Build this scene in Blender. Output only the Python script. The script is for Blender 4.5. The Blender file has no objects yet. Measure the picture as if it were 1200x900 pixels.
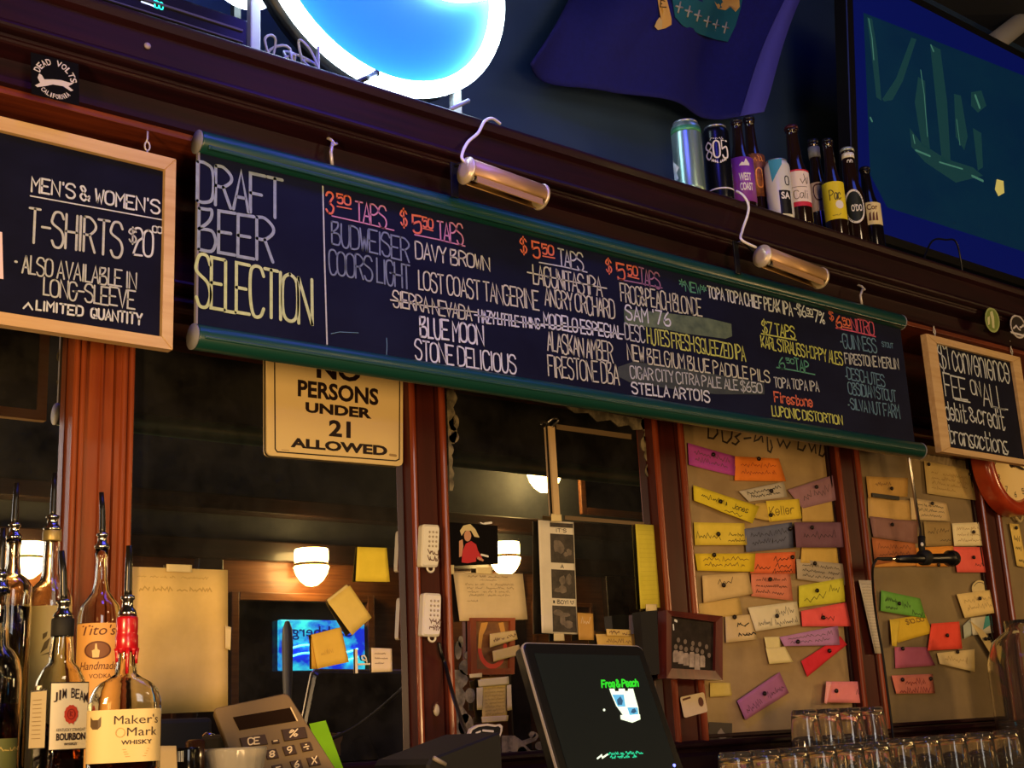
import bpy, bmesh, math, random
from mathutils import Vector, Matrix
random.seed(7)
sc = bpy.context.scene
COL = sc.collection
PI = math.pi

# ------------------------------------------------------------------ camera
F = 1541.0                      # focal length in pixels of the 1200x900 frame
EYE = Vector((0, 0, 1.25))
VX = Vector((1935, 308, F)).normalized()            # vanishing point of the bar's long direction
VU = Vector((-290, -5890, F)).normalized()          # vanishing point of the verticals
VU = (VU - VX * VU.dot(VX)).normalized()
VY = VU.cross(VX)
if VY.z < 0: VY = -VY
RIGHT = Vector((VX.x, VY.x, VU.x)); DOWN = Vector((VX.y, VY.y, VU.y)); FWD = Vector((VX.z, VY.z, VU.z))
cd = bpy.data.cameras.new('camera'); cam = bpy.data.objects.new('camera', cd); COL.objects.link(cam)
cam.matrix_world = Matrix(((RIGHT.x, -DOWN.x, -FWD.x, EYE.x), (RIGHT.y, -DOWN.y, -FWD.y, EYE.y),
                           (RIGHT.z, -DOWN.z, -FWD.z, EYE.z), (0, 0, 0, 1)))
cd.sensor_width = 36; cd.lens = F / 1200 * 36; cd.clip_start = 0.02; cd.clip_end = 60
sc.camera = cam

# ------------------------------------------------------------------ light and exposure
sc.view_settings.view_transform = 'Standard'; sc.view_settings.look = 'None'
sc.view_settings.gamma = 1; sc.view_settings.use_curve_mapping = False
sc.view_settings.exposure = 0.25
sc.cycles.use_denoising = True
sc.cycles.sample_clamp_indirect = 4
sc.cycles.max_bounces = 10; sc.cycles.transmission_bounces = 8; sc.cycles.glossy_bounces = 5
sc.cycles.caustics_reflective = False; sc.cycles.caustics_refractive = False
w = bpy.data.worlds.new('world'); sc.world = w; w.use_nodes = True
w.node_tree.nodes['Background'].inputs[0].default_value = (0.25, 0.3, 0.5, 1)
w.node_tree.nodes['Background'].inputs[1].default_value = 0.02

def lamp(name, kind, loc, power, color, size=0.2, target=None, size_y=None, spread=None):
    l = bpy.data.lights.new(name, kind); o = bpy.data.objects.new(name, l); COL.objects.link(o)
    l.energy = power; l.color = color; o.location = loc
    if kind == 'AREA':
        l.size = size
        if size_y: l.shape = 'RECTANGLE'; l.size_y = size_y
        if spread: l.spread = spread
    else: l.shadow_soft_size = size
    if target:
        o.rotation_euler = (Vector(target) - Vector(loc)).to_track_quat('-Z', 'Y').to_euler()
    return o
WARM = (1.0, 0.60, 0.24); WARM2 = (1.0, 0.72, 0.42)
lamp('warm_low_fill', 'AREA', (0.3, -1.6, 1.0), 66, WARM, 0.6, (1.4, 2.3, 1.75))  # added warm fill from low behind the camera; no lamp stands there
lamp('warm_lamp_by_bottles', 'AREA', (-0.35, 1.0, 1.55), 19, WARM, 0.2, (1.0, 2.3, 1.6))
lamp('warm_high_fill', 'AREA', (2.2, -0.6, 3.0), 6, WARM2, 0.35, (2.4, 2.3, 1.7))  # added fill from above; no hanging lamp is known here
lamp('warm_fill_right', 'AREA', (5.2, 0.2, 1.9), 14, WARM, 0.3, (3.5, 2.4, 1.7))  # added warm fill for the note boards at the right
lamp('room_light', 'AREA', (0.2, -1.5, 2.3), 15, (1.0, 0.95, 0.9), 1.0, (2.0, 2.2, 2.0))
lamp('blue_upper_fill', 'AREA', (1.0, 1.05, 3.5), 4, (0.10, 0.08, 1.0), 0.5, (1.5, 2.2, 2.55), spread=math.radians(75))  # added blue fill tinting the cornice and boards; no neon hangs there
lamp('blue_cornice_fill', 'AREA', (1.55, 1.72, 3.02), 1.5, (0.10, 0.09, 1.0), 0.5, (1.5, 2.1, 2.45), spread=math.radians(130))  # added blue light close to the cornice, imitating the round sign's forward glow
lamp('blue_glow_right', 'AREA', (2.9, 1.3, 3.75), 3, (0.08, 0.16, 1.0), 0.6, (3.2, 2.5, 3.0))

# ------------------------------------------------------------------ pixel rays -> points on planes
def ray(px, py):
    a, b = px - 600, py - 450
    return RIGHT * a + DOWN * b + FWD * F
def wall(y): return (Vector((0, y, 0)), Vector((0, -1, 0)))
def PL(px, py, pl):
    d = ray(px, py); o, n = pl
    return EYE + d * ((o - EYE).dot(n) / d.dot(n))
def P(px, py, y): return PL(px, py, wall(y))
def mpp(pt): return (pt - EYE).dot(FWD) / F       # metres per pixel at a point
def shift(pl, e): return (pl[0] + pl[1] * e, pl[1])

# ------------------------------------------------------------------ materials
def lin(c):
    return tuple(((v / 255) / 12.92 if v / 255 <= .04045 else ((v / 255 + .055) / 1.055) ** 2.4) for v in c) + (1.0,)
MATS = {}
def mat(name, rgb, rough=0.5, metal=0.0, rgb2=None, scale=(30, 30, 30), emit=None, emit_s=0, spec=0.5, trans=0, ior=1.45,
        alpha=1, bump=0, emit_ramp=None, detail=4, lo=.35, hi=.65, coat=0, rough2=None):
    if name in MATS: return MATS[name]
    m = bpy.data.materials.new(name); m.use_nodes = True; MATS[name] = m
    nt = m.node_tree; b = nt.nodes['Principled BSDF']
    b.inputs['Base Color'].default_value = lin(rgb); b.inputs['Roughness'].default_value = rough
    b.inputs['Metallic'].default_value = metal; b.inputs['Specular IOR Level'].default_value = spec
    b.inputs['IOR'].default_value = ior; b.inputs['Transmission Weight'].default_value = trans
    b.inputs['Alpha'].default_value = alpha; b.inputs['Coat Weight'].default_value = coat
    b.inputs['Coat Roughness'].default_value = .12
    if emit: b.inputs['Emission Color'].default_value = lin(emit); b.inputs['Emission Strength'].default_value = emit_s
    tc = mp = nz = None
    if rgb2 or bump or rough2 is not None:
        tc = nt.nodes.new('ShaderNodeTexCoord'); mp = nt.nodes.new('ShaderNodeMapping'); nz = nt.nodes.new('ShaderNodeTexNoise')
        mp.inputs['Scale'].default_value = scale; nz.inputs['Scale'].default_value = 1; nz.inputs['Detail'].default_value = detail
        nz.inputs['Roughness'].default_value = .6
        nt.links.new(tc.outputs['Object'], mp.inputs[0]); nt.links.new(mp.outputs[0], nz.inputs['Vector'])
    if rgb2:
        cr = nt.nodes.new('ShaderNodeValToRGB')
        cr.color_ramp.elements[0].position = lo; cr.color_ramp.elements[1].position = hi
        cr.color_ramp.elements[0].color = lin(rgb); cr.color_ramp.elements[1].color = lin(rgb2)
        nt.links.new(nz.outputs[0], cr.inputs[0]); nt.links.new(cr.outputs[0], b.inputs['Base Color'])
        if emit_ramp: nt.links.new(cr.outputs[0], b.inputs['Emission Color'])
    if rough2 is not None:
        mr = nt.nodes.new('ShaderNodeMapRange'); mr.inputs['From Min'].default_value = lo; mr.inputs['From Max'].default_value = hi
        mr.inputs['To Min'].default_value = rough; mr.inputs['To Max'].default_value = rough2
        nt.links.new(nz.outputs[0], mr.inputs['Value']); nt.links.new(mr.outputs[0], b.inputs['Roughness'])
    if bump:
        bp = nt.nodes.new('ShaderNodeBump'); bp.inputs['Strength'].default_value = bump; bp.inputs['Distance'].default_value = .004
        nt.links.new(nz.outputs[0], bp.inputs['Height']); nt.links.new(bp.outputs[0], b.inputs['Normal'])
    return m
def wood(name, a, b2, axis='z', rough=.35, coat=.3, spec=.5):
    s = {'z': (26, 26, 2), 'x': (3, 55, 55), 'y': (55, 3, 55)}[axis]
    return mat(name, a, rough, rgb2=b2, scale=s, detail=5, bump=.12, coat=coat, spec=spec)

M_HEAD = wood('dark cornice wood', (26, 9, 14), (38, 13, 18), 'x', .42, .04, .22)
M_FRIEZE = wood('red frieze wood', (84, 34, 20), (120, 54, 30), 'x', .36, .3)
M_PILLAR = wood('varnished red pillar wood', (118, 48, 22), (142, 62, 28), 'z', .26, .5)
M_PILLAR_LIT = wood('warm lit pillar wood', (132, 60, 28), (154, 78, 38), 'z', .26, .5)  # first pillar's copy of the wood, brightened to paint in the warm light
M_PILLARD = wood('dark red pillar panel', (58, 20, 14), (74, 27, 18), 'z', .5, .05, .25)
M_PANELW = wood('brown panel wood', (92, 54, 28), (126, 78, 42), 'z', .4, .2)
M_PINE = wood('pale pine frame', (188, 152, 100), (204, 172, 122), 'x', .5, .1)
M_SLATE = mat('black chalkboard slate', (11, 13, 30), .7, rgb2=(16, 18, 38), scale=(9, 9, 14), spec=.12)
M_GREEN = mat('dark green painted roller', (16, 62, 54), .32, spec=.6)
M_CAPG = mat('grey roller end', (120, 122, 126), .6)
M_BLACK = mat('black plastic', (14, 14, 15), .35)
M_BLACKM = mat('matt black', (12, 12, 13), .7)
M_STEEL = mat('steel wire', (190, 188, 182), .3, 1)
M_BRASS = mat('brushed brass', (176, 138, 88), .42, .35, rgb2=(190, 152, 100), scale=(4, 90, 90))
M_WHITEP = mat('white plastic', (232, 226, 212), .4)
M_CORD = mat('white cord', (236, 234, 226), .5)
M_GLASS = mat('clear glass', (248, 244, 228), .02, trans=.97, ior=1.46)
M_CHROME = mat('chrome pourer', (215, 212, 205), .15, 1)
M_INK = mat('black ink', (20, 16, 16), .7)
M_INKG = mat('grey ink', (92, 84, 74), .8)
M_INKR = mat('brown ink', (96, 56, 40), .8)
M_TAPE = mat('masking tape', (226, 206, 150), .55)
M_PIN = mat('dark pushpin', (28, 18, 16), .35)

# ------------------------------------------------------------------ meshes
class MB:
    """collects vertices and faces in world space; build() links ONE mesh object"""
    def __init__(s): s.v = []; s.f = []; s.sm = []; s.mi = []
    def add(s, vs, fs, smooth=False, mi=0):
        k = len(s.v); s.v += [Vector(v) for v in vs]
        for f in fs: s.f.append([k + i for i in f]); s.sm.append(smooth); s.mi.append(mi)
        return s
    def box(s, x0, x1, y0, y1, z0, z1, b=0, mi=0, mx=None, seg=2):
        bm = bmesh.new(); bmesh.ops.create_cube(bm, size=1)
        for v in bm.verts: v.co = Vector((x0 + (v.co.x + .5) * (x1 - x0), y0 + (v.co.y + .5) * (y1 - y0), z0 + (v.co.z + .5) * (z1 - z0)))
        if b: bmesh.ops.bevel(bm, geom=list(bm.edges), offset=b, segments=seg, affect='EDGES', profile=.5)
        s.bm(bm, mx, mi); return s
    def bm(s, bm, mx=None, mi=0, smooth=False):
        bm.verts.index_update()
        s.add([(mx @ v.co if mx else v.co) for v in bm.verts], [[v.index for v in f.verts] for f in bm.faces], smooth, mi); bm.free()
    def slab(s, pts, back, mi=0, bev=0):
        """closed prism: front outline pts, extruded by vector back"""
        n = len(pts); pts = [Vector(p) for p in pts]; back = Vector(back)
        if bev:
            c = sum(pts, Vector()) / n; bn = back.normalized()
            ins = []
            for i, p in enumerate(pts):
                d = (c - p); d -= bn * d.dot(bn); ins.append(p + d.normalized() * bev * 1.2)
            rings = [ins, [p + bn * bev for p in pts], [p + back for p in pts]]
        else: rings = [pts, [p + back for p in pts]]
        vs = sum(rings, []); fs = [list(range(n)), list(range((len(rings) - 1) * n, len(rings) * n))[::-1]]
        for r in range(len(rings) - 1):
            for i in range(n):
                j = (i + 1) % n; fs.append([r * n + i, (r + 1) * n + i, (r + 1) * n + j, r * n + j])
        return s.add(vs, fs, False, mi)
    def lathe(s, prof, c, seg=28, axis=None, mi=0, a0=0, smooth=True, caps=True):
        """prof: (radius, height) from c along axis (default z)"""
        c = Vector(c); ax = Vector(axis).normalized() if axis else Vector((0, 0, 1))
        u = ax.orthogonal().normalized() if axis else Vector((1, 0, 0)); v = ax.cross(u)
        vs = []; fs = []
        for r, h in prof:
            for k in range(seg):
                t = a0 + 2 * PI * k / seg; vs.append(c + ax * h + (u * math.cos(t) + v * math.sin(t)) * max(r, 1e-5))
        for i in range(len(prof) - 1):
            for k in range(seg):
                j = (k + 1) % seg; fs.append([i * seg + k, i * seg + j, (i + 1) * seg + j, (i + 1) * seg + k])
        if caps and prof[0][0] > 1e-4: fs.append(list(range(seg))[::-1])
        if caps and prof[-1][0] > 1e-4: fs.append(list(range((len(prof) - 1) * seg, len(prof) * seg)))
        return s.add(vs, fs, smooth, mi)
    def tube(s, pts, r, seg=10, mi=0, closed=False, smooth=True):
        pts = [Vector(p) for p in pts]; n = len(pts); vs = []; fs = []; prev = None
        for i, p in enumerate(pts):
            a = pts[(i - 1) % n] if (closed or i) else p; b = pts[(i + 1) % n] if (closed or i < n - 1) else p
            t = (b - a).normalized()
            if prev is None: u = t.orthogonal().normalized()
            else:
                u = prev - t * prev.dot(t); u = u.normalized() if u.length > 1e-6 else t.orthogonal().normalized()
            prev = u; w_ = t.cross(u); rr = r[i] if isinstance(r, (list, tuple)) else r
            for k in range(seg):
                q = 2 * PI * k / seg; vs.append(p + (u * math.cos(q) + w_ * math.sin(q)) * rr)
        for i in range(n if closed else n - 1):
            i2 = (i + 1) % n
            for k in range(seg):
                j = (k + 1) % seg; fs.append([i * seg + k, i * seg + j, i2 * seg + j, i2 * seg + k])
        if not closed: fs += [list(range(seg))[::-1], list(range((n - 1) * seg, n * seg))]
        return s.add(vs, fs, smooth, mi)
    def ball(s, c, r, sx=1, sy=1, sz=1, mi=0, seg=14):
        bm = bmesh.new(); bmesh.ops.create_uvsphere(bm, u_segments=seg, v_segments=max(6, seg // 2 + 1), radius=r)
        for v in bm.verts: v.co = Vector((v.co.x * sx + c[0], v.co.y * sy + c[1], v.co.z * sz + c[2]))
        s.bm(bm, None, mi, True); return s
    def ribbon(s, pts, n, wd, mi=0):
        """flat painted stroke of width wd lying on the surface with normal n"""
        q = [Vector(pts[0])]
        for p in pts[1:]:
            if (Vector(p) - q[-1]).length > 1e-6: q.append(Vector(p))
        if len(q) < 2: q = [q[0] - Vector((wd * .3, 0, 0)), q[0] + Vector((wd * .3, 0, 0))]
        n = Vector(n); L = len(q); vs = []; fs = []; h = wd / 2
        t0 = (q[1] - q[0]).normalized(); t1 = (q[-1] - q[-2]).normalized()
        def sd(t): return n.cross(t).normalized()
        vs += [q[0] - t0 * h * .8 + sd(t0) * h * .5, q[0] - t0 * h * .8 - sd(t0) * h * .5]
        for i in range(L):
            a = (q[i] - q[i - 1]).normalized() if i else t0; b = (q[i + 1] - q[i]).normalized() if i < L - 1 else t1
            sa, sb = sd(a), sd(b); m = sa + sb
            if m.length < .35:
                vs += [q[i] + sa * h, q[i] - sa * h, q[i] + sb * h, q[i] - sb * h]; continue
            m.normalize(); k = h / max(m.dot(sa), .55); vs += [q[i] + m * k, q[i] - m * k]
        vs += [q[-1] + t1 * h * .8 + sd(t1) * h * .5, q[-1] + t1 * h * .8 - sd(t1) * h * .5]
        for i in range(len(vs) // 2 - 1): fs.append([2 * i, 2 * i + 1, 2 * i + 3, 2 * i + 2])
        return s.add(vs, fs, False, mi)
    def build(s, name, m, parent=None, label=None, origin=None, fixn=True, kind=None):
        if origin is None:
            if parent is not None: origin = parent.matrix_world_loc if hasattr(parent, 'matrix_world_loc') else ROOT.get(parent.name, Vector())
            else:
                lo = [min(v[i] for v in s.v) for i in range(3)]; hi = [max(v[i] for v in s.v) for i in range(3)]
                origin = Vector(((lo[0] + hi[0]) / 2, (lo[1] + hi[1]) / 2, lo[2]))
        origin = Vector(origin)
        me = bpy.data.meshes.new(name); me.from_pydata([v - origin for v in s.v], [], s.f)
        for p, a, b in zip(me.polygons, s.sm, s.mi): p.use_smooth = a; p.material_index = b
        for x in (m if isinstance(m, (list, tuple)) else [m]): me.materials.append(x)
        if fixn:
            bm = bmesh.new(); bm.from_mesh(me); bmesh.ops.recalc_face_normals(bm, faces=bm.faces); bm.to_mesh(me); bm.free()
        me.update()
        o = bpy.data.objects.new(name, me); COL.objects.link(o)
        if parent is not None: o.parent = parent; o.location = origin - ROOT[parent.name]
        else: o.location = origin
        ROOT[o.name] = origin
        if label: o['label'] = label
        if kind: o['kind'] = kind
        return o
ROOT = {}
def tag(o, label, cat, group=None, kind=None):
    o['label'] = label; o['category'] = cat
    if group: o['group'] = group
    if kind: o['kind'] = kind
    return o
def thing(name, label, cat, loc, group=None):
    o = bpy.data.objects.new(name, None); COL.objects.link(o); o.location = loc; o.empty_display_size = .05
    ROOT[o.name] = Vector(loc); return tag(o, label, cat, group)
def structure(o): o['kind'] = 'structure'; return o

# ------------------------------------------------------------------ writing: a single-stroke hand, and printed type
G = {}
for ln in """A 002640 1232|B 0006 ~062636352403 ~033342413000|C ~4536160502103041|D 0006 ~062645412000|E 46060040 0333|F 460600 0333
G ~45361605021030424333 2343|H 0006 4046 0343|I 0006|J ~3631201001|K 0006 460240 1340|L 060030|M 0006234640|N 00064046|O ~26050120414526|P 0006 ~06264544230303
Q ~26050120414526 2240|R 0006 ~062645442303 2340|S ~4536160504334241301001|T 0646 2620|U ~060210304246|V 062046|W 0610243046|X 0640 4600|Y 0623 4623 2320|Z 06460040
0 ~26050120414526|1 051610|2 ~0516364544230000 0040|3 ~051636453423 ~2342413010 1001|4 30360242|5 460603 ~0334434130100101|6 ~36140201103041423302|7 064610|8 ~26050423424120010223444526|9 ~4433130405163645444220
$ ~4536160504334241301001 272a|% 0046 ~0516250405 ~4130213241|& ~4005162524020110204241|' 0605|. 0001|- 0333|* 0543 0345 2226|! 0602 0001|^ 002440|, 010a|# 1016 3036 0242 0444
a ~3324140301102133 3430|b 0600 ~03142433312001|c ~33241403011031|d 3630 ~3324140301102031|e ~0232332414030110203132|f ~36261510 0333|i 0400 0506|l 0600|n 0400 ~0314243330|o ~240301103133241414|p 040b ~03142433312001
r 0400 ~02142434|s ~3424140312213120100001|t 1611102031 0434|u ~040110203134 3430|v 041034|h 0600 ~0214243330|m 0400 ~0214242220 ~2234444440|k 0600 340230|y 0420 440b|g ~3324140301102133 343a|j 040b""".replace('\n', '|').split('|'):
    k = ln[0]; st = []
    for tok in ln[1:].split():
        smooth = tok[0] == '~'; tok = tok.lstrip('~')
        pts = [(int(tok[i]), {'a': -1, 'b': -2}.get(tok[i + 1]) if tok[i + 1] in 'ab' else int(tok[i + 1])) for i in range(0, len(tok) - 1, 2)]
        if smooth and len(pts) > 2:
            out = []
            for i in range(len(pts) - 1):
                p0 = pts[max(i - 1, 0)]; p1 = pts[i]; p2 = pts[i + 1]; p3 = pts[min(i + 2, len(pts) - 1)]
                for q in range(4):
                    t = q / 4
                    out.append(tuple(.5 * (2 * p1[a] + (p2[a] - p0[a]) * t + (2 * p0[a] - 5 * p1[a] + 4 * p2[a] - p3[a]) * t * t + (3 * p1[a] - p0[a] - 3 * p2[a] + p3[a]) * t ** 3) for a in (0, 1)))
            pts = out + [pts[-1]]
        st.append(pts)
    wd_ = max(p[0] for s_ in st for p in s_)
    if wd_ < .2: st = [[(a + .55, b) for a, b in s_] for s_ in st]; wd_ = 1.1
    G[k] = (st, wd_)
def strokes(s, gap=1.25, jit=.12):
    """polylines of the string: x 0..1 along the line, y in cap heights"""
    x = 0; out = []
    for ch in s:
        if ch == ' ': x += 1.9; continue
        if ch == '~':              # illegible pen loop
            q = [(x + random.uniform(-.3, .6) + .62 * k, random.choice((0, .3, 3.2, 4)) if k % 2 else random.choice((0, .6, 2.6, 5.6))) for k in range(4)]
            out.append(q); x += 1.9; continue
        st, wd = G.get(ch) or G[ch.upper()]
        dy = random.uniform(-jit, jit) * 1.5; sh = random.uniform(-jit, jit) * .12; k = 1 + random.uniform(-jit, jit) * .4
        for p in st: out.append([(x + a * k + sh * b, b + dy) for a, b in p])
        x += wd * k + gap
    x = max(x - gap, .5)
    return [[(a / x, b / 6) for a, b in p] for p in out]
def write(mb, s, p0, p1, h0, h1, pl, wpx=2.4, gap=1.25, jit=.12, mi=0):
    """hand lettering from baseline pixel p0 to p1 on plane pl"""
    for p in strokes(s, gap, jit):
        q = []
        for u, v in p:
            bx = p0[0] + (p1[0] - p0[0]) * u; by = p0[1] + (p1[1] - p0[1]) * u; h = (h0 + (h1 - h0) * u) * v
            tx = (bx - 310) / (by + 5440); q.append(PL(bx - tx * h, by - h, pl))
        mb.ribbon(q, pl[1], wpx * mpp(q[0]), mi)
    return mb
def line(mb, pts, pl, wpx=2, mi=0):
    q = [PL(a, b, pl) for a, b in pts]; return mb.ribbon(q, pl[1], wpx * mpp(q[0]), mi)
def poly(mb, pts, pl, mi=0):
    return mb.add([PL(a, b, pl) for a, b in pts], [list(range(len(pts)))], False, mi)
def text2d(s, bold=0, shear=0):
    c = bpy.data.curves.new('t', 'FONT'); c.body = s; c.size = 1; c.offset = bold; c.shear = shear; c.resolution_u = 3
    o = bpy.data.objects.new('t', c); COL.objects.link(o)
    dg = bpy.context.evaluated_depsgraph_get(); me = o.evaluated_get(dg).to_mesh()
    vs = [(v.co.x, v.co.y) for v in me.vertices]; fs = [list(p.vertices) for p in me.polygons]
    o.evaluated_get(dg).to_mesh_clear(); bpy.data.objects.remove(o); bpy.data.curves.remove(c)
    x0 = min(v[0] for v in vs); x1 = max(v[0] for v in vs); y0 = min(v[1] for v in vs); y1 = max(v[1] for v in vs)
    return [((a - x0) / (x1 - x0), (b - y0) / (y1 - y0)) for a, b in vs], fs
def cut_uv(pts, step):
    """split a flat u,v outline into narrow strips so that it can wrap round a curve"""
    bm = bmesh.new(); bm.faces.new([bm.verts.new((a, b, 0)) for a, b in pts])
    u = math.floor(min(p[0] for p in pts) / step) * step + step; top = max(p[0] for p in pts)
    while u < top:
        bmesh.ops.bisect_plane(bm, geom=bm.verts[:] + bm.edges[:] + bm.faces[:], plane_co=(u, 0, 0), plane_no=(1, 0, 0)); u += step
    bm.verts.index_update(); vs = [(v.co.x, v.co.y) for v in bm.verts]; fs = [[v.index for v in f.verts] for f in bm.faces]; bm.free()
    return vs, fs
def bil(q, u, v):
    """pixel quad q = TL, TR, BR, BL; v up"""
    tl, tr, br, bl = q
    return tuple((bl[i] * (1 - u) + br[i] * u) * (1 - v) + (tl[i] * (1 - u) + tr[i] * u) * v for i in (0, 1))
def print_text(mb, s, q, pl, bold=0, shear=0, mi=0, fn=None):
    vs, fs = text2d(s, bold, shear)
    if fn is None: fn = lambda u, v: PL(*bil(q, u, v), pl)
    return mb.add([fn(u, v) for u, v in vs], fs, False, mi)
# ================================================================== the room
def slab_box(name, x0, x1, y0, y1, z0, z1, m, b=0):
    return structure(MB().box(x0, x1, y0, y1, z0, z1, b).build(name, m))
M_DARKWALL = mat('dark slate upper wall', (36, 60, 96), .75, rgb2=(44, 68, 104), scale=(3, 3, 3))
M_ROOMWALL = mat('grey plaster wall', (44, 46, 52), .8, rgb2=(74, 74, 76), scale=(2.5, 2.5, 3), detail=8)
M_FLOOR = wood('dark floorboards', (40, 28, 22), (58, 40, 30), 'x', .5, .1)
M_CEIL = mat('dark ceiling', (40, 42, 48), .9)
slab_box('floor', -3.2, 9.2, -2.5, 2.95, -.05, 0, M_FLOOR)
slab_box('ceiling', -3.2, 9.2, -2.5, 2.95, 4.3, 4.35, M_CEIL)
slab_box('wall_back', -3.2, 9.2, 2.8, 2.95, 0, 4.3, M_DARKWALL)
slab_box('wall_left', -3.3, -3.2, -2.5, 2.95, 0, 4.3, M_ROOMWALL)
slab_box('wall_right', 9.2, 9.3, -2.5, 2.95, 0, 4.3, M_ROOMWALL)
slab_box('wall_front', -3.2, 9.2, -2.5, -2.4, 0, 4.3, M_ROOMWALL)

# header of the back bar: cornice, frieze, base, and the body behind the mirrors
XA, XB = -.9, 7.0
def extrude_x(prof, x0, x1):
    n = len(prof); mb = MB()
    vs = [(x0, y, z) for y, z in prof] + [(x1, y, z) for y, z in prof]
    fs = [list(range(n)), list(range(n, 2 * n))[::-1]] + [[i, n + i, n + (i + 1) % n, (i + 1) % n] for i in range(n)]
    return mb.add(vs, fs)
def arc(cy, cz, r, a0, a1, n=6):
    return [(cy + r * math.cos(math.radians(a0 + (a1 - a0) * i / n)), cz + r * math.sin(math.radians(a0 + (a1 - a0) * i / n))) for i in range(n + 1)]
prof = [(2.79, 2.528), (2.036, 2.528)] + arc(2.036, 2.520, .008, 90, 200, 4) + [(2.032, 2.505), (2.044, 2.498), (2.046, 2.446)] \
    + arc(2.052, 2.438, .009, 150, 270, 4) + [(2.064, 2.429)] + arc(2.072, 2.420, .008, 150, 270, 4) + [(2.088, 2.408), (2.104, 2.404), (2.106, 2.372)] \
    + [(2.098, 2.368), (2.098, 2.356), (2.106, 2.352), (2.106, 2.358), (2.79, 2.358)]
structure(extrude_x(prof, XA, XB).build('trim_1', M_HEAD))
structure(MB().box(XA, XB, 2.107, 2.79, 2.340, 2.3575, .001).build('trim_20', M_FRIEZE))
prof = [(2.79, 2.3395), (2.29, 2.3395), (2.29, 2.135)] + arc(2.288, 2.122, .012, 100, 260, 6) + [(2.288, 2.108), (2.298, 2.104)] + arc(2.296, 2.086, .014, 100, 260, 6) \
    + [(2.30, 2.068), (2.31, 2.05), (2.79, 2.05)]
structure(extrude_x(prof, XA, XB).build('trim_2', M_FRIEZE))
structure(MB().box(XA, XB, 2.42, 2.79, 0, 2.049).build('trim_3', M_HEAD))
prof = [(2.419, 1.198), (2.375, 1.198)] + arc(2.37, 1.188, .010, 90, 270, 5) + [(2.372, 1.17), (2.36, 1.16), (2.36, 1.036), (2.419, 1.036)]
structure(extrude_x(prof, XA, XB).build('trim_4', M_HEAD))

def pillar(x0, x1, k):
    w = x1 - x0; yb, yf = 2.419, 2.368; first = k == 5
    def bead(c, r, y=yf, n=7): return [(c - r * math.cos(PI * i / n), y - r * math.sin(PI * i / n)) for i in range(n + 1)]
    r = w * .045
    if first:
        mid = [(x0 + w * .22, yf + .006), (x0 + w * .225, yf + .010), (x0 + w * .455, yf + .010), (x0 + w * .47, yf + .004), (x0 + w * .49, yf + .004), (x0 + w * .505, yf + .010),
               (x0 + w * .68, yf + .010), (x0 + w * .685, yf + .016), (x0 + w * .70, yf + .016), (x0 + w * .705, yf + .004), (x0 + w * .78, yf + .004)]
        pts = [(x0, yb), (x0, yf)] + bead(x0 + w * .05, r) + [(x0 + w * .105, yf + .006)] + bead(x0 + w * .16, r * 1.15, yf + .003) + mid \
            + bead(x0 + w * .84, r * 1.15, yf + .003) + [(x0 + w * .895, yf + .006)] + bead(x0 + w * .95, r) + [(x1, yf), (x1, yb)]
        lo = hi = 2
    else:
        pts = [(x0, yb), (x0, yf + .004)] + bead(x0 + w * .085, w * .075, yf + .004) + [(x0 + w * .17, yf + .012), (x0 + w * .20, yf + .012), (x0 + w * .205, yf + .006)] \
            + [(x0 + w * .70, yf + .006), (x0 + w * .705, yf + .014), (x0 + w * .74, yf + .014), (x0 + w * .745, yf + .003), (x0 + w * .80, yf + .003)] + bead(x0 + w * .90, w * .085, yf + .004) + [(x1, yf + .004), (x1, yb)]
        lo, hi = .165, .81
    n = len(pts); mb = MB(); z0, z1 = 1.196, 2.052
    mb.add([(a, b, z0) for a, b in pts] + [(a, b, z1) for a, b in pts], [list(range(n)), list(range(n, 2 * n))[::-1]])
    mb.f = []; mb.sm = []; mb.mi = []
    for i in range(n):
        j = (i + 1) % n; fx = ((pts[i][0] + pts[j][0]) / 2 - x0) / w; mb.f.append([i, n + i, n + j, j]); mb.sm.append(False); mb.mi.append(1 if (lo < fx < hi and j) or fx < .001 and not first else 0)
    mb.f += [list(range(n)), list(range(n, 2 * n))[::-1]]; mb.sm += [False, False]; mb.mi += [0, 0]
    structure(mb.build('trim_%d' % k, [M_PILLAR_LIT if first else M_PILLAR, M_PILLARD]))
PIL = [(.892, 1.013), (1.664, 1.766), (2.441, 2.560), (3.213, 3.330), (3.974, 4.085), (4.72, 4.84)]
for i, (a, b) in enumerate(PIL): pillar(a, b, 5 + i)

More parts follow.
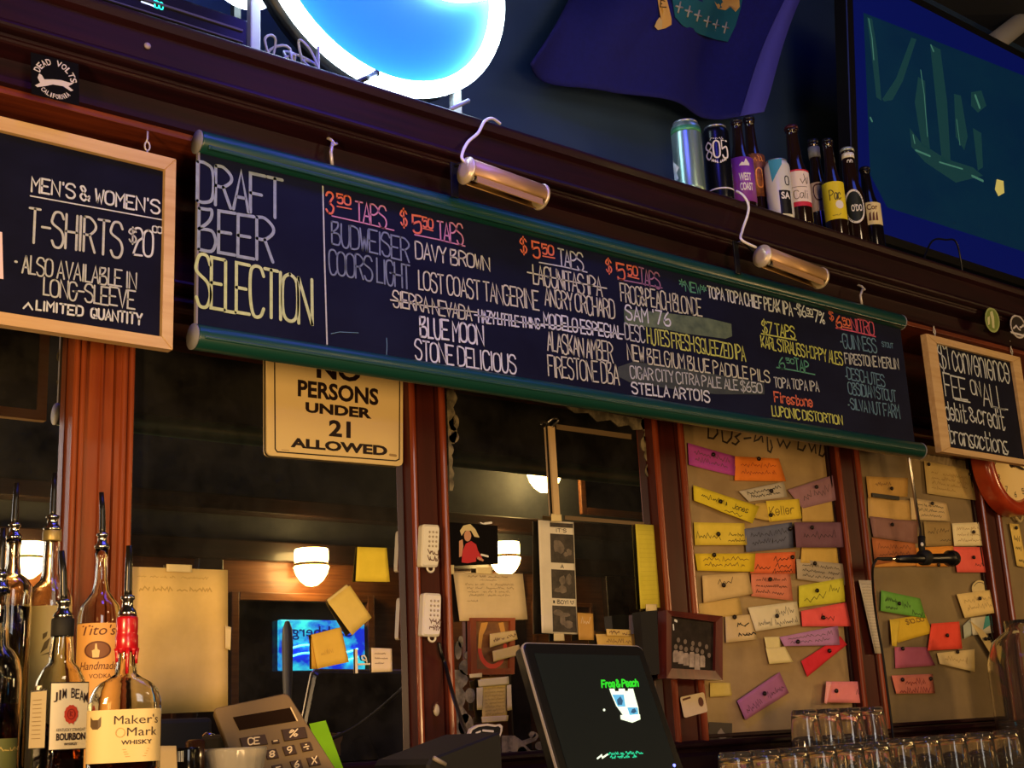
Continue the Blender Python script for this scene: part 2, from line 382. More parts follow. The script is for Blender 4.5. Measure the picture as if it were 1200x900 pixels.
# mirrors: silvered glass, hazy with dust
def mirror_mat():
    m = bpy.data.materials.new('dusty bar mirror'); m.use_nodes = True; nt = m.node_tree; b = nt.nodes['Principled BSDF']
    b.inputs['Metallic'].default_value = 1; b.inputs['Base Color'].default_value = (.72, .72, .72, 1); b.inputs['Roughness'].default_value = .006
    d = nt.nodes.new('ShaderNodeBsdfDiffuse'); d.inputs[0].default_value = lin((120, 118, 112))
    mx = nt.nodes.new('ShaderNodeMixShader'); tc = nt.nodes.new('ShaderNodeTexCoord'); nz = nt.nodes.new('ShaderNodeTexNoise')
    nz.inputs['Scale'].default_value = 5; nz.inputs['Detail'].default_value = 9; nz.inputs['Roughness'].default_value = .7
    mr = nt.nodes.new('ShaderNodeMapRange'); mr.inputs['From Min'].default_value = .4; mr.inputs['From Max'].default_value = .8
    mr.inputs['To Min'].default_value = .02; mr.inputs['To Max'].default_value = .13
    nt.links.new(tc.outputs['Object'], nz.inputs['Vector']); nt.links.new(nz.outputs[0], mr.inputs['Value']); nt.links.new(mr.outputs[0], mx.inputs[0])
    nt.links.new(b.outputs[0], mx.inputs[1]); nt.links.new(d.outputs[0], mx.inputs[2]); nt.links.new(mx.outputs[0], nt.nodes['Material Output'].inputs[0])
    return m
M_MIRROR = mirror_mat()
YM = 2.40
MIRLAB = ['large back bar mirror behind the liquor bottles at far left', 'back bar mirror behind the no persons under 21 sign', 'back bar mirror with frosted scroll edges behind the ultrasound strip']
BAYS = [(-.85, .890), (1.015, 1.662), (1.768, 2.439), (2.562, 3.211), (3.332, 3.972), (4.087, 4.718)]
MIR = []
for (a, b), lb in zip(BAYS[:3], MIRLAB):
    o = MB().box(a + .001, b - .001, YM, 2.418, 1.2, 2.049).build('bar_mirror', M_MIRROR); tag(o, lb, 'mirror', 'mirrors of the back bar'); MIR.append(o)
M_CORK = mat('tan board', (150, 124, 84), .75, rgb2=(176, 150, 106), scale=(5, 5, 7), detail=7, bump=.05)
M_CORK2 = mat('grey tan board', (128, 110, 78), .75, rgb2=(146, 126, 90), scale=(5, 5, 7), detail=7, bump=.05)
PLAB = ['tan board covered with coloured notes below the right half of the beer menu', 'grey tan board with notes behind the hanging microphone', 'narrow tan board below the wall clock at the right edge']
BOARD = []
for (a, b), lb, m in zip(BAYS[3:], PLAB, (M_CORK, M_CORK2, M_CORK2)):
    t = thing('note_board', lb, 'board', (a, YM, 1.2), 'note boards of the back bar')
    MB().box(a + .001, b - .001, YM, 2.418, 1.2, 2.049).build('panel', m, t); BOARD.append(t)
    mb = MB()
    for x0, x1, z0, z1 in ((a + .001, a + .012, 1.2, 2.049), (b - .012, b - .001, 1.2, 2.049), (a + .012, b - .012, 1.2, 1.211)):
        mb.box(x0, x1, YM - .012, YM, z0, z1, .003)
    mb.build('bead_frame', M_HEAD, t)

# counter and the raised liquor shelf (their tops lie just below the frame)
t = thing('back_counter', 'dark wooden back counter carrying the pint glasses and the till', 'counter', (2, 1.9, 0))
MB().box(-.8, 6.9, 1.48, 2.358, .995, 1.034, .006).build('worktop', M_HEAD, t)
MB().box(-.78, 6.88, 1.53, 2.358, 0, .994).build('cabinet', M_HEAD, t)
t = thing('liquor_shelf', 'raised wooden liquor shelf under the bottles at the left', 'shelf', (.5, 1.9, 1.0345))
MB().box(-.75, 1.09, 1.585, 2.34, 1.172, 1.195, .004).build('board', M_HEAD, t)
for x in (-.74, .2, 1.05): MB().box(x, x + .025, 1.60, 2.33, 1.0345, 1.1715).build('riser', M_HEAD, t)

# ------------------------------------------------------------------ the far side of the room, seen in the mirrors
M_LAMPGL = mat('lit lamp glass', (255, 240, 200), .4, emit=(255, 214, 128), emit_s=28)
M_BACKW = wood('warm wainscot wood', (112, 64, 36), (140, 86, 48), 'x', .4, .15)
M_BACKD = wood('dark wainscot beam', (30, 16, 12), (44, 25, 18), 'x', .4, .2)
YR = -2.4
def refl(px, py, yv=None):      # point on the far wall whose image in the mirror falls on that pixel
    yv = yv or (2 * YM - YR); p = P(px, py, yv); return Vector((p.x, 2 * YM - p.y, p.z))
t = thing('wainscot', 'brown panelled wainscot along the far wall of the bar room', 'wall panelling', (3, YR, 0))
MB().box(-3.1, 9.1, YR + .001, YR + .05, 0, 2.30).build('panelling', M_BACKW, t)
MB().box(-3.1, 9.1, YR + .001, YR + .10, 2.30, 2.42, .008).build('rail', M_BACKD, t)
for x in (-1.9, -.7, .6, 1.75, 2.75, 3.45, 4.92, 5.75, 6.7, 8.0): MB().box(x, x + .16, YR + .052, YR + .11, 0, 2.298, .006).build('post', M_BACKD, t)
mb = MB()
for a, b in ((-1.7, -.74), (-.5, .56), (.8, 1.71), (1.95, 2.71), (2.95, 3.41), (5.12, 5.70), (5.95, 6.65), (6.9, 7.95)):
    for z0, z1 in ((.2, 1.0), (1.2, 2.1)):
        for q in ((a + .06, a + .09, z0, z1), (b - .09, b - .06, z0, z1), (a + .09, b - .09, z0, z0 + .03), (a + .09, b - .09, z1 - .03, z1)):
            mb.box(q[0], q[1], YR + .05, YR + .066, q[2], q[3], .004)
mb.build('moulding', M_BACKW, t)
t = thing('wall_beam', 'dark timber beam high along the far wall of the bar room', 'beam', (3, YR, 2.6))
MB().box(-3.1, 9.1, YR + .001, YR + .14, 2.58, 2.68, .008).build('beam', M_BACKD, t)
# the framed window with the lit beer sign, mirrored in the glass
pa, pb = refl(287, 702), refl(470, 800)
x0, x1, z0, z1 = 3.72, 4.62, 1.40, 2.06
t = thing('bar_window', 'dark framed window of the far wall that holds the blue beer sign', 'window', ((x0 + x1) / 2, YR, z0))
mb = MB()
for q in ((x0 - .05, x0, z0 - .05, z1 + .05), (x1, x1 + .05, z0 - .05, z1 + .05), (x0, x1, z0 - .05, z0), (x0, x1, z1, z1 + .05)): mb.box(q[0], q[1], YR + .051, YR + .10, q[2], q[3], .005)
mb.build('frame', M_BACKW, t)
MB().box(x0, x1, YR + .051, YR + .058, z0, z1).build('pane', mat('dark window pane', (14, 16, 22), .08), t)
a, b = refl(318, 728), refl(398, 786)
sx0, sx1, sz0, sz1 = min(a.x, b.x), max(a.x, b.x) + .12, min(a.z, b.z), max(a.z, b.z)
t = thing('neon_beer_sign', 'lit blue beer sign in the far window, seen in the mirror', 'sign', ((sx0 + sx1) / 2, YR + .07, sz0))
MB().box(sx0, sx1, YR + .07, YR + .11, sz0, sz1, .006).build('light_box', mat('lit blue sign face', (16, 50, 220), .4, rgb2=(60, 236, 246), scale=(5, 5, 7), emit=(10, 130, 255), emit_s=1.0, emit_ramp=True, lo=.4, hi=.6), t)
mb = MB(); vs, fs = text2d('Carlsberg', .01)
tw = (sx1 - sx0) * .74; mb.add([(sx1 - (sx1 - sx0) * .13 - u * tw, YR + .112, sz0 + (sz1 - sz0) * (.60 + .28 * v)) for u, v in vs], fs)
mb.build('lettering', mat('dark blue sign letters', (6, 22, 90), .4, emit=(6, 30, 130), emit_s=.6), t)
mb = MB()
for j in range(2):
    mb.tube([(sx0 + (sx1 - sx0) * (.1 + .8 * i / 14), YR + .118, sz0 + (sz1 - sz0) * (.42 - .16 * j + .08 * math.sin(i / 14 * 2 * PI))) for i in range(15)], .006, 6)
mb.build('wave_tube', mat('lit cyan tube', (180, 250, 255), .4, emit=(90, 240, 255), emit_s=3), t)
# sconces
def sconce(p, k, label, power):
    t = thing('wall_sconce', label, 'lamp', (p.x, YR + .11, p.z - .12), 'sconces on the far wall')
    y = YR + .22
    MB().box(p.x - .03, p.x + .03, YR + .111, YR + .15, p.z - .04, p.z + .10, .004).build('bracket', M_BRASS, t)
    MB().tube([(p.x, YR + .15, p.z + .02), (p.x, y, p.z + .02)], .012).build('arm', M_BRASS, t)
    MB().lathe([(.10 * k, .028 * k), (.103 * k, .05 * k), (.103 * k, .095 * k), (.10 * k, .11 * k), (.02, .11 * k)], (p.x, y, p.z), 24).build('upper_shade', M_LAMPGL, t)
    MB().lathe([(.001, -.115 * k), (.035 * k, -.108 * k), (.07 * k, -.08 * k), (.095 * k, -.04 * k), (.108 * k, .002), (.105 * k, .006), (.001, .006)], (p.x, y, p.z), 24).build('bowl_shade', M_LAMPGL, t)
    MB().lathe([(.106 * k, .007), (.109 * k, .012), (.104 * k, .025 * k)], (p.x, y, p.z), 24).build('band', M_BRASS, t)
for px, py, k, lb, pw in ((33, 657, .85, 'lit two-tier wall sconce reflected in the mirror beside the clear bottles', 36), (365, 665, 1.0, 'lit two-tier wall sconce reflected above the blue beer sign', 60),
                      (592, 655, 1.0, 'lit wall sconce reflected behind the white notice', 50), (638, 556, 1.15, 'lit sconce high on the far wall, reflected left of the wooden strip', 20)):
    p = refl(px, py, 2 * YM - YR - .22); p.y = YR; sconce(p, k, lb, pw)
# dark framed blackboard high on the far wall
a, b = refl(664, 508), refl(752, 606)
t = thing('wall_blackboard', 'framed blackboard on the far wall reflected beside the wooden strip', 'blackboard', ((a.x + b.x) / 2, YR, b.z))
MB().box(a.x, b.x, YR + .145, YR + .16, b.z, a.z).build('panel', M_SLATE, t)
mb = MB()
for q in ((a.x - .05, a.x, b.z - .05, a.z + .05), (b.x, b.x + .05, b.z - .05, a.z + .05), (a.x, b.x, b.z - .05, b.z), (a.x, b.x, a.z, a.z + .05)): mb.box(q[0], q[1], YR + .145, YR + .175, q[2], q[3], .004)
mb.build('frame', M_BACKW, t)
# tap handle standing on the customers' counter across the room
c = refl(337, 805, 6.2)
t = thing('beer_tap', 'pale paddle tap handle reflected in front of the blue sign', 'beer tap', (c.x, c.y, 1.05))
MB().lathe([(.012, 0), (.016, .10), (.026, .30), (.03, .48), (.026, .56), (.012, .60), (.001, .605)], (c.x, c.y, 1.25), 16).build('handle', mat('pale tap handle', (150, 150, 156), .3), t)
MB().lathe([(.05, 0), (.05, .02), (.03, .04), (.022, .10), (.022, .2)], (c.x, c.y, 1.05), 16).build('tower', M_CHROME, t)
t = thing('customer_table', 'dark high table on the far side of the room under the tap', 'table', (c.x, c.y, 0))
MB().box(c.x - 1.2, c.x + 1.6, c.y - .25, c.y + .25, 1.01, 1.049, .006).build('tabletop', M_BACKD, t)
for dx in (-1.1, 1.5): MB().box(c.x + dx - .05, c.x + dx + .05, c.y - .2, c.y + .2, 0, 1.009).build('leg', M_BACKD, t)
# ================================================================== chalkboards
def chalk(name, c, e=.0):
    c = tuple(int(v * .83) for v in c)
    return mat('chalk ' + name, c, .8, rgb2=tuple(min(255, v + 18) for v in c), scale=(60, 60, 60), spec=.2)
CH = dict(white=chalk('white', (220, 230, 232)), grey=chalk('pale grey', (196, 204, 200)), blue=chalk('dim blue', (118, 134, 152)), steel=chalk('steel blue', (150, 168, 184)),
          cream=chalk('cream', (210, 214, 186)), lime=chalk('pale lime', (204, 222, 156)), yellow=chalk('yellow', (206, 216, 104)), orange=chalk('orange', (232, 116, 82)),
          pink=chalk('pink', (210, 140, 170)), rose=chalk('rose', (222, 92, 122)), green=chalk('green', (84, 158, 128)), teal=chalk('dim teal', (98, 142, 168)), mauve=chalk('dim mauve', (160, 112, 148)))
M_HOOK = mat('pale zinc hook', (196, 190, 182), .35, .3)
# --- the long beer menu
YB = 2.068; KB = YB / 2.22
def zk(z): return 1.25 + (z - 1.25) * KB
bx0, bx1 = 1.072 * KB, 3.405 * KB
t = thing('beer_menu_board', 'long dark chalkboard headed draft beer selection between green rollers', 'chalkboard', (2.05, YB, zk(1.98)))
M_SHEET = mat('roll-down slate', (11, 14, 36), .7, rgb2=(18, 23, 46), scale=(4, 4, 7), detail=8, spec=.12)
MB().box(bx0, bx1, YB, YB + .006, zk(2.01), zk(2.40)).build('slate_panel', M_SHEET, t)
M_EDGE = mat('pale slate edge', (120, 118, 124), .7)
MB().box(bx0 - .004, bx0 - .0002, YB - .001, YB + .007, zk(2.02), zk(2.385)).build('edge_strip', M_EDGE, t)
for zc, r, x0, x1 in ((zk(2.402), .0225, 1.069 * KB, 3.412 * KB), (zk(2.004) - .005, .0235, 1.066 * KB, 3.428 * KB)):
    ro = MB()
    prof = [(r * .95, 0), (r, .003), (r, x1 - x0 - .003), (r * .95, x1 - x0)]
    ro.lathe(prof, (x0, YB + .003, zc), 24, axis=(1, 0, 0))
    o = ro.build('roller', M_GREEN, t)
    lip = MB().box(x0 + .01, x1 - .01, YB - .0215, YB - .0165, zc + (-.020 if zc > 2.15 else -.008), zc + (-.012 if zc > 2.15 else -.002), .0015)
    lip.build('roller_lip', M_GREEN, o)
    for x, a in ((x0 - .003, -1), (x1, 1)):
        MB().lathe([(r * .6, 0), (r * 1.02, .0005), (r * 1.02, .003)], (x + (.003 if a < 0 else 0), YB + .003, zc), 20, axis=(a, 0, 0)).build('end_cap', M_CAPG, o)
for px, py in ((382, 168), (1003, 338)):
    a = P(px, py, 2.09); b = P(px + 8, py + 22, YB); x = b.x
    mb = MB().tube([(a.x, 2.104, a.z + .012), (a.x, 2.085, a.z + .010), (a.x, 2.07, a.z), (a.x + .006, 2.066, a.z - .010), (a.x + .014, 2.072, a.z - .004)], .0032, 8)
    mb.tube([(a.x + .002, 2.068, a.z - .006), (x - .004, YB, (a.z + zk(2.425)) / 2), (x, YB + .002, zk(2.424))], .0035, 8)
    mb.build('hanging_hook', M_HOOK, t)
BP = wall(YB - .0012)
def L(s, p0, p1, h0, h1, c, w=2.3, gap=1.25, par=None, pl=None, strike=None, under=None, jit=.12):
    mb = write(MB(), s, p0, p1, h0, h1, pl or BP, w, gap, jit)
    if strike: line(mb, strike, pl or BP, 1.8)
    if under: line(mb, under, pl or BP, 1.6)
    return mb.build('lettering', CH[c], par or t, fixn=False)
L('DRAFT', (231, 235), (331, 257), 46, 46, 'steel', 4.0, .5, jit=.05)
L('BEER', (232.7, 291.7), (321, 307), 48, 50, 'steel', 4.0, .7, jit=.05)
L('SELECTION', (230, 358), (366, 381), 60, 54, 'lime', 4.0, .25, jit=.05)
mb = line(MB(), [(378.3, 218.3), (380.5, 310), (383.3, 403.3)], BP, 1.9); mb.build('divider_line', CH['grey'], t, fixn=False)
mb = MB(); line(mb, [(453, 417), (453.5, 405), (453, 396)], BP, 1.0); line(mb, [(388, 391), (398, 389), (420, 390)], BP, .8); mb.build('chalk_scratch', CH['teal'], t, fixn=False)
L('3', (382.5, 248.6), (391, 250), 24, 24, 'orange', 2.6)
L('50', (395, 237.5), (411, 241), 10.5, 10.5, 'orange', 2.2, under=[(395, 241.7), (411.7, 245)])
L('TAPS', (417, 258), (453, 268), 22, 25, 'pink', 2.0, .3, under=[(389, 253), (425, 261), (461.7, 270)])
L('BUDWEISER', (389, 285), (480, 307), 26, 27, 'blue', 2.2, .5)
L('COORS LIGHT', (386, 320), (481, 338.5), 28, 28, 'blue', 2.2, .5)
L('$', (470, 263), (477, 264.5), 17, 17, 'orange', 2.2)
L('5', (484, 272.5), (494, 274), 20, 20, 'orange', 2.6)
L('50', (495.5, 265), (507.5, 268), 11, 11, 'orange', 2.2, under=[(496, 267.5), (507.5, 270.5)])
L('TAPS', (513, 280), (543, 288), 21, 24, 'pink', 2.0, .3, under=[(486, 275), (515, 281), (545, 288.5)])
L('DAVY BROWN', (487.2, 302.8), (574, 317), 20, 15, 'cream', 2.0, .7)
L('LOST COAST TANGERINE', (491, 339), (632, 364), 22, 22, 'cream', 1.9, .6)
L('SIERRA NEVADA', (461, 359), (553, 376), 19, 16, 'cream', 1.9, .6, strike=[(457.5, 351.4), (500, 358.5), (560, 366)])
L('HAZY LITTLE THING', (561, 378), (633, 385), 15, 11, 'white', 1.9, .8, strike=[(556, 369), (600, 376), (637, 382)])
L('BLUE MOON', (492.8, 394.4), (567, 404), 23, 22, 'white', 2.5, .8)
L('STONE DELICIOUS', (487, 420.5), (605, 438), 23, 21, 'white', 2.1, .8)
L('$', (610.5, 295.5), (617.5, 297), 16, 16, 'orange', 2.0)
L('5', (624.5, 301), (633, 303), 18, 18, 'orange', 2.5)
L('50', (635.5, 297), (649, 299.5), 11, 11, 'orange', 2.2, under=[(636, 300), (650, 302.5)])
L('TAPS', (655, 310), (684, 318), 19, 20, 'grey', 1.9, .3, under=[(632, 307.5), (660, 312.5), (688, 319)])
L('LAGUNITAS IPA', (625.4, 332), (706, 348), 22, 22, 'cream', 2.0, .5, strike=[(618, 319), (660, 328), (711, 338)])
L('ANGRY ORCHARD', (639, 358), (721, 374), 20, 22, 'cream', 1.9, .6)
L('MODELO ESPECIAL', (638, 384), (729, 397), 17.5, 14, 'white', 2.1, .9, strike=[(634, 380), (680, 384), (731, 392)])
L('ALASKAN AMBER', (642, 410.4), (719, 425), 22, 23, 'cream', 1.8, .5)
L('FIRESTONE DBA', (643, 440.8), (726, 451), 24, 24, 'cream', 1.8, .5)
L('$', (711, 318.5), (717, 320), 14, 14, 'orange', 2.0)
L('5', (723.6, 326), (732.5, 328), 18, 18, 'orange', 2.5)
L('50', (735.8, 321.5), (747.5, 324), 11, 11, 'orange', 2.1, under=[(735.8, 323.5), (748.8, 326.8)])
L('TAPS', (750, 332.5), (774, 338.5), 19, 18, 'mauve', 1.8, .3, under=[(724, 327), (750, 332), (776, 337.5)])
L('FROG&PEACH BLONDE', (728, 353), (823, 371), 21, 20, 'cream', 1.8, .5)
sm = MB(); poly(sm, [(731, 362), (770, 365.5), (830, 373), (857, 379.5), (858, 394), (850, 397), (805, 391), (770, 384), (732, 381)], wall(YB - .0006))
sm.build('chalk_smudge', mat('rubbed green chalk', (66, 84, 66), .8, rgb2=(96, 114, 86), scale=(22, 22, 30)), t, fixn=False)
sm = MB(); poly(sm, [(724, 430), (742, 424), (800, 431), (850, 441), (895, 449), (896, 462), (840, 462), (790, 456), (738, 448), (724, 441)], wall(YB - .0006))
sm.build('chalk_smudge', mat('rubbed dark chalk', (44, 54, 56), .8, rgb2=(58, 68, 64), scale=(20, 20, 26)), t, fixn=False)
L("SAM '76", (734, 374), (786, 382), 16.5, 15.5, 'white', 2.2, 1.3)
L('DESC', (733, 397.5), (756, 401.5), 18.5, 18.5, 'grey', 1.7, .5)
L('HUTES FRESH SQUEEZED IPA', (759, 402), (874, 423), 18, 17, 'yellow', 1.8, .5)
L('NEW BELGIUM BLUE PADDLE PILS', (736, 422), (902.5, 448.5), 18.5, 13, 'cream', 1.8, 1.0)
L('CIGAR CITY CITRA PALE ALE $650', (739, 442.5), (893.5, 460.5), 14, 11, 'grey', 1.7, 1.0)
L('STELLA ARTOIS', (741, 460.5), (832, 471), 12.5, 12.5, 'white', 2.1, 1.2)
L('*NEW*', (797, 339.5), (828, 345.5), 12.5, 10, 'green', 1.7, .9)
L('TOPA TOPA CHIEF PEAK IPA', (830, 348), (929, 370), 13, 15, 'white', 2.0, .9)
L('-$6', (931, 367.5), (945, 372), 13, 13, 'white', 1.7, .8)
L('50', (946, 367.5), (952.5, 369), 6.5, 6.5, 'white', 1.5, under=[(945.5, 370), (953, 371.5)])
L('7%', (954.5, 376.5), (967, 380), 14, 13, 'white', 1.9, .8)
L('$7 TAPS', (894, 389.5), (932, 397), 13.5, 13.5, 'yellow', 1.8, .7, under=[(892, 391), (933.4, 398.5)])
L('KARL STRAUSS HOPPY ALES', (892.6, 406.7), (988, 428), 13.5, 14.5, 'yellow', 1.7, .5)
L('6', (913.5, 431), (920, 432), 13, 13, 'green', 1.8)
L('50', (921.5, 425), (931, 426.5), 5.5, 5.5, 'green', 1.4)
L('TAP', (932, 433.5), (948.5, 437), 14, 13, 'green', 1.8, .7, under=[(910, 430.5), (930, 434), (955, 439)])
L('TOPA TOPA IPA', (908, 453.5), (960, 459), 11.5, 11.5, 'grey', 1.6, .9)
L('Firestone', (908, 471), (952.5, 477), 11.5, 11.5, 'orange', 2.0, .9)
L('LUPONIC DISTORTION', (905.4, 487), (987.6, 497.5), 11.5, 10, 'yellow', 1.8, .9)
L('$', (972.5, 374), (977, 375), 9.5, 9.5, 'orange', 1.7)
L('6', (980.5, 383.5), (987, 384.5), 14, 14, 'orange', 2.3)
L('50', (988, 380.5), (996.5, 382), 8, 8, 'orange', 1.9, under=[(988, 383), (997.5, 385)])
L('NITRO', (998.5, 387), (1025, 393), 13.5, 16.5, 'rose', 1.8, .5, under=[(979.6, 384.3), (1003, 389), (1026, 394.5)])
L('GUINNESS', (988.6, 407), (1028, 413.5), 16, 16, 'teal', 1.7, .5)
L('STOUT', (1034, 406), (1047, 408), 5.5, 5.5, 'teal', 1.0, 1.0)
L('FIRESTONE MERLIN', (990.8, 426), (1053.5, 432.5), 12, 12, 'grey', 1.7, .9)
L('DESCHUTES', (993.4, 444), (1037.5, 453.4), 13.5, 13.5, 'teal', 1.6, .5)
L('OBSIDIAN STOUT', (994.8, 461.4), (1050.8, 471), 14, 13, 'teal', 1.6, .5)
L('SILVA NUT FARM', (997.5, 479), (1055, 491), 12, 16, 'teal', 1.6, .6)
mb = MB()
for p in ((985, 400.5), (991, 441), (994, 474.5)): line(mb, [p, (p[0] + 1.2, p[1])], BP, 1.8)
mb.build('bullet_dots', CH['teal'], t, fixn=False)

# --- the shirt board, upper left
def frame_board(name, label, corners, inner, yf, depth, m, par_loc):
    """corners/inner: world rects (x0,x1,z0,z1)"""
    tt = thing(name, label, 'chalkboard', par_loc)
    X0, X1, Z0, Z1 = corners; x0, x1, z0, z1 = inner
    MB().box(x0 - .004, x1 + .004, yf + .010, yf + .016, z0 - .004, z1 + .004).build('slate_panel', M_SLATE, tt)
    mb = MB()
    for pts in ([(X0, Z1), (X1, Z1), (x1, z1), (x0, z1)], [(X1, Z1), (X1, Z0), (x1, z0), (x1, z1)], [(X1, Z0), (X0, Z0), (x0, z0), (x1, z0)], [(X0, Z0), (X0, Z1), (x0, z1), (x0, z0)]):
        mb = MB().slab([(a, yf, b) for a, b in pts], (0, depth, 0), 0, .0015); mb.build('frame_rail', m, tt)
    return tt
def hook(tt, px, py0, py1, y):
    a = P(px, py0, y); b = P(px, py1, y); r = .007; c = (a.z * .35 + b.z * .65)
    mb = MB().tube([(a.x, y, a.z), (a.x, y, (a.z + c) / 2), (a.x - r * .3, y, c + r)], .0018, 8)
    mb.tube([(a.x + r * math.cos(q) * .7, y, c + r * 1.25 * math.sin(q)) for q in [k * 2 * PI / 14 for k in range(14)]], .0017, 8, closed=True)
    mb.tube([(a.x, y, c - r * 1.2), (a.x, y, b.z)], .002, 8)
    mb.build('hanging_hook', M_HOOK, tt)
YT = 2.085
a, b, c_, d = P(206, 187, YT), P(203, 410, YT), P(193.5, 198.4, YT), P(190, 394.5, YT)
z1, z0 = a.z + .001, b.z; X1 = (a.x + b.x) / 2
ts = frame_board('shirt_chalkboard', 'pine framed chalkboard advertising shirts hanging at the left', (.40, X1, z0, z1), (.43, (c_.x + d.x) / 2, d.z, c_.z), YT, .02, M_PINE, (.7, YT, z0))
hook(ts, 173, 154, 181, YT + .016)
TP = wall(YT + .0088)
def LT(*a, **k): return L(*a, par=ts, pl=TP, **k)
LT("MEN'S & WOMEN'S", (37, 224), (187, 250.5), 16.5, 15, 'white', 2.4, 1.1, under=[(35.5, 229.5), (110, 243), (189.5, 257.5)])
LT('T-SHIRTS', (33, 284), (143, 302), 40, 40, 'grey', 2.9, .8, jit=.06)
LT('$', (151.5, 283), (159.5, 285), 15, 15, 'grey', 2.0)
LT('20', (156, 298), (179, 301), 31, 31, 'white', 2.5, .5)
LT('00', (179, 272), (190, 274), 7.5, 7.5, 'white', 1.7, .4)
LT('ALSO AVAILABLE IN', (26, 319.5), (159.5, 338.5), 21, 18.5, 'grey', 2.0, .8)
LT('LONG-SLEEVE', (51, 345.5), (158, 362), 20, 21, 'grey', 2.1, .7)
LT('^', (27.5, 361), (38, 362.5), 10, 10, 'white', 2.2)
LT('LIMITED', (42.6, 363), (97, 370.5), 10.5, 11, 'white', 2.4, 1.3)
LT('QUANTITY', (107, 372), (166, 381), 11, 13, 'white', 2.4, 1.2)
mb = line(MB(), [(18, 306.5), (19.5, 306.8)], TP, 3); mb.build('bullet_dots', CH['grey'], ts, fixn=False)
p_ = [P(-22, 268, YT + .0085), P(2.5, 272, YT + .0085), P(4, 327, YT + .0085), P(-22, 323, YT + .0085)]
tag(MB().slab(p_, (0, .0008, 0)).build('paper_slip', mat('pale pink slip', (226, 200, 204), .8)), 'pale slip of paper on the shirt board cut off by the left picture edge', 'paper')

# --- the fee board, right
YF = 2.085
tl, bl, tr = P(1086, 391, YF), P(1103, 529, YF), P(1193, 420, YF)
X0 = (tl.x + bl.x) / 2; X1 = P(1196, 422, YF).x
il, ib, ir = P(1098.5, 402, YF), P(1113, 524, YF), P(1186.5, 421, YF)
tf = frame_board('fee_chalkboard', 'small pine framed chalkboard about a one dollar convenience fee', (X0, X1, bl.z, tl.z), ((il.x + ib.x) / 2, ir.x, ib.z, il.z), YF, .02, M_PINE, (3.6, YF, bl.z))
hook(tf, 1093.5, 377, 394, YF + .016); hook(tf, 1183.5, 399, 418, YF + .016)
FP = wall(YF + .0088)
def LF(*a, **k): return L(*a, par=tf, pl=FP, **k)
LF('$1', (1102, 430.5), (1113, 433), 27, 28, 'white', 1.9, .8)
LF('convenience', (1118, 434.5), (1184, 449), 34, 33, 'white', 1.9, .8, jit=.06)
LF('FEE', (1108.5, 464), (1134, 468.5), 27, 25, 'white', 1.9, .6, under=[(1119, 468), (1137, 471.5)])
LF('ON', (1139, 462), (1150, 464.5), 17, 17, 'white', 1.9, .6)
LF('ALL', (1153, 475), (1178, 479.5), 26, 26, 'white', 1.9, .7, under=[(1162, 477), (1181, 480)])
LF('debit', (1109, 491), (1134, 496), 21, 21, 'white', 1.9, .9, jit=.06)
LF('&', (1137.5, 493.5), (1145, 495.5), 16, 16, 'white', 1.9)
LF('credit', (1147, 496), (1178.5, 504.5), 23, 23, 'white', 1.9, .9, jit=.06)
LF('transactions', (1113, 519), (1182, 532.5), 21, 22, 'white', 1.9, .7, jit=.06)

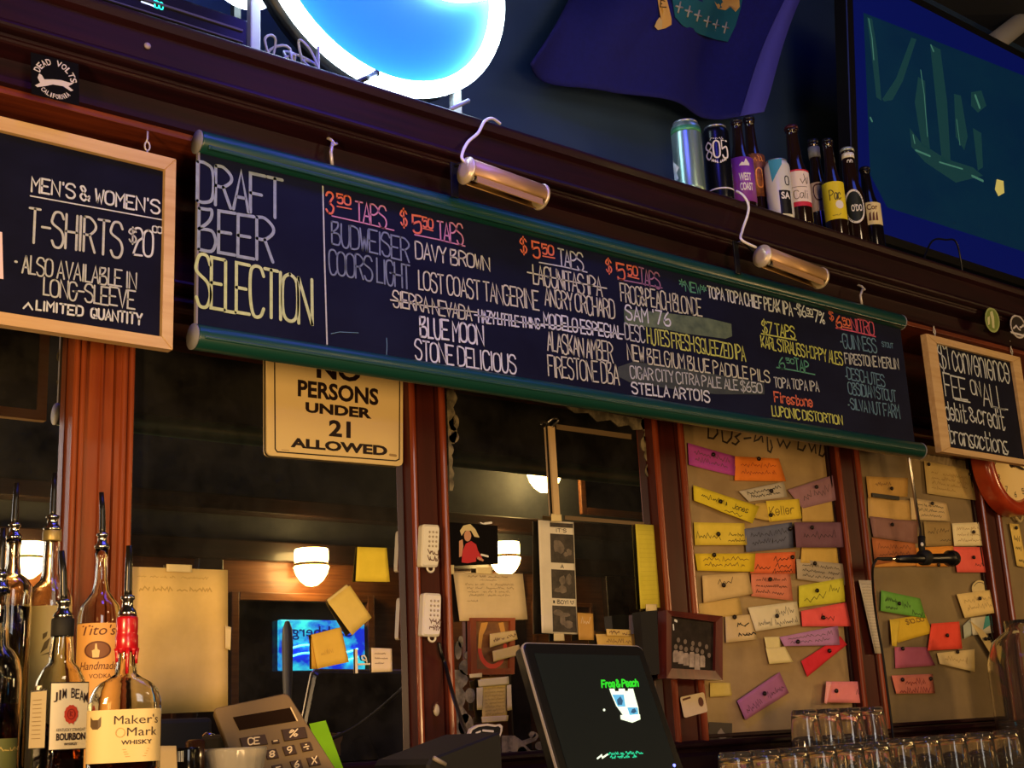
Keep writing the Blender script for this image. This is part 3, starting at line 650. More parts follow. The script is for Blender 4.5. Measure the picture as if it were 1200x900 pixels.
# ================================================================== brass picture lights over the menu
def picture_light(pa, pb, y, cord, brk, label):
    a = P(*pa, y); b = P(*pb, y)
    tt = thing('picture_light', label, 'lamp', a, 'brass picture lights over the beer menu')
    ax = (b - a).normalized(); ln = (b - a).length; r = .0275
    up = Vector((0, 0, 1)); up = (up - ax * up.dot(ax)).normalized(); fr = ax.cross(up)          # fr: towards the viewer or away
    if fr.y > 0: fr = -fr
    mb = MB(); n = 26; vs = []; fs = []
    for rr in (r, r - .0018):
        for h in (0, ln):
            for k in range(n + 1):
                q = math.radians(-38 + 286 * k / n); vs.append(a + ax * h + (fr * math.cos(q) + up * math.sin(q)) * rr)
    m = n + 1
    for k in range(n):
        fs += [[k, k + 1, m + k + 1, m + k], [2 * m + k, 3 * m + k, 3 * m + k + 1, 2 * m + k + 1], [k, 2 * m + k, 2 * m + k + 1, k + 1], [m + k, m + k + 1, 3 * m + k + 1, 3 * m + k]]
    fs += [[0, m, 3 * m, 2 * m], [n, 2 * m + n, 3 * m + n, m + n]]
    mb.add(vs, fs, True).build('shade', M_BRASS, tt)
    q = math.radians(-38); e = fr * math.cos(q) + up * math.sin(q)
    mb = MB(); s0 = a + ax * ln * .06 + e * r * .98; s1 = a + ax * ln * .93 + e * r * .98; dn = (-up * .95 + fr * .1) * .016
    mb.slab([s0, s1, s1 + dn, s0 + dn], e.cross(ax) * .0016).build('flange', M_BRASS, tt)
    for p, sg in ((a, -1), (b, 1)):
        MB().lathe([(r * .4, .006), (r * .86, .005), (r * .88, .002), (r * 1.06, .0015), (r * 1.08, -.002), (r * 1.02, -.005), (r * .98, -.005)], p, 24, axis=ax * sg).build('end_cap', mat('pale brass cap', (222, 206, 170), .35, .4), tt)
    MB().lathe([(.011, 0), (.0125, .002), (.0125, ln - .03), (.011, ln - .028)], a + ax * .015 - up * .004, 14, axis=ax).build('bulb', mat('unlit white bulb', (224, 220, 206), .3), tt)
    mb = MB(); p0 = P(brk[0], brk[1], YB - .028); p1 = P(brk[0], brk[2], YB - .028); wx = .016
    mb.box(p0.x - wx, p0.x + wx * .2, YB - .031, YB - .027, p1.z, p0.z, .001)
    mb.tube([(p0.x - wx * .3, YB - .03, p0.z - .006), (p0.x + .012, (YB + a.y) / 2, p0.z), a + ax * .03 - fr * r], .004, 8)
    mb.build('bracket', M_BLACK, tt)
    c = [P(px, py, yy) for px, py, yy in cord]
    MB().tube(smooth3(c), .0034, 8).build('cord', M_CORD, tt)
def smooth3(pts, n=6):
    out = []
    for i in range(len(pts) - 1):
        p0 = pts[max(i - 1, 0)]; p1 = pts[i]; p2 = pts[i + 1]; p3 = pts[min(i + 2, len(pts) - 1)]
        for q in range(n):
            u = q / n; out.append(.5 * (2 * p1 + (p2 - p0) * u + (2 * p0 - 5 * p1 + 4 * p2 - p3) * u * u + (3 * p1 - p0 - 3 * p2 + p3) * u ** 3))
    return out + [pts[-1]]
picture_light((546, 200), (634, 231), 1.985, [(545, 190, 1.985), (541, 183, 1.99), (548, 167, 2.0), (560, 156, 2.01), (568, 142, 2.022), (577, 139, 2.035), (586, 145, 2.05)], (534, 192, 232), 'brass tube picture light nearer the glowing sign, over the five fifty taps')
picture_light((893, 300), (961, 326), 1.985, [(886, 290, 1.985), (869, 281, 1.99), (870, 270, 2.01), (876, 252, 2.01), (877, 240, 2.012), (871, 229, 2.02), (863, 224, 2.04)], (863, 283, 321), 'brass tube picture light below the beer bottles, at the right half of the menu')

# ================================================================== glowing round sign on the ledge
cx, cz, R, yn = 1.508, 2.962, .322, 2.20
ZL = 2.528
t = thing('glowing_round_sign', 'large round glowing sign with white rim and blue face on the ledge', 'sign', (cx, yn, ZL))
MB().lathe([(R + .012, 0), (R + .012, .03), (R - .02, .032)], (cx, yn + .02, cz), 56, axis=(0, 1, 0)).build('back_shell', M_BLACK, t)
MB().lathe([(.001, 0), (R - .012, 0), (R - .012, .006), (.001, .006)], (cx, yn + .004, cz), 56, axis=(0, 1, 0), smooth=False).build('face', mat('lit blue sign disc', (34, 120, 230), .5, emit=(14, 104, 236), emit_s=.62), t)
M_NEON = mat('lit white neon', (255, 255, 255), .3, emit=(222, 246, 255), emit_s=11)
MB().tube([(cx + R * math.cos(k * 2 * PI / 64), yn - .012, cz + R * math.sin(k * 2 * PI / 64)) for k in range(64)], .019, 12, closed=True).build('rim_tube', M_NEON, t)
mb = MB(); mb.tube([(cx - R * .93 + R * 1.86 * k / 24, yn - .010, cz + .012 + .05 * math.sin(k / 24 * 2 * PI)) for k in range(25)], .016, 10)
mb.tube([(cx - R * .90 + R * 1.80 * k / 24, yn - .010, cz + .055 + .05 * math.sin(k / 24 * 2 * PI)) for k in range(25)], .016, 10)
mb.build('wave_tube', M_NEON, t)
M_STAND = mat('grey sign stand', (150, 156, 160), .5)
mb = MB()
p0 = P(308, 40, yn); mb.box(p0.x - .012, p0.x + .012, yn + .03, yn + .05, ZL + .02, 2.97, .003)
p1 = P(546, 118, yn); mb.box(p1.x - .012, p1.x + .012, yn + .03, yn + .05, ZL + .02, 2.75, .003)
mb.box(p0.x - .03, p1.x + .03, yn - .02, yn + .10, ZL + .0005, ZL + .019, .003)
mb.box(p1.x - .012, cx + R * .8, yn + .03, yn + .045, 2.735, 2.75); mb.box(p0.x, cx - R * .8, yn + .03, yn + .045, 2.80, 2.815)
mb.build('stand', M_STAND, t)
mb = MB()
a = P(420, 96, 2.10); b = P(441, 86, 2.16); mb.tube([a, b], .006, 8); mb.ball(b, .008); mb.build('clamp', M_BLACK, t)
mb = MB(); a = P(528, 128, 2.12); b = P(549, 118, 2.14); mb.tube([a, b], .005, 8); mb.build('clamp', M_STAND, t)
# second glowing sign, only its rim at the top edge
p = P(284, 0, 2.35)
t = thing('small_glowing_sign', 'white glowing tube sign at the top edge left of the blue disc', 'sign', (p.x, 2.35, ZL))
MB().tube([(p.x + .085 * math.cos(k * 2 * PI / 32), 2.35, p.z + .078 + .085 * math.sin(k * 2 * PI / 32)) for k in range(32)], .013, 10, closed=True).build('rim_tube', M_NEON, t)
MB().box(p.x - .008, p.x + .008, 2.372, 2.39, ZL + .001, p.z + .2).build('post', M_BLACK, t)
# cable box
t = thing('cable_box', 'black cable box with green digits lying on the ledge beside the glowing sign', 'electronics', (1.0, 2.2, ZL))
br = P(291, 55, 2.06); z1 = P(291, 23, 2.06).z
MB().box(.62, br.x, 2.062, 2.30, ZL + .001, z1, .004).build('body', mat('gloss black casing', (20, 20, 26), .22), t)
mb = MB(); mb.box(.64, br.x - .012, 2.058, 2.0615, z1 - .030, z1 - .026); mb.box(.64, br.x - .012, 2.058, 2.0615, ZL + .02, ZL + .023); mb.build('front_trim', mat('dark grey trim', (70, 72, 84), .3), t)
mb = MB(); write(mb, '100', (180, 8), (191, 11.5), 8, 8, wall(2.0612), 1.6, .9, 0); mb.build('digits', mat('lit green digits', (40, 220, 200), .4, emit=(40, 240, 215), emit_s=1.2), t, fixn=False)
mb = MB(); line(mb, [(166, 2), (175, 5), (180, 7)], wall(2.0612), 2.2); mb.build('status_light', mat('lit white digits', (200, 220, 255), .4, emit=(190, 215, 255), emit_s=1.0), t, fixn=False)
# tangle of cables
t = thing('cable_tangle', 'tangle of thin grey cables on the ledge between box and glowing sign', 'cables', (1.2, 2.12, ZL))
for k in range(9):
    x = 1.155 + k * .017; q = [Vector((x + random.uniform(-.02, .02), 2.08 + random.uniform(0, .06), ZL + .006)), Vector((x + random.uniform(-.05, .02), 2.09 + random.uniform(0, .05), ZL + random.uniform(.03, .08))),
         Vector((x + random.uniform(-.02, .05), 2.12, ZL + random.uniform(.05, .11))), Vector((x + random.uniform(.0, .08), 2.15, ZL + .006))]
    MB().tube(smooth3(q), .0028, 6).build('cable', mat('grey cable', (150, 160, 170), .5), t)

# ================================================================== television
yb, yt = 2.35, 2.255
xl = 3.413; zb = P(1010, 276, yb).z; zt = P(990, -48, yt).z; xr = xl + 1.55
o0 = Vector((xl, yb, zb)); upv = (Vector((xl, yt, zt)) - o0); H = upv.length; upv.normalize(); rt = Vector((1, 0, 0)); nv = rt.cross(upv)
if nv.y > 0: nv = -nv
TVP = (o0, nv)
def tvp(u, v, e=0): return o0 + rt * u + upv * v + nv * e
t = thing('television', 'large television tilted forward above the ledge with dim blue picture', 'television', (xl + .78, yb + .05, ZL))
MB().slab([tvp(0, 0), tvp(1.55, 0), tvp(1.55, H), tvp(0, H)], -nv * .05, 0, .003).build('casing', M_BLACK, t)
M_TVB = mat('dim blue screen border', (6, 10, 60), .25, emit=(8, 20, 94), emit_s=.45, spec=.4)
MB().slab([tvp(.035, .03, .001), tvp(1.515, .03, .001), tvp(1.515, H - .03, .001), tvp(.035, H - .03, .001)], -nv * .0008).build('screen', M_TVB, t); scr = bpy.data.objects['screen']
M_TVP = mat('dim teal screen picture', (4, 26, 44), .25, rgb2=(8, 44, 50), scale=(3, 3, 5), emit=(6, 34, 60), emit_s=.55, detail=6)
q = [PL(a, b, shift(TVP, .0016)) for a, b in ((1012, 15), (1216, 95), (1216, 300), (1040, 243), (1020, 205))]
MB().slab(q, -nv * .0005).build('picture', M_TVP, scr)
M_TVG = mat('pale green screen streaks', (60, 110, 100), .4, emit=(70, 130, 112), emit_s=.42); M_TVG2 = mat('dark green screen shapes', (18, 50, 50), .4, emit=(16, 54, 58), emit_s=.6)
M_TVY = mat('yellow screen spot', (200, 190, 110), .4, emit=(180, 170, 90), emit_s=.5)
TV2 = shift(TVP, .0022); TV3 = shift(TVP, .0026)
mb = MB()
for pts in ([(1016, 20), (1021, 60), (1027, 114), (1033, 118), (1028, 60), (1022, 22)], [(1068, 44), (1074, 46), (1058, 95), (1046, 117), (1036, 119), (1034, 116), (1050, 92)],
            [(1090, 52), (1102, 58), (1110, 120), (1114, 190), (1104, 192), (1098, 130)], [(1076, 90), (1084, 95), (1086, 140), (1090, 176), (1080, 170), (1072, 120)], [(1118, 110), (1126, 112), (1134, 160), (1130, 176), (1120, 160)],
            [(1140, 150), (1150, 156), (1152, 196), (1146, 200)], [(1066, 150), (1080, 168), (1108, 186), (1140, 196), (1152, 206), (1120, 214), (1084, 190), (1068, 172)], [(1138, 108), (1150, 106), (1156, 124), (1146, 132), (1138, 124)]):
    poly(mb, pts, TV2)
mb.build('picture_shapes', M_TVG2, scr, fixn=False)
mb = MB()
for pts, w_ in (([(1018, 22), (1022, 45), (1024, 70)], 1.8), ([(1079, 82), (1083, 110), (1087, 160)], 1.4), ([(1070, 158), (1072, 168)], 2), ([(1073, 176), (1090, 183)], 2.5), ([(1101, 190), (1128, 198)], 2), ([(1139, 206), (1152, 212)], 3), ([(1121, 140), (1125, 170)], 1.2), ([(1091, 53), (1094, 60)], 2.5), ([(1143, 112), (1148, 126)], 4), ([(1020, 138), (1022, 142)], 3)):
    line(MB(), pts, TV3, w_).build('picture_glint', M_TVG, scr, fixn=False)
mb = MB(); poly(mb, [(1168, 210), (1176, 212), (1177, 226), (1170, 230), (1166, 222)], TV3); mb.build('picture_spot', M_TVY, scr, fixn=False)
mb = MB(); c0 = xl + .78; mb.tube([tvp(.78, .3, -.052), (c0, yb + .14, zb + .2), (c0, yb + .16, ZL + .02)], .025, 12); mb.box(c0 - .3, c0 + .3, yb - .02, yb + .34, ZL + .0005, ZL + .018, .004); mb.build('stand', M_BLACK, t)
# thin cable below the television
a = [P(1078, 294, 2.08), P(1092, 283, 2.10), P(1108, 281, 2.12), P(1122, 287, 2.14), P(1124, 292, 2.16)]; a[0].z = ZL + .004; a[-1].z = ZL + .004
tag(MB().tube(smooth3(a), .003, 6).build('cable', M_BLACK), 'thin dark cable on the ledge in front of the television', 'cable')

# ================================================================== flag
M_FLAG = mat('royal blue flag cloth', (10, 14, 94), .85, rgb2=(14, 18, 104), scale=(60, 60, 60))
YFg = 2.62
t = thing('flag', 'royal blue flag with yellow scroll and green shield hanging above the bottles', 'flag', P(780, 130, YFg))
tlw, trw, brw, blw = P(716, -62, YFg), P(945, -62, YFg), P(876, 140, YFg), P(622, 74, YFg)
NU, NV = 40, 30; vs = []
def flagpt(u, v, e=0):
    p = (blw * (1 - u) + brw * u) * (1 - v) + (tlw * (1 - u) + trw * u) * v
    sag = -.03 * math.sin(PI * u) * (1 - v) * .5
    y = .045 * math.sin(u * 9 + v * 2.2) * (1 - .3 * v) + .03 * math.sin(u * 4 - v * 5) + .02 * math.sin(u * 17 + v * 3) * (.4 if u > .35 else 1)
    if u > .9: y -= (u - .9) * .5
    return p + Vector((0, y - e, sag))
for e in (0, -.003):
    for i in range(NU + 1):
        for j in range(NV + 1): vs.append(flagpt(i / NU, j / NV, e))
fs = []; N1 = (NU + 1) * (NV + 1)
def id_(i, j, k=0): return k * N1 + i * (NV + 1) + j
for i in range(NU):
    for j in range(NV):
        fs.append([id_(i, j), id_(i + 1, j), id_(i + 1, j + 1), id_(i, j + 1)]); fs.append([id_(i, j, 1), id_(i, j + 1, 1), id_(i + 1, j + 1, 1), id_(i + 1, j, 1)])
for i in range(NU): fs += [[id_(i, 0), id_(i, 0, 1), id_(i + 1, 0, 1), id_(i + 1, 0)], [id_(i, NV), id_(i + 1, NV), id_(i + 1, NV, 1), id_(i, NV, 1)]]
for j in range(NV): fs += [[id_(0, j), id_(0, j + 1), id_(0, j + 1, 1), id_(0, j, 1)], [id_(NU, j), id_(NU, j, 1), id_(NU, j + 1, 1), id_(NU, j + 1)]]
MB().add(vs, fs, True).build('cloth', M_FLAG, t)
mb = MB(); vs = []
for j in range(NV + 1):
    for u in (.945, 1.003): vs.append(flagpt(u, j / NV, .006))
n = len(vs); vs += [v + Vector((0, .003, 0)) for v in vs]
fs = []
for j in range(NV): a = 2 * j; fs += [[a, a + 1, a + 3, a + 2], [n + a, n + a + 2, n + a + 3, n + a + 1], [a, a + 2, n + a + 2, n + a], [a + 1, n + a + 1, n + a + 3, a + 3]]
mb.add(vs, fs, True).build('hem', mat('pale violet flag hem', (78, 76, 168), .8), t)
# emblem on the cloth: pixel -> cloth uv by iteration
def cloth_px(px, py, e=.004):
    u, v = .5, .5
    for _ in range(25):
        p = flagpt(u, v, e); q = p - EYE; cx_ = q.dot(RIGHT) / q.dot(FWD) * F + 600; cy_ = q.dot(DOWN) / q.dot(FWD) * F + 450
        u += (px - cx_) / 280 * .7; v -= (py - cy_) / 200 * .7
        u = min(max(u, -.05), 1.05); v = min(max(v, -.1), 1.15)
    return flagpt(u, v, e)
def cloth_poly(pts, m, nm, e=.004):
    # dense outline, fan filled in small cells so that it follows the folds
    c = (sum(p[0] for p in pts) / len(pts), sum(p[1] for p in pts) / len(pts)); rings = []
    for s_ in (1, .75, .5, .25): rings.append([(c[0] + (p[0] - c[0]) * s_, c[1] + (p[1] - c[1]) * s_) for p in pts])
    vs = [cloth_px(*p, e) for r in rings for p in r] + [cloth_px(*c, e)]; n = len(pts); fs = []
    for r in range(3):
        for i in range(n): j = (i + 1) % n; fs.append([r * n + i, r * n + j, (r + 1) * n + j, (r + 1) * n + i])
    for i in range(n): fs.append([3 * n + i, 3 * n + (i + 1) % n, 4 * n])
    return MB().add(vs, fs, True).build(nm, m, t, fixn=False)
cloth_poly([(788, -30), (830, -22), (872, -12), (868, 10), (862, 30), (853, 49), (838, 46), (820, 40), (800, 30), (791, 20), (788, 0)], mat('green flag shield', (18, 96, 104), .8), 'shield', .005)
M_SCROLL = mat('yellow flag scroll', (216, 170, 84), .8)
cloth_poly([(769, -12), (779, -10), (783, 5), (787, 22), (787, 29), (780, 33), (776, 34), (775, 24), (772, 8)], M_SCROLL, 'scroll', .005)
cloth_poly([(768, 25), (773, 20), (776, 24), (776, 34), (771, 35), (767, 31)], mat('pale flag scroll end', (206, 178, 110), .8), 'scroll_end', .0055)
cloth_poly([(834, -6), (866, -4), (867, 8), (862, 14), (856, 8), (850, 12), (841, 10)], M_SCROLL, 'emblem', .006)
mb = MB()
for x, y in ((796, 8), (807, 13), (818, 18), (829, 25), (839, 29), (850, 32)):
    for a, b in (((x - 1.5, y + 7), (x + 1.5, y - 6)), ((x - 4, y - 1), (x + 4, y + 1))):
        mb.tube([cloth_px(*a, .0065), cloth_px(*b, .0065)], .0034, 5)
mb.build('stars', mat('pale flag stars', (160, 158, 150), .8), t)
mb = MB()
for seg in strokes('E', jit=0): mb.tube([cloth_px(774.2 + 5.0 * u + .8 * v - .5, 8.0 - 8.0 * v + 1.5 * u, .0065) for u, v in seg], .0016, 5)
mb.build('letter', M_INK, t)

a, b = P(1166, 50, 2.66), P(1222, 6, 2.66)
tag(MB().tube([a, b, b + (b - a) * 1.2], .045, 16).build('ceiling_pipe', mat('pale grey pipe', (150, 148, 146), .6)), 'pale grey pipe running up behind the television at the top right corner', 'pipe')
# ================================================================== cans and bottles on the ledge
M_AMBER = mat('dark brown bottle glass', (30, 16, 12), .1, spec=.7, coat=.5)
def cyl(px, y, dx=0): return P(px, 200, y)
def facing(c, off=0):
    return math.atan2(-c.y, -c.x) + off
def patch(mb, c, r, z0, z1, a0, a1, n=14, m=2, mi=0):
    vs = []; fs = []
    for j in range(m + 1):
        for i in range(n + 1):
            a = a0 + (a1 - a0) * i / n; vs.append((c.x + r * math.cos(a), c.y + r * math.sin(a), z0 + (z1 - z0) * j / m))
    for j in range(m):
        for i in range(n): k = j * (n + 1) + i; fs.append([k, k + 1, k + n + 2, k + n + 1])
    return mb.add(vs, fs, True, mi)
def band(c, r, z0, z1, m, nm, t, a0=None, a1=None):
    """label wrapped round the body: thin closed sleeve, or a patch between angles"""
    if a0 is None: return MB().lathe([(r - .0004, z0), (r, z0), (r, z1), (r - .0004, z1)], (c.x, c.y, 0), 32, smooth=True).build(nm, m, t)
    return patch(MB(), c, r, z0, z1, a0, a1).build(nm, m, t, fixn=False)
def on_cyl(c, r, a_mid, w_, z0, z1):
    """u,v -> point on the cylinder, text running left to right for the viewer"""
    def fn(u, v): a = a_mid + (u - .5) * w_ / r; return Vector((c.x + r * math.cos(a), c.y + r * math.sin(a), z0 + (z1 - z0) * v))
    return fn
def cyl_text(mb, s, c, r, a_mid, w_, z0, z1, bold=0, shear=0): return print_text(mb, s, None, None, bold, shear, 0, on_cyl(c, r, a_mid, w_, z0, z1))
def cyl_write(mb, s, c, r, a_mid, w_, z0, z1, wd, gap=1.1):
    fn = on_cyl(c, r, a_mid, w_, z0, z1)
    for p in strokes(s, gap, .05):
        pts = [fn(u, v) for u, v in p]; a = a_mid + (p[0][0] - .5) * w_ / r; mb.ribbon(pts, (math.cos(a), math.sin(a), 0), wd)
    return mb
def cyl_poly(mb, c, r, a_mid, w_, z0, z1, pts):
    fn = on_cyl(c, r, a_mid, w_, z0, z1); vs, fs = cut_uv(pts, .1 * r / w_); return mb.add([fn(u, v) for u, v in vs], fs)
LEDGE = 'bottles and cans on the ledge'
def can(px, y, r, ztop, label, body, lidm):
    c = P(px, 205, y); t = thing('beer_can', label, 'can', (c.x, c.y, ZL), LEDGE); h = ztop - ZL
    MB().lathe([(r * .74, .0005), (r * .82, .001), (r * .98, .012), (r, .018), (r, h - .022), (r * .97, h - .014), (r * .82, h - .004)], (c.x, c.y, ZL), 32).build('body', body, t)
    MB().lathe([(r * .825, h - .004), (r * .84, h), (r * .79, h), (r * .76, h - .005), (.001, h - .005)], (c.x, c.y, ZL), 32).build('lid', lidm, t)
    return t, c
M_ALU = mat('aluminium', (200, 204, 206), .3, .9)
zt = P(808, 147, 2.085).z
t, c = can(808, 2.085, .0385, zt, 'tall silver can with green top, first from the left on the ledge', mat('silver green can', (170, 200, 192), .28, .7, rgb2=(120, 160, 150), scale=(60, 60, 4)), M_ALU)
h = zt - ZL; band(c, .0387, zt - .034, zt - .020, mat('green can band', (70, 150, 104), .35, .3), 'top_band', t)
mb = MB(); a = facing(c, -.9); cyl_poly(mb, c, .0389, a, .05, ZL + .035, ZL + .105, [(0, 0), (.6, .1), (.45, .35), (.7, .5), (.3, .8), (.1, 1), (0, .6)]); mb.build('artwork', mat('pale can art', (206, 220, 216), .5), t, fixn=False)
zt = P(842, 152, 2.085).z
t, c = can(843, 2.085, .0345, zt, 'black can marked 805, second from the left on the ledge', mat('black can', (14, 16, 24), .25, .3), M_ALU)
a = facing(c, -.02); r = .0350
M_LW = mat('white label print', (226, 226, 220), .6)
mb = MB()
cyl_write(mb, '805', c, r, a, .060, zt - .098, zt - .050, .0042, 1.5)
for sg in (-1, 1):
    for k in range(4): cyl_poly(mb, c, r, a + .1, .04, zt - .115, zt - .095, [(.5 + sg * (.04 + k * .11), .1 + k * .14), (.5 + sg * (.12 + k * .12), .55 + k * .14), (.5 + sg * (.16 + k * .12), .1 + k * .12)])
cyl_write(mb, '~~~~~', c, r, a, .034, zt - .046, zt - .040, .0012); mb.build('lettering', M_LW, t, fixn=False)
band(c, .0348, ZL + .035, ZL + .039, M_LW, 'stripe', t)
def bottle(px, y, r, ztop, label, capm, glass=M_AMBER, neck=.013, shoulder=.47, group=LEDGE):
    c = P(px, 205, y); t = thing('beer_bottle', label, 'bottle', (c.x, c.y, ZL), group); h = ztop - ZL
    MB().lathe([(r * .86, .0005), (r * .96, .003), (r, .010), (r, h * shoulder), (r * .97, h * (shoulder + .035)), (r * .82, h * (shoulder + .10)), (r * .62, h * (shoulder + .17)), (neck * 1.25, h * (shoulder + .26)),
                (neck * 1.05, h * .90), (neck * 1.0, h * .935), (neck * 1.16, h * .94), (neck * 1.16, h * .962), (neck, h * .965), (neck * .98, h * .975)], (c.x, c.y, ZL), 28).build('glass', glass, t)
    MB().lathe([(neck * 1.28, h * .963), (neck * 1.22, h * .985), (neck * 1.05, h * .998), (.001, h)], (c.x, c.y, ZL), 21).build('cap', capm, t)
    return t, c, h
def zpx(px, py, y): return P(px, py, y).z
y = 2.10
M_CAPD = mat('dark crown cap', (40, 40, 48), .3, .6)
# purple label bottle
t, c, h = bottle(869, y, .034, zpx(864, 141, y), 'dark bottle with purple west coast label, right of the 805 can', M_CAPD)
r = .0343; z0, z1 = zpx(869, 240, y), zpx(869, 190, y)
lb = band(c, r, z0, z1, mat('purple label', (132, 60, 170), .5), 'label', t)
mb = MB(); a = facing(c, .28); cyl_text(mb, 'WEST', c, r + .0004, a, .034, zpx(869, 217, y), zpx(869, 208, y), .03); cyl_text(mb, 'COAST', c, r + .0004, a + .05, .036, zpx(869, 228, y), zpx(869, 219, y), .03)
cyl_poly(mb, c, r + .0004, a, .03, zpx(869, 200, y), zpx(869, 192, y), [(0, 0), (.3, .5), (.5, .4), (.7, 1), (1, .3), (1, 0)]); mb.build('lettering', M_LW, lb, fixn=False)
# amber label bottle
t, c, h = bottle(884, 2.145, .033, zpx(877, 137, 2.145), 'dark bottle with orange brown label, between the purple bottle and the white can', M_CAPD)
yy = 2.145; lb = band(c, .0333, zpx(889, 236, yy), zpx(889, 188, yy), mat('orange brown label', (96, 58, 40), .5, rgb2=(170, 98, 50), scale=(50, 50, 50)), 'label', t)
mb = MB(); a = facing(c, .45); cyl_write(mb, '~~~', c, .0337, a, .022, zpx(889, 196, yy), zpx(889, 190, yy), .002)
cyl_write(mb, 'O', c, .0337, a, .018, zpx(889, 226, yy), zpx(889, 204, yy), .004); mb.build('lettering', mat('orange label print', (236, 150, 70), .6), lb, fixn=False)
# white can
zt = zpx(909, 190, 2.075)
t, c = can(911, 2.075, .0345, zt, 'white can with blue triangle and black block, left of the red and white bottle', mat('white can', (214, 218, 214), .35, .1), M_ALU)
a = facing(c, .05); mb = MB(); cyl_poly(mb, c, .0349, a - .15, .05, zpx(909, 217, 2.075), zpx(909, 192, 2.075), [(.12, 1), (.9, 1), (.86, .75), (.25, 0)]); mb.build('artwork', mat('sky blue can art', (60, 150, 190), .5), t, fixn=False)
mb = MB(); cyl_poly(mb, c, .0349, a + .42, .034, ZL + .012, zpx(912, 228, 2.075), [(0, 0), (1, 0), (1, 1), (0, 1)]); cyl_write(mb, 'O', c, .0349, a + .7, .012, zpx(912, 222, 2.075), zpx(912, 212, 2.075), .003); mb.build('artwork', M_BLACK, t, fixn=False)
mb = MB(); cyl_text(mb, 'SA', c, .0353, a + .45, .026, zpx(912, 238, 2.075), zpx(912, 230, 2.075), .03); mb.build('lettering', M_LW, t, fixn=False)
# red white label
y = 2.075; t, c, h = bottle(933, y, .0335, zpx(927, 148, y), 'dark longneck bottle with red edged white label, right of the white can', mat('red dark cap', (70, 30, 44), .3, .5), neck=.0155)
z0, z1 = zpx(936, 246, y), zpx(936, 205, y); a = facing(c, .10)
band(c, .0338, z0, z1, mat('red label edge', (196, 40, 66), .5), 'label_edge', t, a - 1.5, a + 1.3)
lb = band(c, .0341, z0 + .013, z1 - .005, mat('cream label', (226, 216, 208), .5), 'label', t, a - 1.5, a + 1.3)
mb = MB(); cyl_write(mb, 'Cali', c, .0345, a + .15, .040, z0 + .022, z0 + .045, .0018, 1.0); cyl_poly(mb, c, .0345, a, .05, z0 + .055, z0 + .0565, [(0, 0), (1, 0), (1, 1), (0, 1)]); cyl_write(mb, '~~', c, .0345, a + .4, .02, z0 + .065, z0 + .095, .002); mb.build('lettering', M_INKG, lb, fixn=False)
band(c, .0162, zpx(928, 182, y), zpx(928, 172, y), M_LW, 'neck_label', t, a - 1, a + 1)
# C label
y = 2.168; t, c, h = bottle(957, y, .0335, zpx(942, 160, y), 'dark bottle with tan letter C label, left of the yellow label bottle', M_CAPD)
z0, z1 = zpx(955, 249, y), zpx(955, 217, y); a = facing(c, .12)
lb = band(c, .0343, z0, z1, mat('tan label', (176, 146, 130), .5, rgb2=(206, 182, 160), scale=(90, 90, 8)), 'label', t, a - 1.4, a + 1.2)
mb = MB(); cyl_write(mb, 'C', c, .0347, a - .1, .026, z0 + .035, z1 - .008, .005); mb.build('lettering', mat('dark red print', (70, 26, 30), .6), lb, fixn=False)
band(c, .0172, zpx(944, 182, y), zpx(944, 170, y), mat('grey neck label', (120, 122, 128), .5), 'neck_label', t)
# yellow label
y = 2.098; t, c, h = bottle(974, y, .0325, zpx(960, 160, y), 'dark bottle with yellow label, fourth from the right end of the row', M_CAPD)
z0, z1 = zpx(974, 259, y), zpx(974, 217, y); a = facing(c, .1)
lb = band(c, .0328, z0, z1, mat('yellow label', (222, 206, 36), .5), 'label', t, a - 1.3, a + 1.15)
mb = MB(); cyl_write(mb, 'Pac', c, .0332, a + .05, .032, z0 + .058, z0 + .088, .0028); cyl_write(mb, '~~~', c, .0332, a - .1, .02, z0 + .010, z0 + .016, .001); mb.build('lettering', mat('olive print', (70, 66, 30), .6), lb, fixn=False)
mb = MB(); cyl_poly(mb, c, .0332, a + .35, .024, z0 + .030, z0 + .056, [(.5 + .5 * math.cos(k * PI / 6), .5 + .5 * math.sin(k * PI / 6)) for k in range(12)]); mb.build('emblem', M_LW, lb, fixn=False)
# green-cap bottle
y = 2.08; t, c, h = bottle(996, y, .0335, zpx(981, 170, y), 'dark bottle with white banded neck and oval black label, third from the right', mat('pale cap', (170, 180, 178), .35, .4), neck=.0165)
band(c, .0182, zpx(983, 183, y), zpx(983, 177, y), M_LW, 'neck_band', t); a = facing(c, .15)
mb = MB(); cyl_text(mb, 'OD', c, .0186, facing(c, .25), .018, zpx(984, 191, y), zpx(984, 186, y), .03); mb.build('neck_lettering', M_LW, t, fixn=False)
z0, z1 = zpx(996, 264, y), zpx(996, 226, y)
mb = MB(); fn = on_cyl(c, .0341, a - .05, .062, z0, z1)
ou = [fn(.5 + .5 * math.cos(k * PI / 16), .5 + .5 * math.sin(k * PI / 16)) for k in range(32)]; inn = [fn(.5 + .42 * math.cos(k * PI / 16), .5 + .44 * math.sin(k * PI / 16)) for k in range(32)]
mb.add(ou + inn, [[k, (k + 1) % 32, 32 + (k + 1) % 32, 32 + k] for k in range(32)]).build('label_rim', M_LW, t, fixn=False)
mb = MB(); cyl_poly(mb, c, .0340, a - .05, .060, z0 + .003, z1 - .003, [(.5 + .5 * math.cos(k * PI / 12), .5 + .5 * math.sin(k * PI / 12)) for k in range(24)]); mb.build('label', mat('green black label', (26, 34, 26), .4), t, fixn=False)
mb = MB(); cyl_text(mb, "O'DO", c, .0345, a + .1, .032, z0 + .036, z0 + .058, .03); mb.build('lettering', M_LW, t, fixn=False)
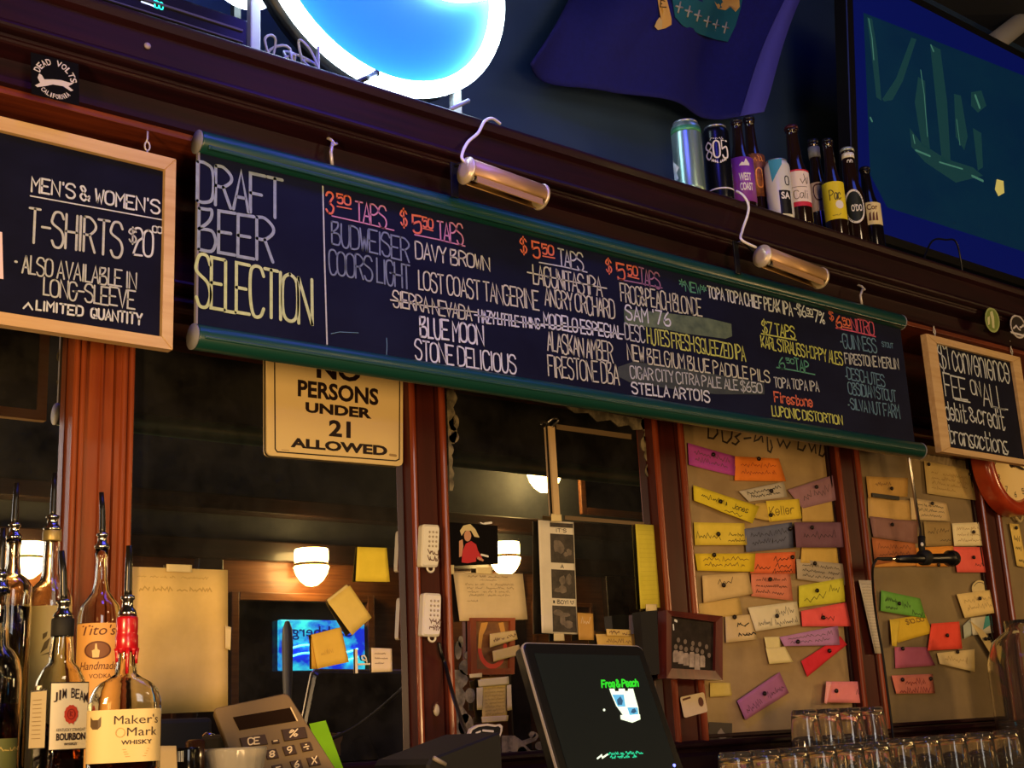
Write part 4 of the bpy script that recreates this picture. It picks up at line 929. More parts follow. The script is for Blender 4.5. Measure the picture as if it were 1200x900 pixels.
# last bottle
y = 2.09; t, c, h = bottle(1014, y, .0325, zpx(1001, 192, y), 'dark bottle with cream label at the right end of the row', M_CAPD, glass=mat('near black bottle glass', (16, 12, 16), .12, spec=.6))
z0, z1 = zpx(1011, 264, y), zpx(1011, 239, y); a = facing(c, .15)
lb = band(c, .0328, z0, z1, mat('pale yellow label', (222, 208, 150), .5), 'label', t, a - .9, a + 1.2)
mb = MB(); cyl_text(mb, 'Cor', c, .0332, a + .1, .032, z1 - .024, z1 - .006, .02)
for k in range(3): cyl_poly(mb, c, .0332, a - .2 + k * .3, .008, z0 + .012, z0 + .040, [(0, 0), (1, 0), (1, 1), (.4, .8)])
mb.build('lettering', M_INKR, lb, fixn=False)

# ================================================================== stickers on the cornice
YC1 = 2.0445
def disc_px(q, pl, n=28):
    return [PL(*bil(q, .5 + .5 * math.cos(2 * PI * k / n), .5 + .5 * math.sin(2 * PI * k / n)), pl) for k in range(n)]
t = thing('band_sticker', 'black square sticker with white running animal and ring of lettering on the cornice', 'sticker', P(64, 118, YC1))
pl = wall(YC1); q = ((36, 61), (92, 75), (93, 124), (37, 110))
MB().slab([PL(*p, shift(pl, .001)) for p in q], (0, .0009, 0)).build('sheet', mat('black sticker', (8, 8, 10), .8, spec=.1), t)
M_STW = mat('white sticker print', (196, 192, 190), .6); pl2 = shift(pl, .0013)
def ring_text(mb, s, cx_, cy_, rx, ry, a0, a1, h, inward=1, sl=.25, bold=.02):
    for i, ch in enumerate(s):
        if ch == ' ': continue
        a = math.radians(a0 + (a1 - a0) * (i + .5) / len(s)); wv = abs(math.radians(a1 - a0)) / len(s) * .86
        vs, fs = text2d(ch, bold); k = .5 if ch == 'I' else 1
        def fn(u, v):
            aa = a + (u - .5) * wv * k * (1 if a1 > a0 else -1); rr = 1 + (h / rx) * (v - .0) * inward
            x = cx_ + rx * rr * math.cos(aa); y = cy_ - ry * rr * math.sin(aa); return PL(x, y + (x - cx_) * sl, pl2)
        mb.add([fn(u, v) for u, v in vs], fs)
mb = MB(); ring_text(mb, 'DEAD VOLTS', 64.5, 93, 18, 16, 168, 4, 8); ring_text(mb, 'CALIFORNIA', 64.5, 94, 23.5, 21.5, 222, 322, 6, -1); mb.build('lettering', M_STW, t, fixn=False)
mb = MB(); poly(mb, [(41, 100), (47, 97), (44, 91), (46, 86), (49, 88), (52, 93), (62, 93), (72, 94), (82, 97), (88, 96), (84, 99), (80, 101), (86, 106), (83, 107), (74, 101), (62, 99), (52, 101), (44, 102)], pl2); mb.build('animal', M_STW, t, fixn=False)
def round_sticker(q, label, m1, m2, m3, kind):
    tt = thing('round_sticker', label, 'sticker', P(q[3][0], q[3][1], YC1)); pl = wall(YC1)
    MB().slab(disc_px(q, shift(pl, .001)), (0, .0009, 0)).build('rim', m1, tt)
    c = (sum(p[0] for p in q) / 4, sum(p[1] for p in q) / 4); qi = [(c[0] + (p[0] - c[0]) * .84, c[1] + (p[1] - c[1]) * .84) for p in q]
    MB().slab(disc_px(qi, shift(pl, .0015)), (0, .0004, 0)).build('face', m2, tt)
    return tt, c, wall(YC1 - .002)
t, c, pl = round_sticker(((1154, 358), (1171, 363), (1172, 392), (1155, 387)), 'oval green sticker on the cornice above the fee board', mat('pale green sticker rim', (150, 164, 96), .5), mat('green sticker', (112, 132, 58), .5), None, 0)
mb = MB(); poly(mb, [(1160, 366), (1163, 364), (1165, 372), (1165.5, 385), (1163, 384), (1162, 375)], pl); poly(mb, [(1157, 372), (1160, 370), (1160, 380), (1158, 381)], pl); mb.build('emblem', mat('cream sticker print', (196, 196, 140), .6), t, fixn=False)
t, c, pl = round_sticker(((1183, 366), (1202, 372), (1203, 399), (1185, 394)), 'round white and black sticker cut by the right picture edge', mat('white sticker rim', (186, 180, 172), .5), mat('dark sticker face', (30, 24, 24), .5), None, 0)
mb = MB(); write(mb, '~~', (1188, 385), (1199, 388), 8, 8, pl, 2.2, .8, 0); poly(mb, [(1184, 388), (1203, 393), (1203, 395.5), (1185, 390.5)], pl); mb.build('lettering', M_STW, t, fixn=False)
p = P(172.5, 54, 2.045)
tag(MB().lathe([(.0065, 0), (.0062, .002), (.003, .0035), (.0005, .0038)], (p.x, 2.0445, p.z), 18, axis=(0, -1, 0)).build('button_dot', mat('grey white button', (150, 140, 140), .5)), 'small pale round button stuck on the cornice above the shirt board', 'button')

# ================================================================== age sign
YS = 2.391
t = thing('age_limit_sign', 'cream sign reading no persons under 21 allowed below the beer menu', 'sign', P(392, 540, YS))
M_SIGN = mat('cream sign board', (226, 200, 140), .45); M_SINK = mat('black sign ink', (30, 14, 14), .5)
def rrect(q, pl, rad=.06, n=5, asp=1.0):
    pts = []
    for cx_, cy_, a0 in ((1 - rad, 1 - rad * asp, 0), (rad, 1 - rad * asp, 90), (rad, rad * asp, 180), (1 - rad, rad * asp, 270)):
        for k in range(n + 1):
            a = math.radians(a0 + 90 * k / n); pts.append(PL(*bil(q, cx_ + rad * math.cos(a), cy_ + rad * asp * math.sin(a)), pl))
    return pts
sq = ((312.5, 372), (472.5, 404), (472.5, 546.5), (313, 533.5))
MB().slab(rrect(sq, wall(YS), .035, 5, 1.2), (0, .006, 0), 0, .001).build('board', M_SIGN, t)
SP = wall(YS - .0006)
mb = MB(); line(mb, [(321.5, 378), (322.5, 526), (325, 529.5), (464, 540), (468, 538), (468.5, 404)], SP, 1.6); mb.build('border_line', M_SINK, t, fixn=False)
mb = MB()
def ST(s, x0, x1, yb0, yb1, yt0, yt1, bold=.035): print_text(mb, s, ((x0, yt0), (x1, yt1), (x1, yb1), (x0, yb0)), SP, bold)
ST('NO', 371, 423, 443, 448.5, 419, 425); ST('PERSONS', 349, 443.5, 464.5, 475.5, 444.5, 455.5); ST('UNDER', 358, 435.5, 483.3, 491, 471, 478.5, .045)
ST('21', 385.5, 411, 511, 513.5, 491.5, 494); ST('ALLOWED', 340.5, 454, 524, 534.5, 512.5, 522.5, .045); mb.build('lettering', M_SINK, t, fixn=False)
mb = MB(); line(mb, [(330, 527), (339, 528)], SP, .7); line(mb, [(457, 533), (464, 534)], SP, 3); mb.build('small_print', mat('tan sign print', (160, 132, 86), .6), t, fixn=False)

# ================================================================== paper goods: notes are thin curled sheets
def sheet(corners, y, curl=.004, th=.0005, nu=8, nv=5, phase=None, lift=.0):
    """returns (mesh builder, S(u,v,e)) for a curled sheet of paper in front of plane y"""
    ph = random.uniform(0, 6) if phase is None else phase
    c3 = [P(a, b, y) for a, b in corners]; tl, tr, br, bl = c3
    def S(u, v, e=0):
        p = (bl * (1 - u) + br * u) * (1 - v) + (tl * (1 - u) + tr * u) * v
        d = curl * (.55 + .45 * math.sin(u * 3.1 + ph)) * (.35 + .65 * abs(u - .5) * 2) * (.4 + .6 * (1 - v)) + lift * (1 - v)
        return Vector((p.x, y - d - e, p.z))
    vs = []; fs = []
    for e in (0, -th):
        for j in range(nv + 1):
            for i in range(nu + 1): vs.append(S(i / nu, j / nv, e))
    n = (nu + 1) * (nv + 1); ix = lambda i, j, k: k * n + j * (nu + 1) + i
    for j in range(nv):
        for i in range(nu):
            fs.append([ix(i, j, 0), ix(i + 1, j, 0), ix(i + 1, j + 1, 0), ix(i, j + 1, 0)]); fs.append([ix(i, j, 1), ix(i, j + 1, 1), ix(i + 1, j + 1, 1), ix(i + 1, j, 1)])
    for i in range(nu): fs += [[ix(i, 0, 0), ix(i, 0, 1), ix(i + 1, 0, 1), ix(i + 1, 0, 0)], [ix(i, nv, 0), ix(i + 1, nv, 0), ix(i + 1, nv, 1), ix(i, nv, 1)]]
    for j in range(nv): fs += [[ix(0, j, 0), ix(0, j + 1, 0), ix(0, j + 1, 1), ix(0, j, 1)], [ix(nu, j, 0), ix(nu, j, 1), ix(nu, j + 1, 1), ix(nu, j + 1, 0)]]
    return MB().add(vs, fs, True), S
def swrite(mb, s, S, u0, u1, v0, hv, wd, gap=1.2, slope=0):
    for p in strokes(s, gap, .15): mb.ribbon([S(u0 + (u1 - u0) * a, v0 + slope * a + hv * b, .0006) for a, b in p], (0, -1, 0), wd)
    return mb
def scribble(mb, S, u0, u1, v, hv, wd, slope=0, words=3):
    """illegible cursive: uneven loops that read as handwriting from afar"""
    cuts = sorted(random.uniform(.15, .9) for _ in range(max(words - 1, 0))); edges = [0] + cuts + [1]
    for a, b in zip(edges, edges[1:]):
        if b - a < .06: continue
        a += .02; b -= .02; n = max(5, int((b - a) * 9 * words)); pts = []
        for k in range(n):
            t_ = a + (b - a) * k / (n - 1); y_ = random.choice((.45, .5, .6, 1.0, 1.25)) if k % 2 else random.choice((0, .05, .1, -.3))
            pts.append(S(u0 + (u1 - u0) * t_ + random.uniform(-.012, .012), min(max(v + hv * y_, .02), .98), .0006))
        mb.ribbon(pts, (0, -1, 0), wd)
def paper(name, corners, y, m, label, cat='note', group=None, curl=.004, words=(), scrib=(), pins=(), ink=None, wd=.0016, lift=0, pinm=None):
    mb, S = sheet(corners, y, curl, lift=lift); c = S(.5, 0)
    t = thing(name, label, cat, c, group)
    mb.build('sheet', m, t)
    if words or scrib:
        mb = MB()
        for s, u0, u1, v0, hv in words: swrite(mb, s, S, u0, u1, v0, hv, wd)
        for u0, u1, v0, hv, nw in scrib: scribble(mb, S, u0, u1, v0, min(hv, .24), wd * .75, words=nw)
        mb.build('handwriting', ink or M_INK, t, fixn=False)
    for u, v in pins:
        p = S(u, v, .0008); mb = MB().lathe([(.0012, 0), (.0012, .003), (.0058, .0035), (.0064, .006), (.005, .009), (.001, .0105)], p, 12, axis=(0, -1, 0)); mb.build('pushpin', pinm or M_PIN, t)
    return t, S
PAP = {}
def pm(rgb): return mat('paper %d %d %d' % rgb, rgb, .85, rgb2=tuple(max(0, v - 12) for v in rgb), scale=(14, 14, 14), spec=.15)
PW, PCR, PY2 = pm((238, 226, 196)), pm((232, 204, 140)), pm((238, 214, 74))

# --- things on the left mirror
YW = 2.3975
t, S = paper('notice_sheet', ((152, 664), (267, 668), (267, 833), (155, 838)), YW, pm((236, 204, 132)), 'large blank cream sheet taped to the mirror behind the whiskey bottles', 'paper', curl=.003)
mb = MB(); scribble(mb, S, .06, .8, .93, .012, .001, words=6); scribble(mb, S, .06, .85, .84, .02, .0025, words=5); mb.build('faint_print', mat('faint tan print', (196, 164, 92), .8), t, fixn=False)
mb, S2 = sheet(((195, 661), (225, 662), (225, 671), (195, 670)), YW - .004, .001); mb.build('tape', M_TAPE, t)
mb, S2 = sheet(((264, 733), (271, 735), (270, 762), (264, 760)), YW - .004, .001); mb.build('tape', M_TAPE, t)
STK = 'yellow sticky notes on the mirror'
paper('sticky_note', ((418.5, 641), (453, 642), (456, 682), (415.5, 681.5)), YW, PY2, 'yellow sticky note highest on the mirror, beside the pillar', group=STK, lift=.0015)
t, S = paper('sticky_note', ((384, 706), (410, 686), (433.5, 724), (410, 745)), YW - .001, pm((232, 204, 110)), 'tilted pale yellow sticky note in the middle of three on the mirror', group=STK, lift=.006)
mb, S2 = sheet(((383, 703), (406, 685), (412, 690), (386, 709)), YW, .001); mb.build('under_sheet', pm((226, 204, 140)), t)
t, S = paper('sticky_note', ((364.5, 744), (399, 735), (407.5, 776), (371, 784)), YW - .003, pm((236, 196, 84)), 'yellow sticky note lowest of three on the mirror, near the blue sign', group=STK, lift=.002, scrib=((.2, .6, .35, .12, 2),), ink=mat('pale gold ink', (206, 164, 66), .8))
mb, S2 = sheet(((364.5, 748), (372, 746), (374, 783.5), (365, 784)), YW - .001, .001); mb.build('under_sheet', pm((226, 180, 70)), t)
t, S = paper('small_card', ((435, 759), (459, 760), (459.5, 787), (435.5, 788)), YW, pm((238, 218, 180)), 'small white printed card on the mirror left of the dark pillar', 'card', curl=.001)
mb = MB(); scribble(mb, S, .15, .7, .75, .05, .0008, words=3); scribble(mb, S, .15, .8, .55, .05, .0008, words=3); scribble(mb, S, .15, .6, .35, .05, .0008, words=2); mb.build('small_print', M_INKR, t, fixn=False)
t = thing('white_decal', 'thin white upright decal with a small figure beside the printed card', 'decal', P(424, 788, YW)); pl = wall(YW - .001)
mb = MB(); mb.slab([PL(a, b, pl) for a, b in ((416, 760), (419, 760.5), (419.5, 789), (416.5, 789))], (0, .001, 0)); mb.slab([PL(a, b, pl) for a, b in ((420, 777.5), (434, 777), (434, 779), (420, 779.5))], (0, .001, 0)); mb.build('bars', PW, t)
mb = MB(); line(mb, [(429, 774), (425, 773), (424, 769), (427, 768), (429, 771), (430, 776)], pl, 1.6); mb.build('figure', PW, t, fixn=False)

# --- door chimes on the second pillar
YP = 2.362
def chime(x0, y0, x1, y1, label):
    t = thing('remote_control', label, 'remote control', P((x0 + x1) / 2, y1, YP), 'white remotes on the dark pillar')
    q = ((x0 + 1.5, y0), (x1 + .5, y0 + 1), (x1 - 1, y1), (x0 - .5, y1 - .5))
    MB().slab(rrect(q, wall(YP - .018), .13, 5, .55), (0, .018, 0), 0, .004).build('body', M_WHITEP, t)
    pl = wall(YP - .0186); mb = MB()
    for i in range(3):
        for j in range(4):
            a = bil(q, .40 + .2 * i, .82 - .11 * j); p = PL(*a, pl); mb.ball(p, .0028, 1, .5, 1, seg=8)
    mb.build('buttons', mat('grey rubber buttons', (172, 160, 140), .6), t)
    mb = MB()
    for k, s in enumerate(('~~~~', '~~~~~')):
        a = bil(q, .36, .30 - .14 * k); b = bil(q, .92, .28 - .14 * k); write(mb, s, a, b, 6, 6, pl, 1.1, .9)
    mb.build('handwriting', M_INKR, t, fixn=False)
    c = P((x0 + x1) / 2 - .5, y1 + 1.5, YP - .006)
    MB().tube([(c.x + .009 * math.cos(k * PI / 10 * 1.0), c.y, c.z + .008 * math.sin(k * PI / 10)) for k in range(20)], .0026, 6, closed=True).build('loop', M_WHITEP, t)
chime(494.5, 614, 515.5, 664.5, 'upper white remote control hanging on the dark pillar')
chime(496, 694.5, 517.5, 746, 'lower white remote control hanging on the dark pillar')
a = [P(514.5, 753, YP - .006), P(517, 766, YP - .006), P(522, 780, YP - .006), P(531, 815, 2.28), P(541, 845, 2.2), P(548, 862, 2.13)]
tag(MB().tube(smooth3(a), .0045, 8).build('black_cable', M_BLACK), 'thin black cable running down the dark pillar to the printer', 'cable')
p = P(510.5, 832, YP)
t = thing('shell_ornament', 'small pale oval ornament with notch low on the dark pillar', 'ornament', (p.x, YP, p.z - .02))
MB().ball((p.x, YP - .003, p.z), .013, .62, .35, 1.0, seg=16).build('shell', mat('pale shell', (200, 186, 150), .3), t)
mb = MB(); line(mb, [(508, 832), (510, 825), (513, 823)], wall(YP - .0088), 1.4); mb.build('notch', M_INKR, t, fixn=False)

# --- frosted scrolls etched on the middle mirror
M_FROST = mat('frosted etched glass', (96, 88, 70), .85, rgb2=(150, 138, 110), scale=(30, 30, 30), lo=.42, hi=.6)
t = thing('etched_scroll', 'frosted scroll ornament etched round the edges of the middle mirror', 'ornament', P(640, 880, 2.398), None)
def blob(pts, m=M_FROST, nm='scrollwork', y=2.3985, th=.0007):
    MB().slab([P(a, b, y) for a, b in pts], (0, th, 0)).build(nm, m, t)
def lobe(cx_, cy_, rx, ry, n=14): return [(cx_ + rx * math.cos(2 * PI * k / n), cy_ + ry * math.sin(2 * PI * k / n)) for k in range(n)]
def wavy(x0, y0, x1, y1, amp, n, side):     # band along an edge with lobed inner border
    out = [(x0, y0)]
    for k in range(n * 4 + 1):
        s = k / (n * 4); out.append((x0 + (x1 - x0) * s + side * (amp + amp * .55 * abs(math.sin(s * n * PI)) * (1 + .4 * math.sin(s * 11))), y0 + (y1 - y0) * s))
    return out + [(x1, y1)]
blob(wavy(523.5, 456, 525.5, 520, 7, 3, 1)); blob(wavy(525.5, 520, 527, 575, 3.5, 4, 1)); blob(lobe(532, 495, 6, 10)); blob(lobe(532, 512, 6, 7))
blob(wavy(759, 488, 766, 560, 5, 4, -1)[::-1]); blob(wavy(766, 560, 771, 612, 2.5, 3, -1)[::-1]); blob(lobe(756, 520, 5, 9)); blob(lobe(761, 552, 5, 7))
blob([(660, 474), (757, 492), (757, 503), (742, 504), (738, 498), (725, 500), (716, 492), (700, 494), (690, 484), (674, 484)])
blob(wavy(531, 785, 534, 872, 10, 4, 1)); blob(lobe(537, 762, 4, 11)); blob(lobe(540, 752, 3, 7)); blob(lobe(549, 768, 5, 5)); blob(lobe(546, 782, 8, 9)); blob(lobe(551, 815, 6, 9)); blob(lobe(546, 850, 9, 14))
blob([(588, 862), (603, 862), (612, 868), (624, 864), (628, 858), (632, 862), (628, 868), (616, 873), (622, 880), (616, 888), (606, 886), (598, 880), (588, 884)])
blob(lobe(624, 861, 4, 4)); blob(lobe(632, 874, 5, 5)); blob(lobe(612, 882, 6, 7)); blob(lobe(638, 878, 3, 6))
t = thing('reflected_frame', 'thin painted lines of a reflected frame at the right of the middle mirror', 'ornament', P(700, 606, 2.398))  # rails of a reflected frame, painted as tan strips on the glass
YE = 2.3985
M_REFLINE = mat('dull tan reflected line', (112, 92, 64), .8)
for pts in ([(652, 497), (740, 509), (740, 515), (652, 503)], [(662, 604), (755, 612), (755, 616), (662, 609)]):
    MB().slab([P(a, b, YE) for a, b in pts], (0, .0007, 0)).build('line', M_REFLINE, t)

# --- things on the middle mirror
t = thing('snapshot', 'small dark snapshot of a person in red top and pale hat at the mirror edge', 'photograph', P(555, 664, YW)); q = ((528, 612), (583, 616), (584, 661), (530, 663))
MB().slab([P(a, b, YW) for a, b in q], (0, .001, 0)).build('print', mat('glossy black photograph', (12, 9, 11), .6, spec=.08), t)
pl = wall(YW - .0006); pl2 = wall(YW - .0010)
mb = MB(); poly(mb, [(541, 659), (542, 646), (546, 637), (552, 634), (558, 638), (560, 645), (564, 652), (566, 656), (562, 657), (558, 653), (558, 658), (548, 660)], pl); mb.build('red_shirt', mat('red print', (188, 34, 48), .5), t, fixn=False)
mb = MB(); poly(mb, lobe(548, 628, 4.2, 6.5), pl2); poly(mb, [(538, 653), (538, 634), (542, 632), (543, 640), (541, 652)], pl2); poly(mb, [(560, 652), (567, 656), (566, 658), (559, 655)], pl2); mb.build('skin', mat('skin print', (196, 142, 112), .5), t, fixn=False)
mb = MB(); poly(mb, [(539, 622), (543, 616), (551, 614), (557, 620), (562, 630), (556, 629), (552, 622), (545, 622), (541, 628)], pl2); mb.build('hat', mat('straw hat print', (206, 190, 142), .5), t, fixn=False)
mb = MB(); line(mb, [(563, 612.5), (567, 614)], pl, 1.5); line(mb, [(568, 613.5), (576, 612.5)], pl, 2.5); line(mb, [(564, 650), (572, 652)], pl, 2.4); mb.build('glints', M_LW, t, fixn=False)
t, S = paper('typed_notice', ((530.5, 671), (612.5, 672.5), (618, 726), (537, 728)), YW - .004, pm((222, 200, 156)), 'typed notice sheet taped to the middle mirror below the snapshot', 'paper', curl=.006)
mb = MB(); swrite(mb, '~~~~ ~~~ ~~~~~ ~~~', S, .2, .75, .91, .045, .0012); scribble(mb, S, .36, .6, .84, .03, .0008, words=3)
for k in range(4): scribble(mb, S, .13 + .01 * k, .86 - .09 * (k > 1), .74 - .075 * k, .035, .0009, words=8)
scribble(mb, S, .13, .3, .40, .03, .0008, words=2); mb.build('small_print', mat('faded print', (150, 128, 96), .8), t, fixn=False)
mb, S2 = sheet(((558, 665), (577, 665), (577, 673), (558, 672)), YW - .007, .0005); mb.build('tape', M_TAPE, t)
mb, S2 = sheet(((528, 662), (532, 662), (532, 673), (528, 673)), YW - .007, .0005); mb.build('tape', M_TAPE, t)
# wooden strip on its hook
t = thing('wooden_strip', 'narrow pale wooden strip hanging from a hook down the middle mirror', 'strip', P(655, 604, YW)); pl = wall(2.390)
MB().slab([PL(a, b, pl) for a, b in ((643.5, 499), (650, 500), (656.5, 603), (649.5, 603))], (0, .006, 0), 0, .0008).build('strip', mat('pale worn strip', (206, 176, 128), .55), t)
MB().tube(smooth3([P(642, 495, 2.388), P(647, 491, 2.38), P(652, 490, 2.378), P(654, 493, 2.38), P(650, 497, 2.384), P(647, 500, 2.386)]), .003, 8).build('hook', M_STEEL, t)
# ultrasound strip
t = thing('ultrasound_strip', "strip of three ultrasound pictures reading it's a boy, taped to the mirror", 'photograph', P(655, 742, YW)); y = 2.393
mb, S = sheet(((629.5, 609.5), (672, 612), (676.5, 743.5), (632, 742)), y, .010, nu=12, nv=10, phase=2.2); mb.build('paper_strip', pm((232, 222, 200)), t)
S_ = S; M_US = mat('dark ultrasound print', (34, 28, 26), .5, rgb2=(66, 56, 50), scale=(55, 55, 55)); M_US2 = mat('grey ultrasound shape', (124, 110, 98), .5, rgb2=(86, 76, 68), scale=(45, 45, 45))
def surf_poly(S, u0, u1, v0, v1, m, nm, t, e=.0007, n=4):
    vs = []; fs = []
    for j in range(n + 1):
        for i in range(n + 1): vs.append(S(u0 + (u1 - u0) * i / n, v0 + (v1 - v0) * j / n, e))
    for j in range(n):
        for i in range(n): k = j * (n + 1) + i; fs.append([k, k + 1, k + n + 2, k + n + 1])
    return MB().add(vs, fs, True).build(nm, m, t, fixn=False)
def surf_shape(mb, S, pts, e=.0011): return mb.add([S(u, v, e) for u, v in pts], [list(range(len(pts)))])
for v0, v1 in ((.625, .885), (.31, .565), (.015, .245)):
    surf_poly(S, .33, .975, v0, v1, M_US, 'picture', t); mb = MB()
    for k in range(5):
        cu, cv = random.uniform(.45, .85), v0 + (v1 - v0) * random.uniform(.25, .75); ru, rv = random.uniform(.06, .17), random.uniform(.02, .06)
        surf_shape(mb, S, [(cu + ru * math.cos(a * PI / 5) * random.uniform(.7, 1.1), cv + rv * math.sin(a * PI / 5) * random.uniform(.7, 1.1)) for a in range(10)])
    mb.build('picture_shape', M_US2, t, fixn=False)
surf_poly(S, .33, .975, .945, .985, M_US, 'picture_header', t)
mb = MB(); swrite(mb, "IT'S", S, .5, .78, .903, .03, .0016); swrite(mb, 'A', S, .6, .68, .58, .03, .0016); swrite(mb, 'BOY!', S, .48, .78, .262, .032, .0016)
mb.ribbon([S(u, v, .0006) for u, v in ((.86, .285), (.83, .292), (.84, .277), (.88, .262), (.92, .278), (.92, .292), (.88, .284))], (0, -1, 0), .0014)
surf_shape(mb, S, [(.36, .265), (.41, .265), (.41, .29), (.36, .29)], .0006); mb.build('handwriting', M_INK, t, fixn=False)
mb, S2 = sheet(((646, 602), (658, 603), (658.5, 611), (646, 611)), y - .010, .0005); mb.build('tape', M_TAPE, t)
mb, S2 = sheet(((649, 742), (661, 742), (661.5, 751), (649, 751)), y - .002, .0005); mb.build('tape', M_TAPE, t)
# long yellow sheet
t, S = paper('yellow_list', ((744.5, 614), (766.5, 615.5), (773, 712), (750.5, 713.5)), YW - .004, pm((220, 206, 78)), 'long narrow yellow sheet hanging beside the third pillar', 'paper', curl=.003)
mb = MB()
for k in range(16): mb.ribbon([S(.12, .93 - .055 * k, .0006), S(.9, .93 - .055 * k, .0006)], (0, -1, 0), .0009)
mb.build('ruled_lines', mat('dull yellow line', (196, 180, 56), .8), t, fixn=False)
mb, S2 = sheet(((757, 708), (770, 708), (770, 717), (757, 717)), YW - .008, .0005); mb.build('tape', M_TAPE, t)
# red picture reflected in the glass, built as a framed print on it
t = thing('reflected_print', 'small reflected framed print with a red ring, built onto the middle mirror', 'picture', P(577, 792, YW)); x = [P(a, b, 2.3915) for a, b in ((551, 727), (604, 727), (604, 790), (551, 792))]
q0 = ((551, 724), (604, 724), (603, 790), (552, 791)); qi = ((558, 728), (598, 728), (597, 783), (559, 784))
mb = MB()
for i in range(4): j = (i + 1) % 4; mb.slab([P(*q0[i], 2.385), P(*q0[j], 2.385), P(*qi[j], 2.385), P(*qi[i], 2.385)], (0, .012, 0))
mb.build('frame', M_PILLAR, t)
MB().slab([P(*p, 2.391) for p in qi], (0, .004, 0)).build('print', mat('brown print', (84, 46, 28), .5, rgb2=(140, 92, 44), scale=(25, 25, 25)), t)
mb = MB(); pl = wall(2.3903); mb.ribbon([PL(577 + 15 * math.cos(a), 758 + 23 * math.sin(a), pl) for a in [math.radians(180 - 8 * k) for k in range(24)]], (0, -1, 0), .011); mb.build('red_ring', mat('red ring print', (206, 62, 40), .5), t, fixn=False)
mb = MB(); poly(mb, [(561, 742), (564, 730), (572, 729), (570, 736), (566, 744), (564, 760), (560, 760)], wall(2.3899)); poly(mb, [(584, 730), (590, 729), (592, 740), (587, 742)], wall(2.3899)); mb.build('figure', mat('gold print', (206, 150, 66), .5), t, fixn=False)
PL2 = 'small labels on the framed print'
paper('paper_label', ((573.5, 743), (604, 738.5), (606.5, 749), (573, 759)), 2.381, pm((222, 196, 130)), 'upper small torn label with writing across the framed print', group=PL2, words=(('~~~ ~ ~~~~', .12, .9, .35, .3),), wd=.0014, ink=M_INKR)
paper('paper_label', ((577, 763), (608, 755.5), (610, 767), (578, 775.5)), 2.379, pm((224, 196, 126)), 'lower blank torn label across the framed print', group=PL2)
t, S = paper('yellow_memo', ((563, 795), (595, 793), (594, 843), (565, 846)), 2.388, pm((226, 196, 110)), 'pale yellow handwritten memo taped at all edges, below the framed print', 'note', curl=.002)
mb = MB()
for k in range(9): scribble(mb, S, .1, .9, .82 - .085 * k, .05, .0009, words=4)
mb.build('handwriting', mat('pale brown ink', (178, 146, 74), .8), t, fixn=False)
for q in (((560, 797), (596, 792.5), (596.5, 802), (561, 805)), ((558.5, 806), (566, 805), (565, 832), (559, 832)), ((594, 803), (599, 802), (600, 832), (594.5, 833)), ((564, 840), (596, 838), (595, 845), (565, 847))):
    mb, S2 = sheet(q, 2.3845, .0005); mb.build('tape', M_TAPE, t)
mb, S2 = sheet(((550, 790), (565, 788.5), (565, 793.5), (550.5, 794.5)), 2.383, .0005)
tag(mb.build('tape_piece', M_TAPE), 'scrap of tape at the lower left corner of the framed print', 'tape')
# ================================================================== note boards
YN = 2.392
N3, N4 = 'pinned notes on the wide note board', 'pinned notes on the grey tan board behind the microphone'
def cA(*p): return [(780 + a / 4.09, 480 + b / 4.09) for a, b in p]
def cB(*p): return [(780 + a / 3.75, 660 + b / 3.75) for a, b in p]
def cC(*p): return [(1000 + a / 6, 520 + b / 6) for a, b in p]
def cD(*p): return [(1000 + a / 6, 660 + b / 6) for a, b in p]
layer = {}
def note(q, rgb, label, g, pins=((.5, .75),), words=(), scrib=(), curl=.006, k=0, wd=.0020, ink=None, lift=0):
    return paper('paper_note', q, YN - .0015 * k, pm(rgb), label, 'note', g, curl, words, scrib, pins, ink or M_INK, wd, lift)
two = ((.1, .9, .62, .16, 3), (.12, .85, .3, .16, 3)); one = ((.15, .8, .4, .25, 2),); three = ((.1, .9, .7, .1, 4), (.1, .9, .45, .1, 4), (.1, .8, .2, .1, 3))
note(cA((105, 160), (335, 225), (328, 318), (108, 265)), (206, 92, 196), 'bright purple note at the top left of the wide note board', N3, scrib=two, k=0, ink=M_INKG)
note(cA((333, 224), (540, 235), (570, 345), (330, 340)), (255, 146, 62), 'bright orange note at the top of the wide note board', N3, pins=((.5, .93),), scrib=two, k=1, ink=mat('rust ink', (176, 80, 40), .8))
note(cB((145, 178), (320, 150), (330, 225), (150, 252)), (222, 188, 116), 'blank tan note half hidden behind the white be note', N3, pins=(), k=0)
note(cA((650, 455), (810, 432), (816, 537), (650, 537)), (206, 172, 102), 'blank tan note between the two grey mauve notes', N3, pins=(), k=0)
note(cA((650, 657), (835, 662), (838, 742), (640, 735)), (220, 184, 98), 'blank golden note below the dark mauve note', N3, pins=(), k=0)
note(cA((350, 392), (565, 345), (580, 420), (395, 442)), (206, 196, 176), 'greyish white note with heavy black writing above the keller note', N3, pins=((.62, .55),), scrib=two, k=1, wd=.0028)
note(cA((585, 385), (820, 308), (835, 430), (655, 475)), (168, 128, 140), 'grey mauve note tilted up at the upper right of the wide board', N3, scrib=one, k=1)
note(cA((130, 362), (445, 465), (405, 548), (130, 437)), (236, 214, 62), 'long yellow note tilted down with the name jones', N3, pins=((.4, .5),), words=(('Jones', .62, .86, .42, .3),), scrib=((.1, .55, .45, .22, 3), (.5, .8, .12, .12, 1)), k=2, curl=.012)
note(cA((430, 450), (490, 445), (500, 536), (425, 520)), (216, 184, 96), 'tan slip showing behind the left end of the keller note', N3, pins=(), k=1)
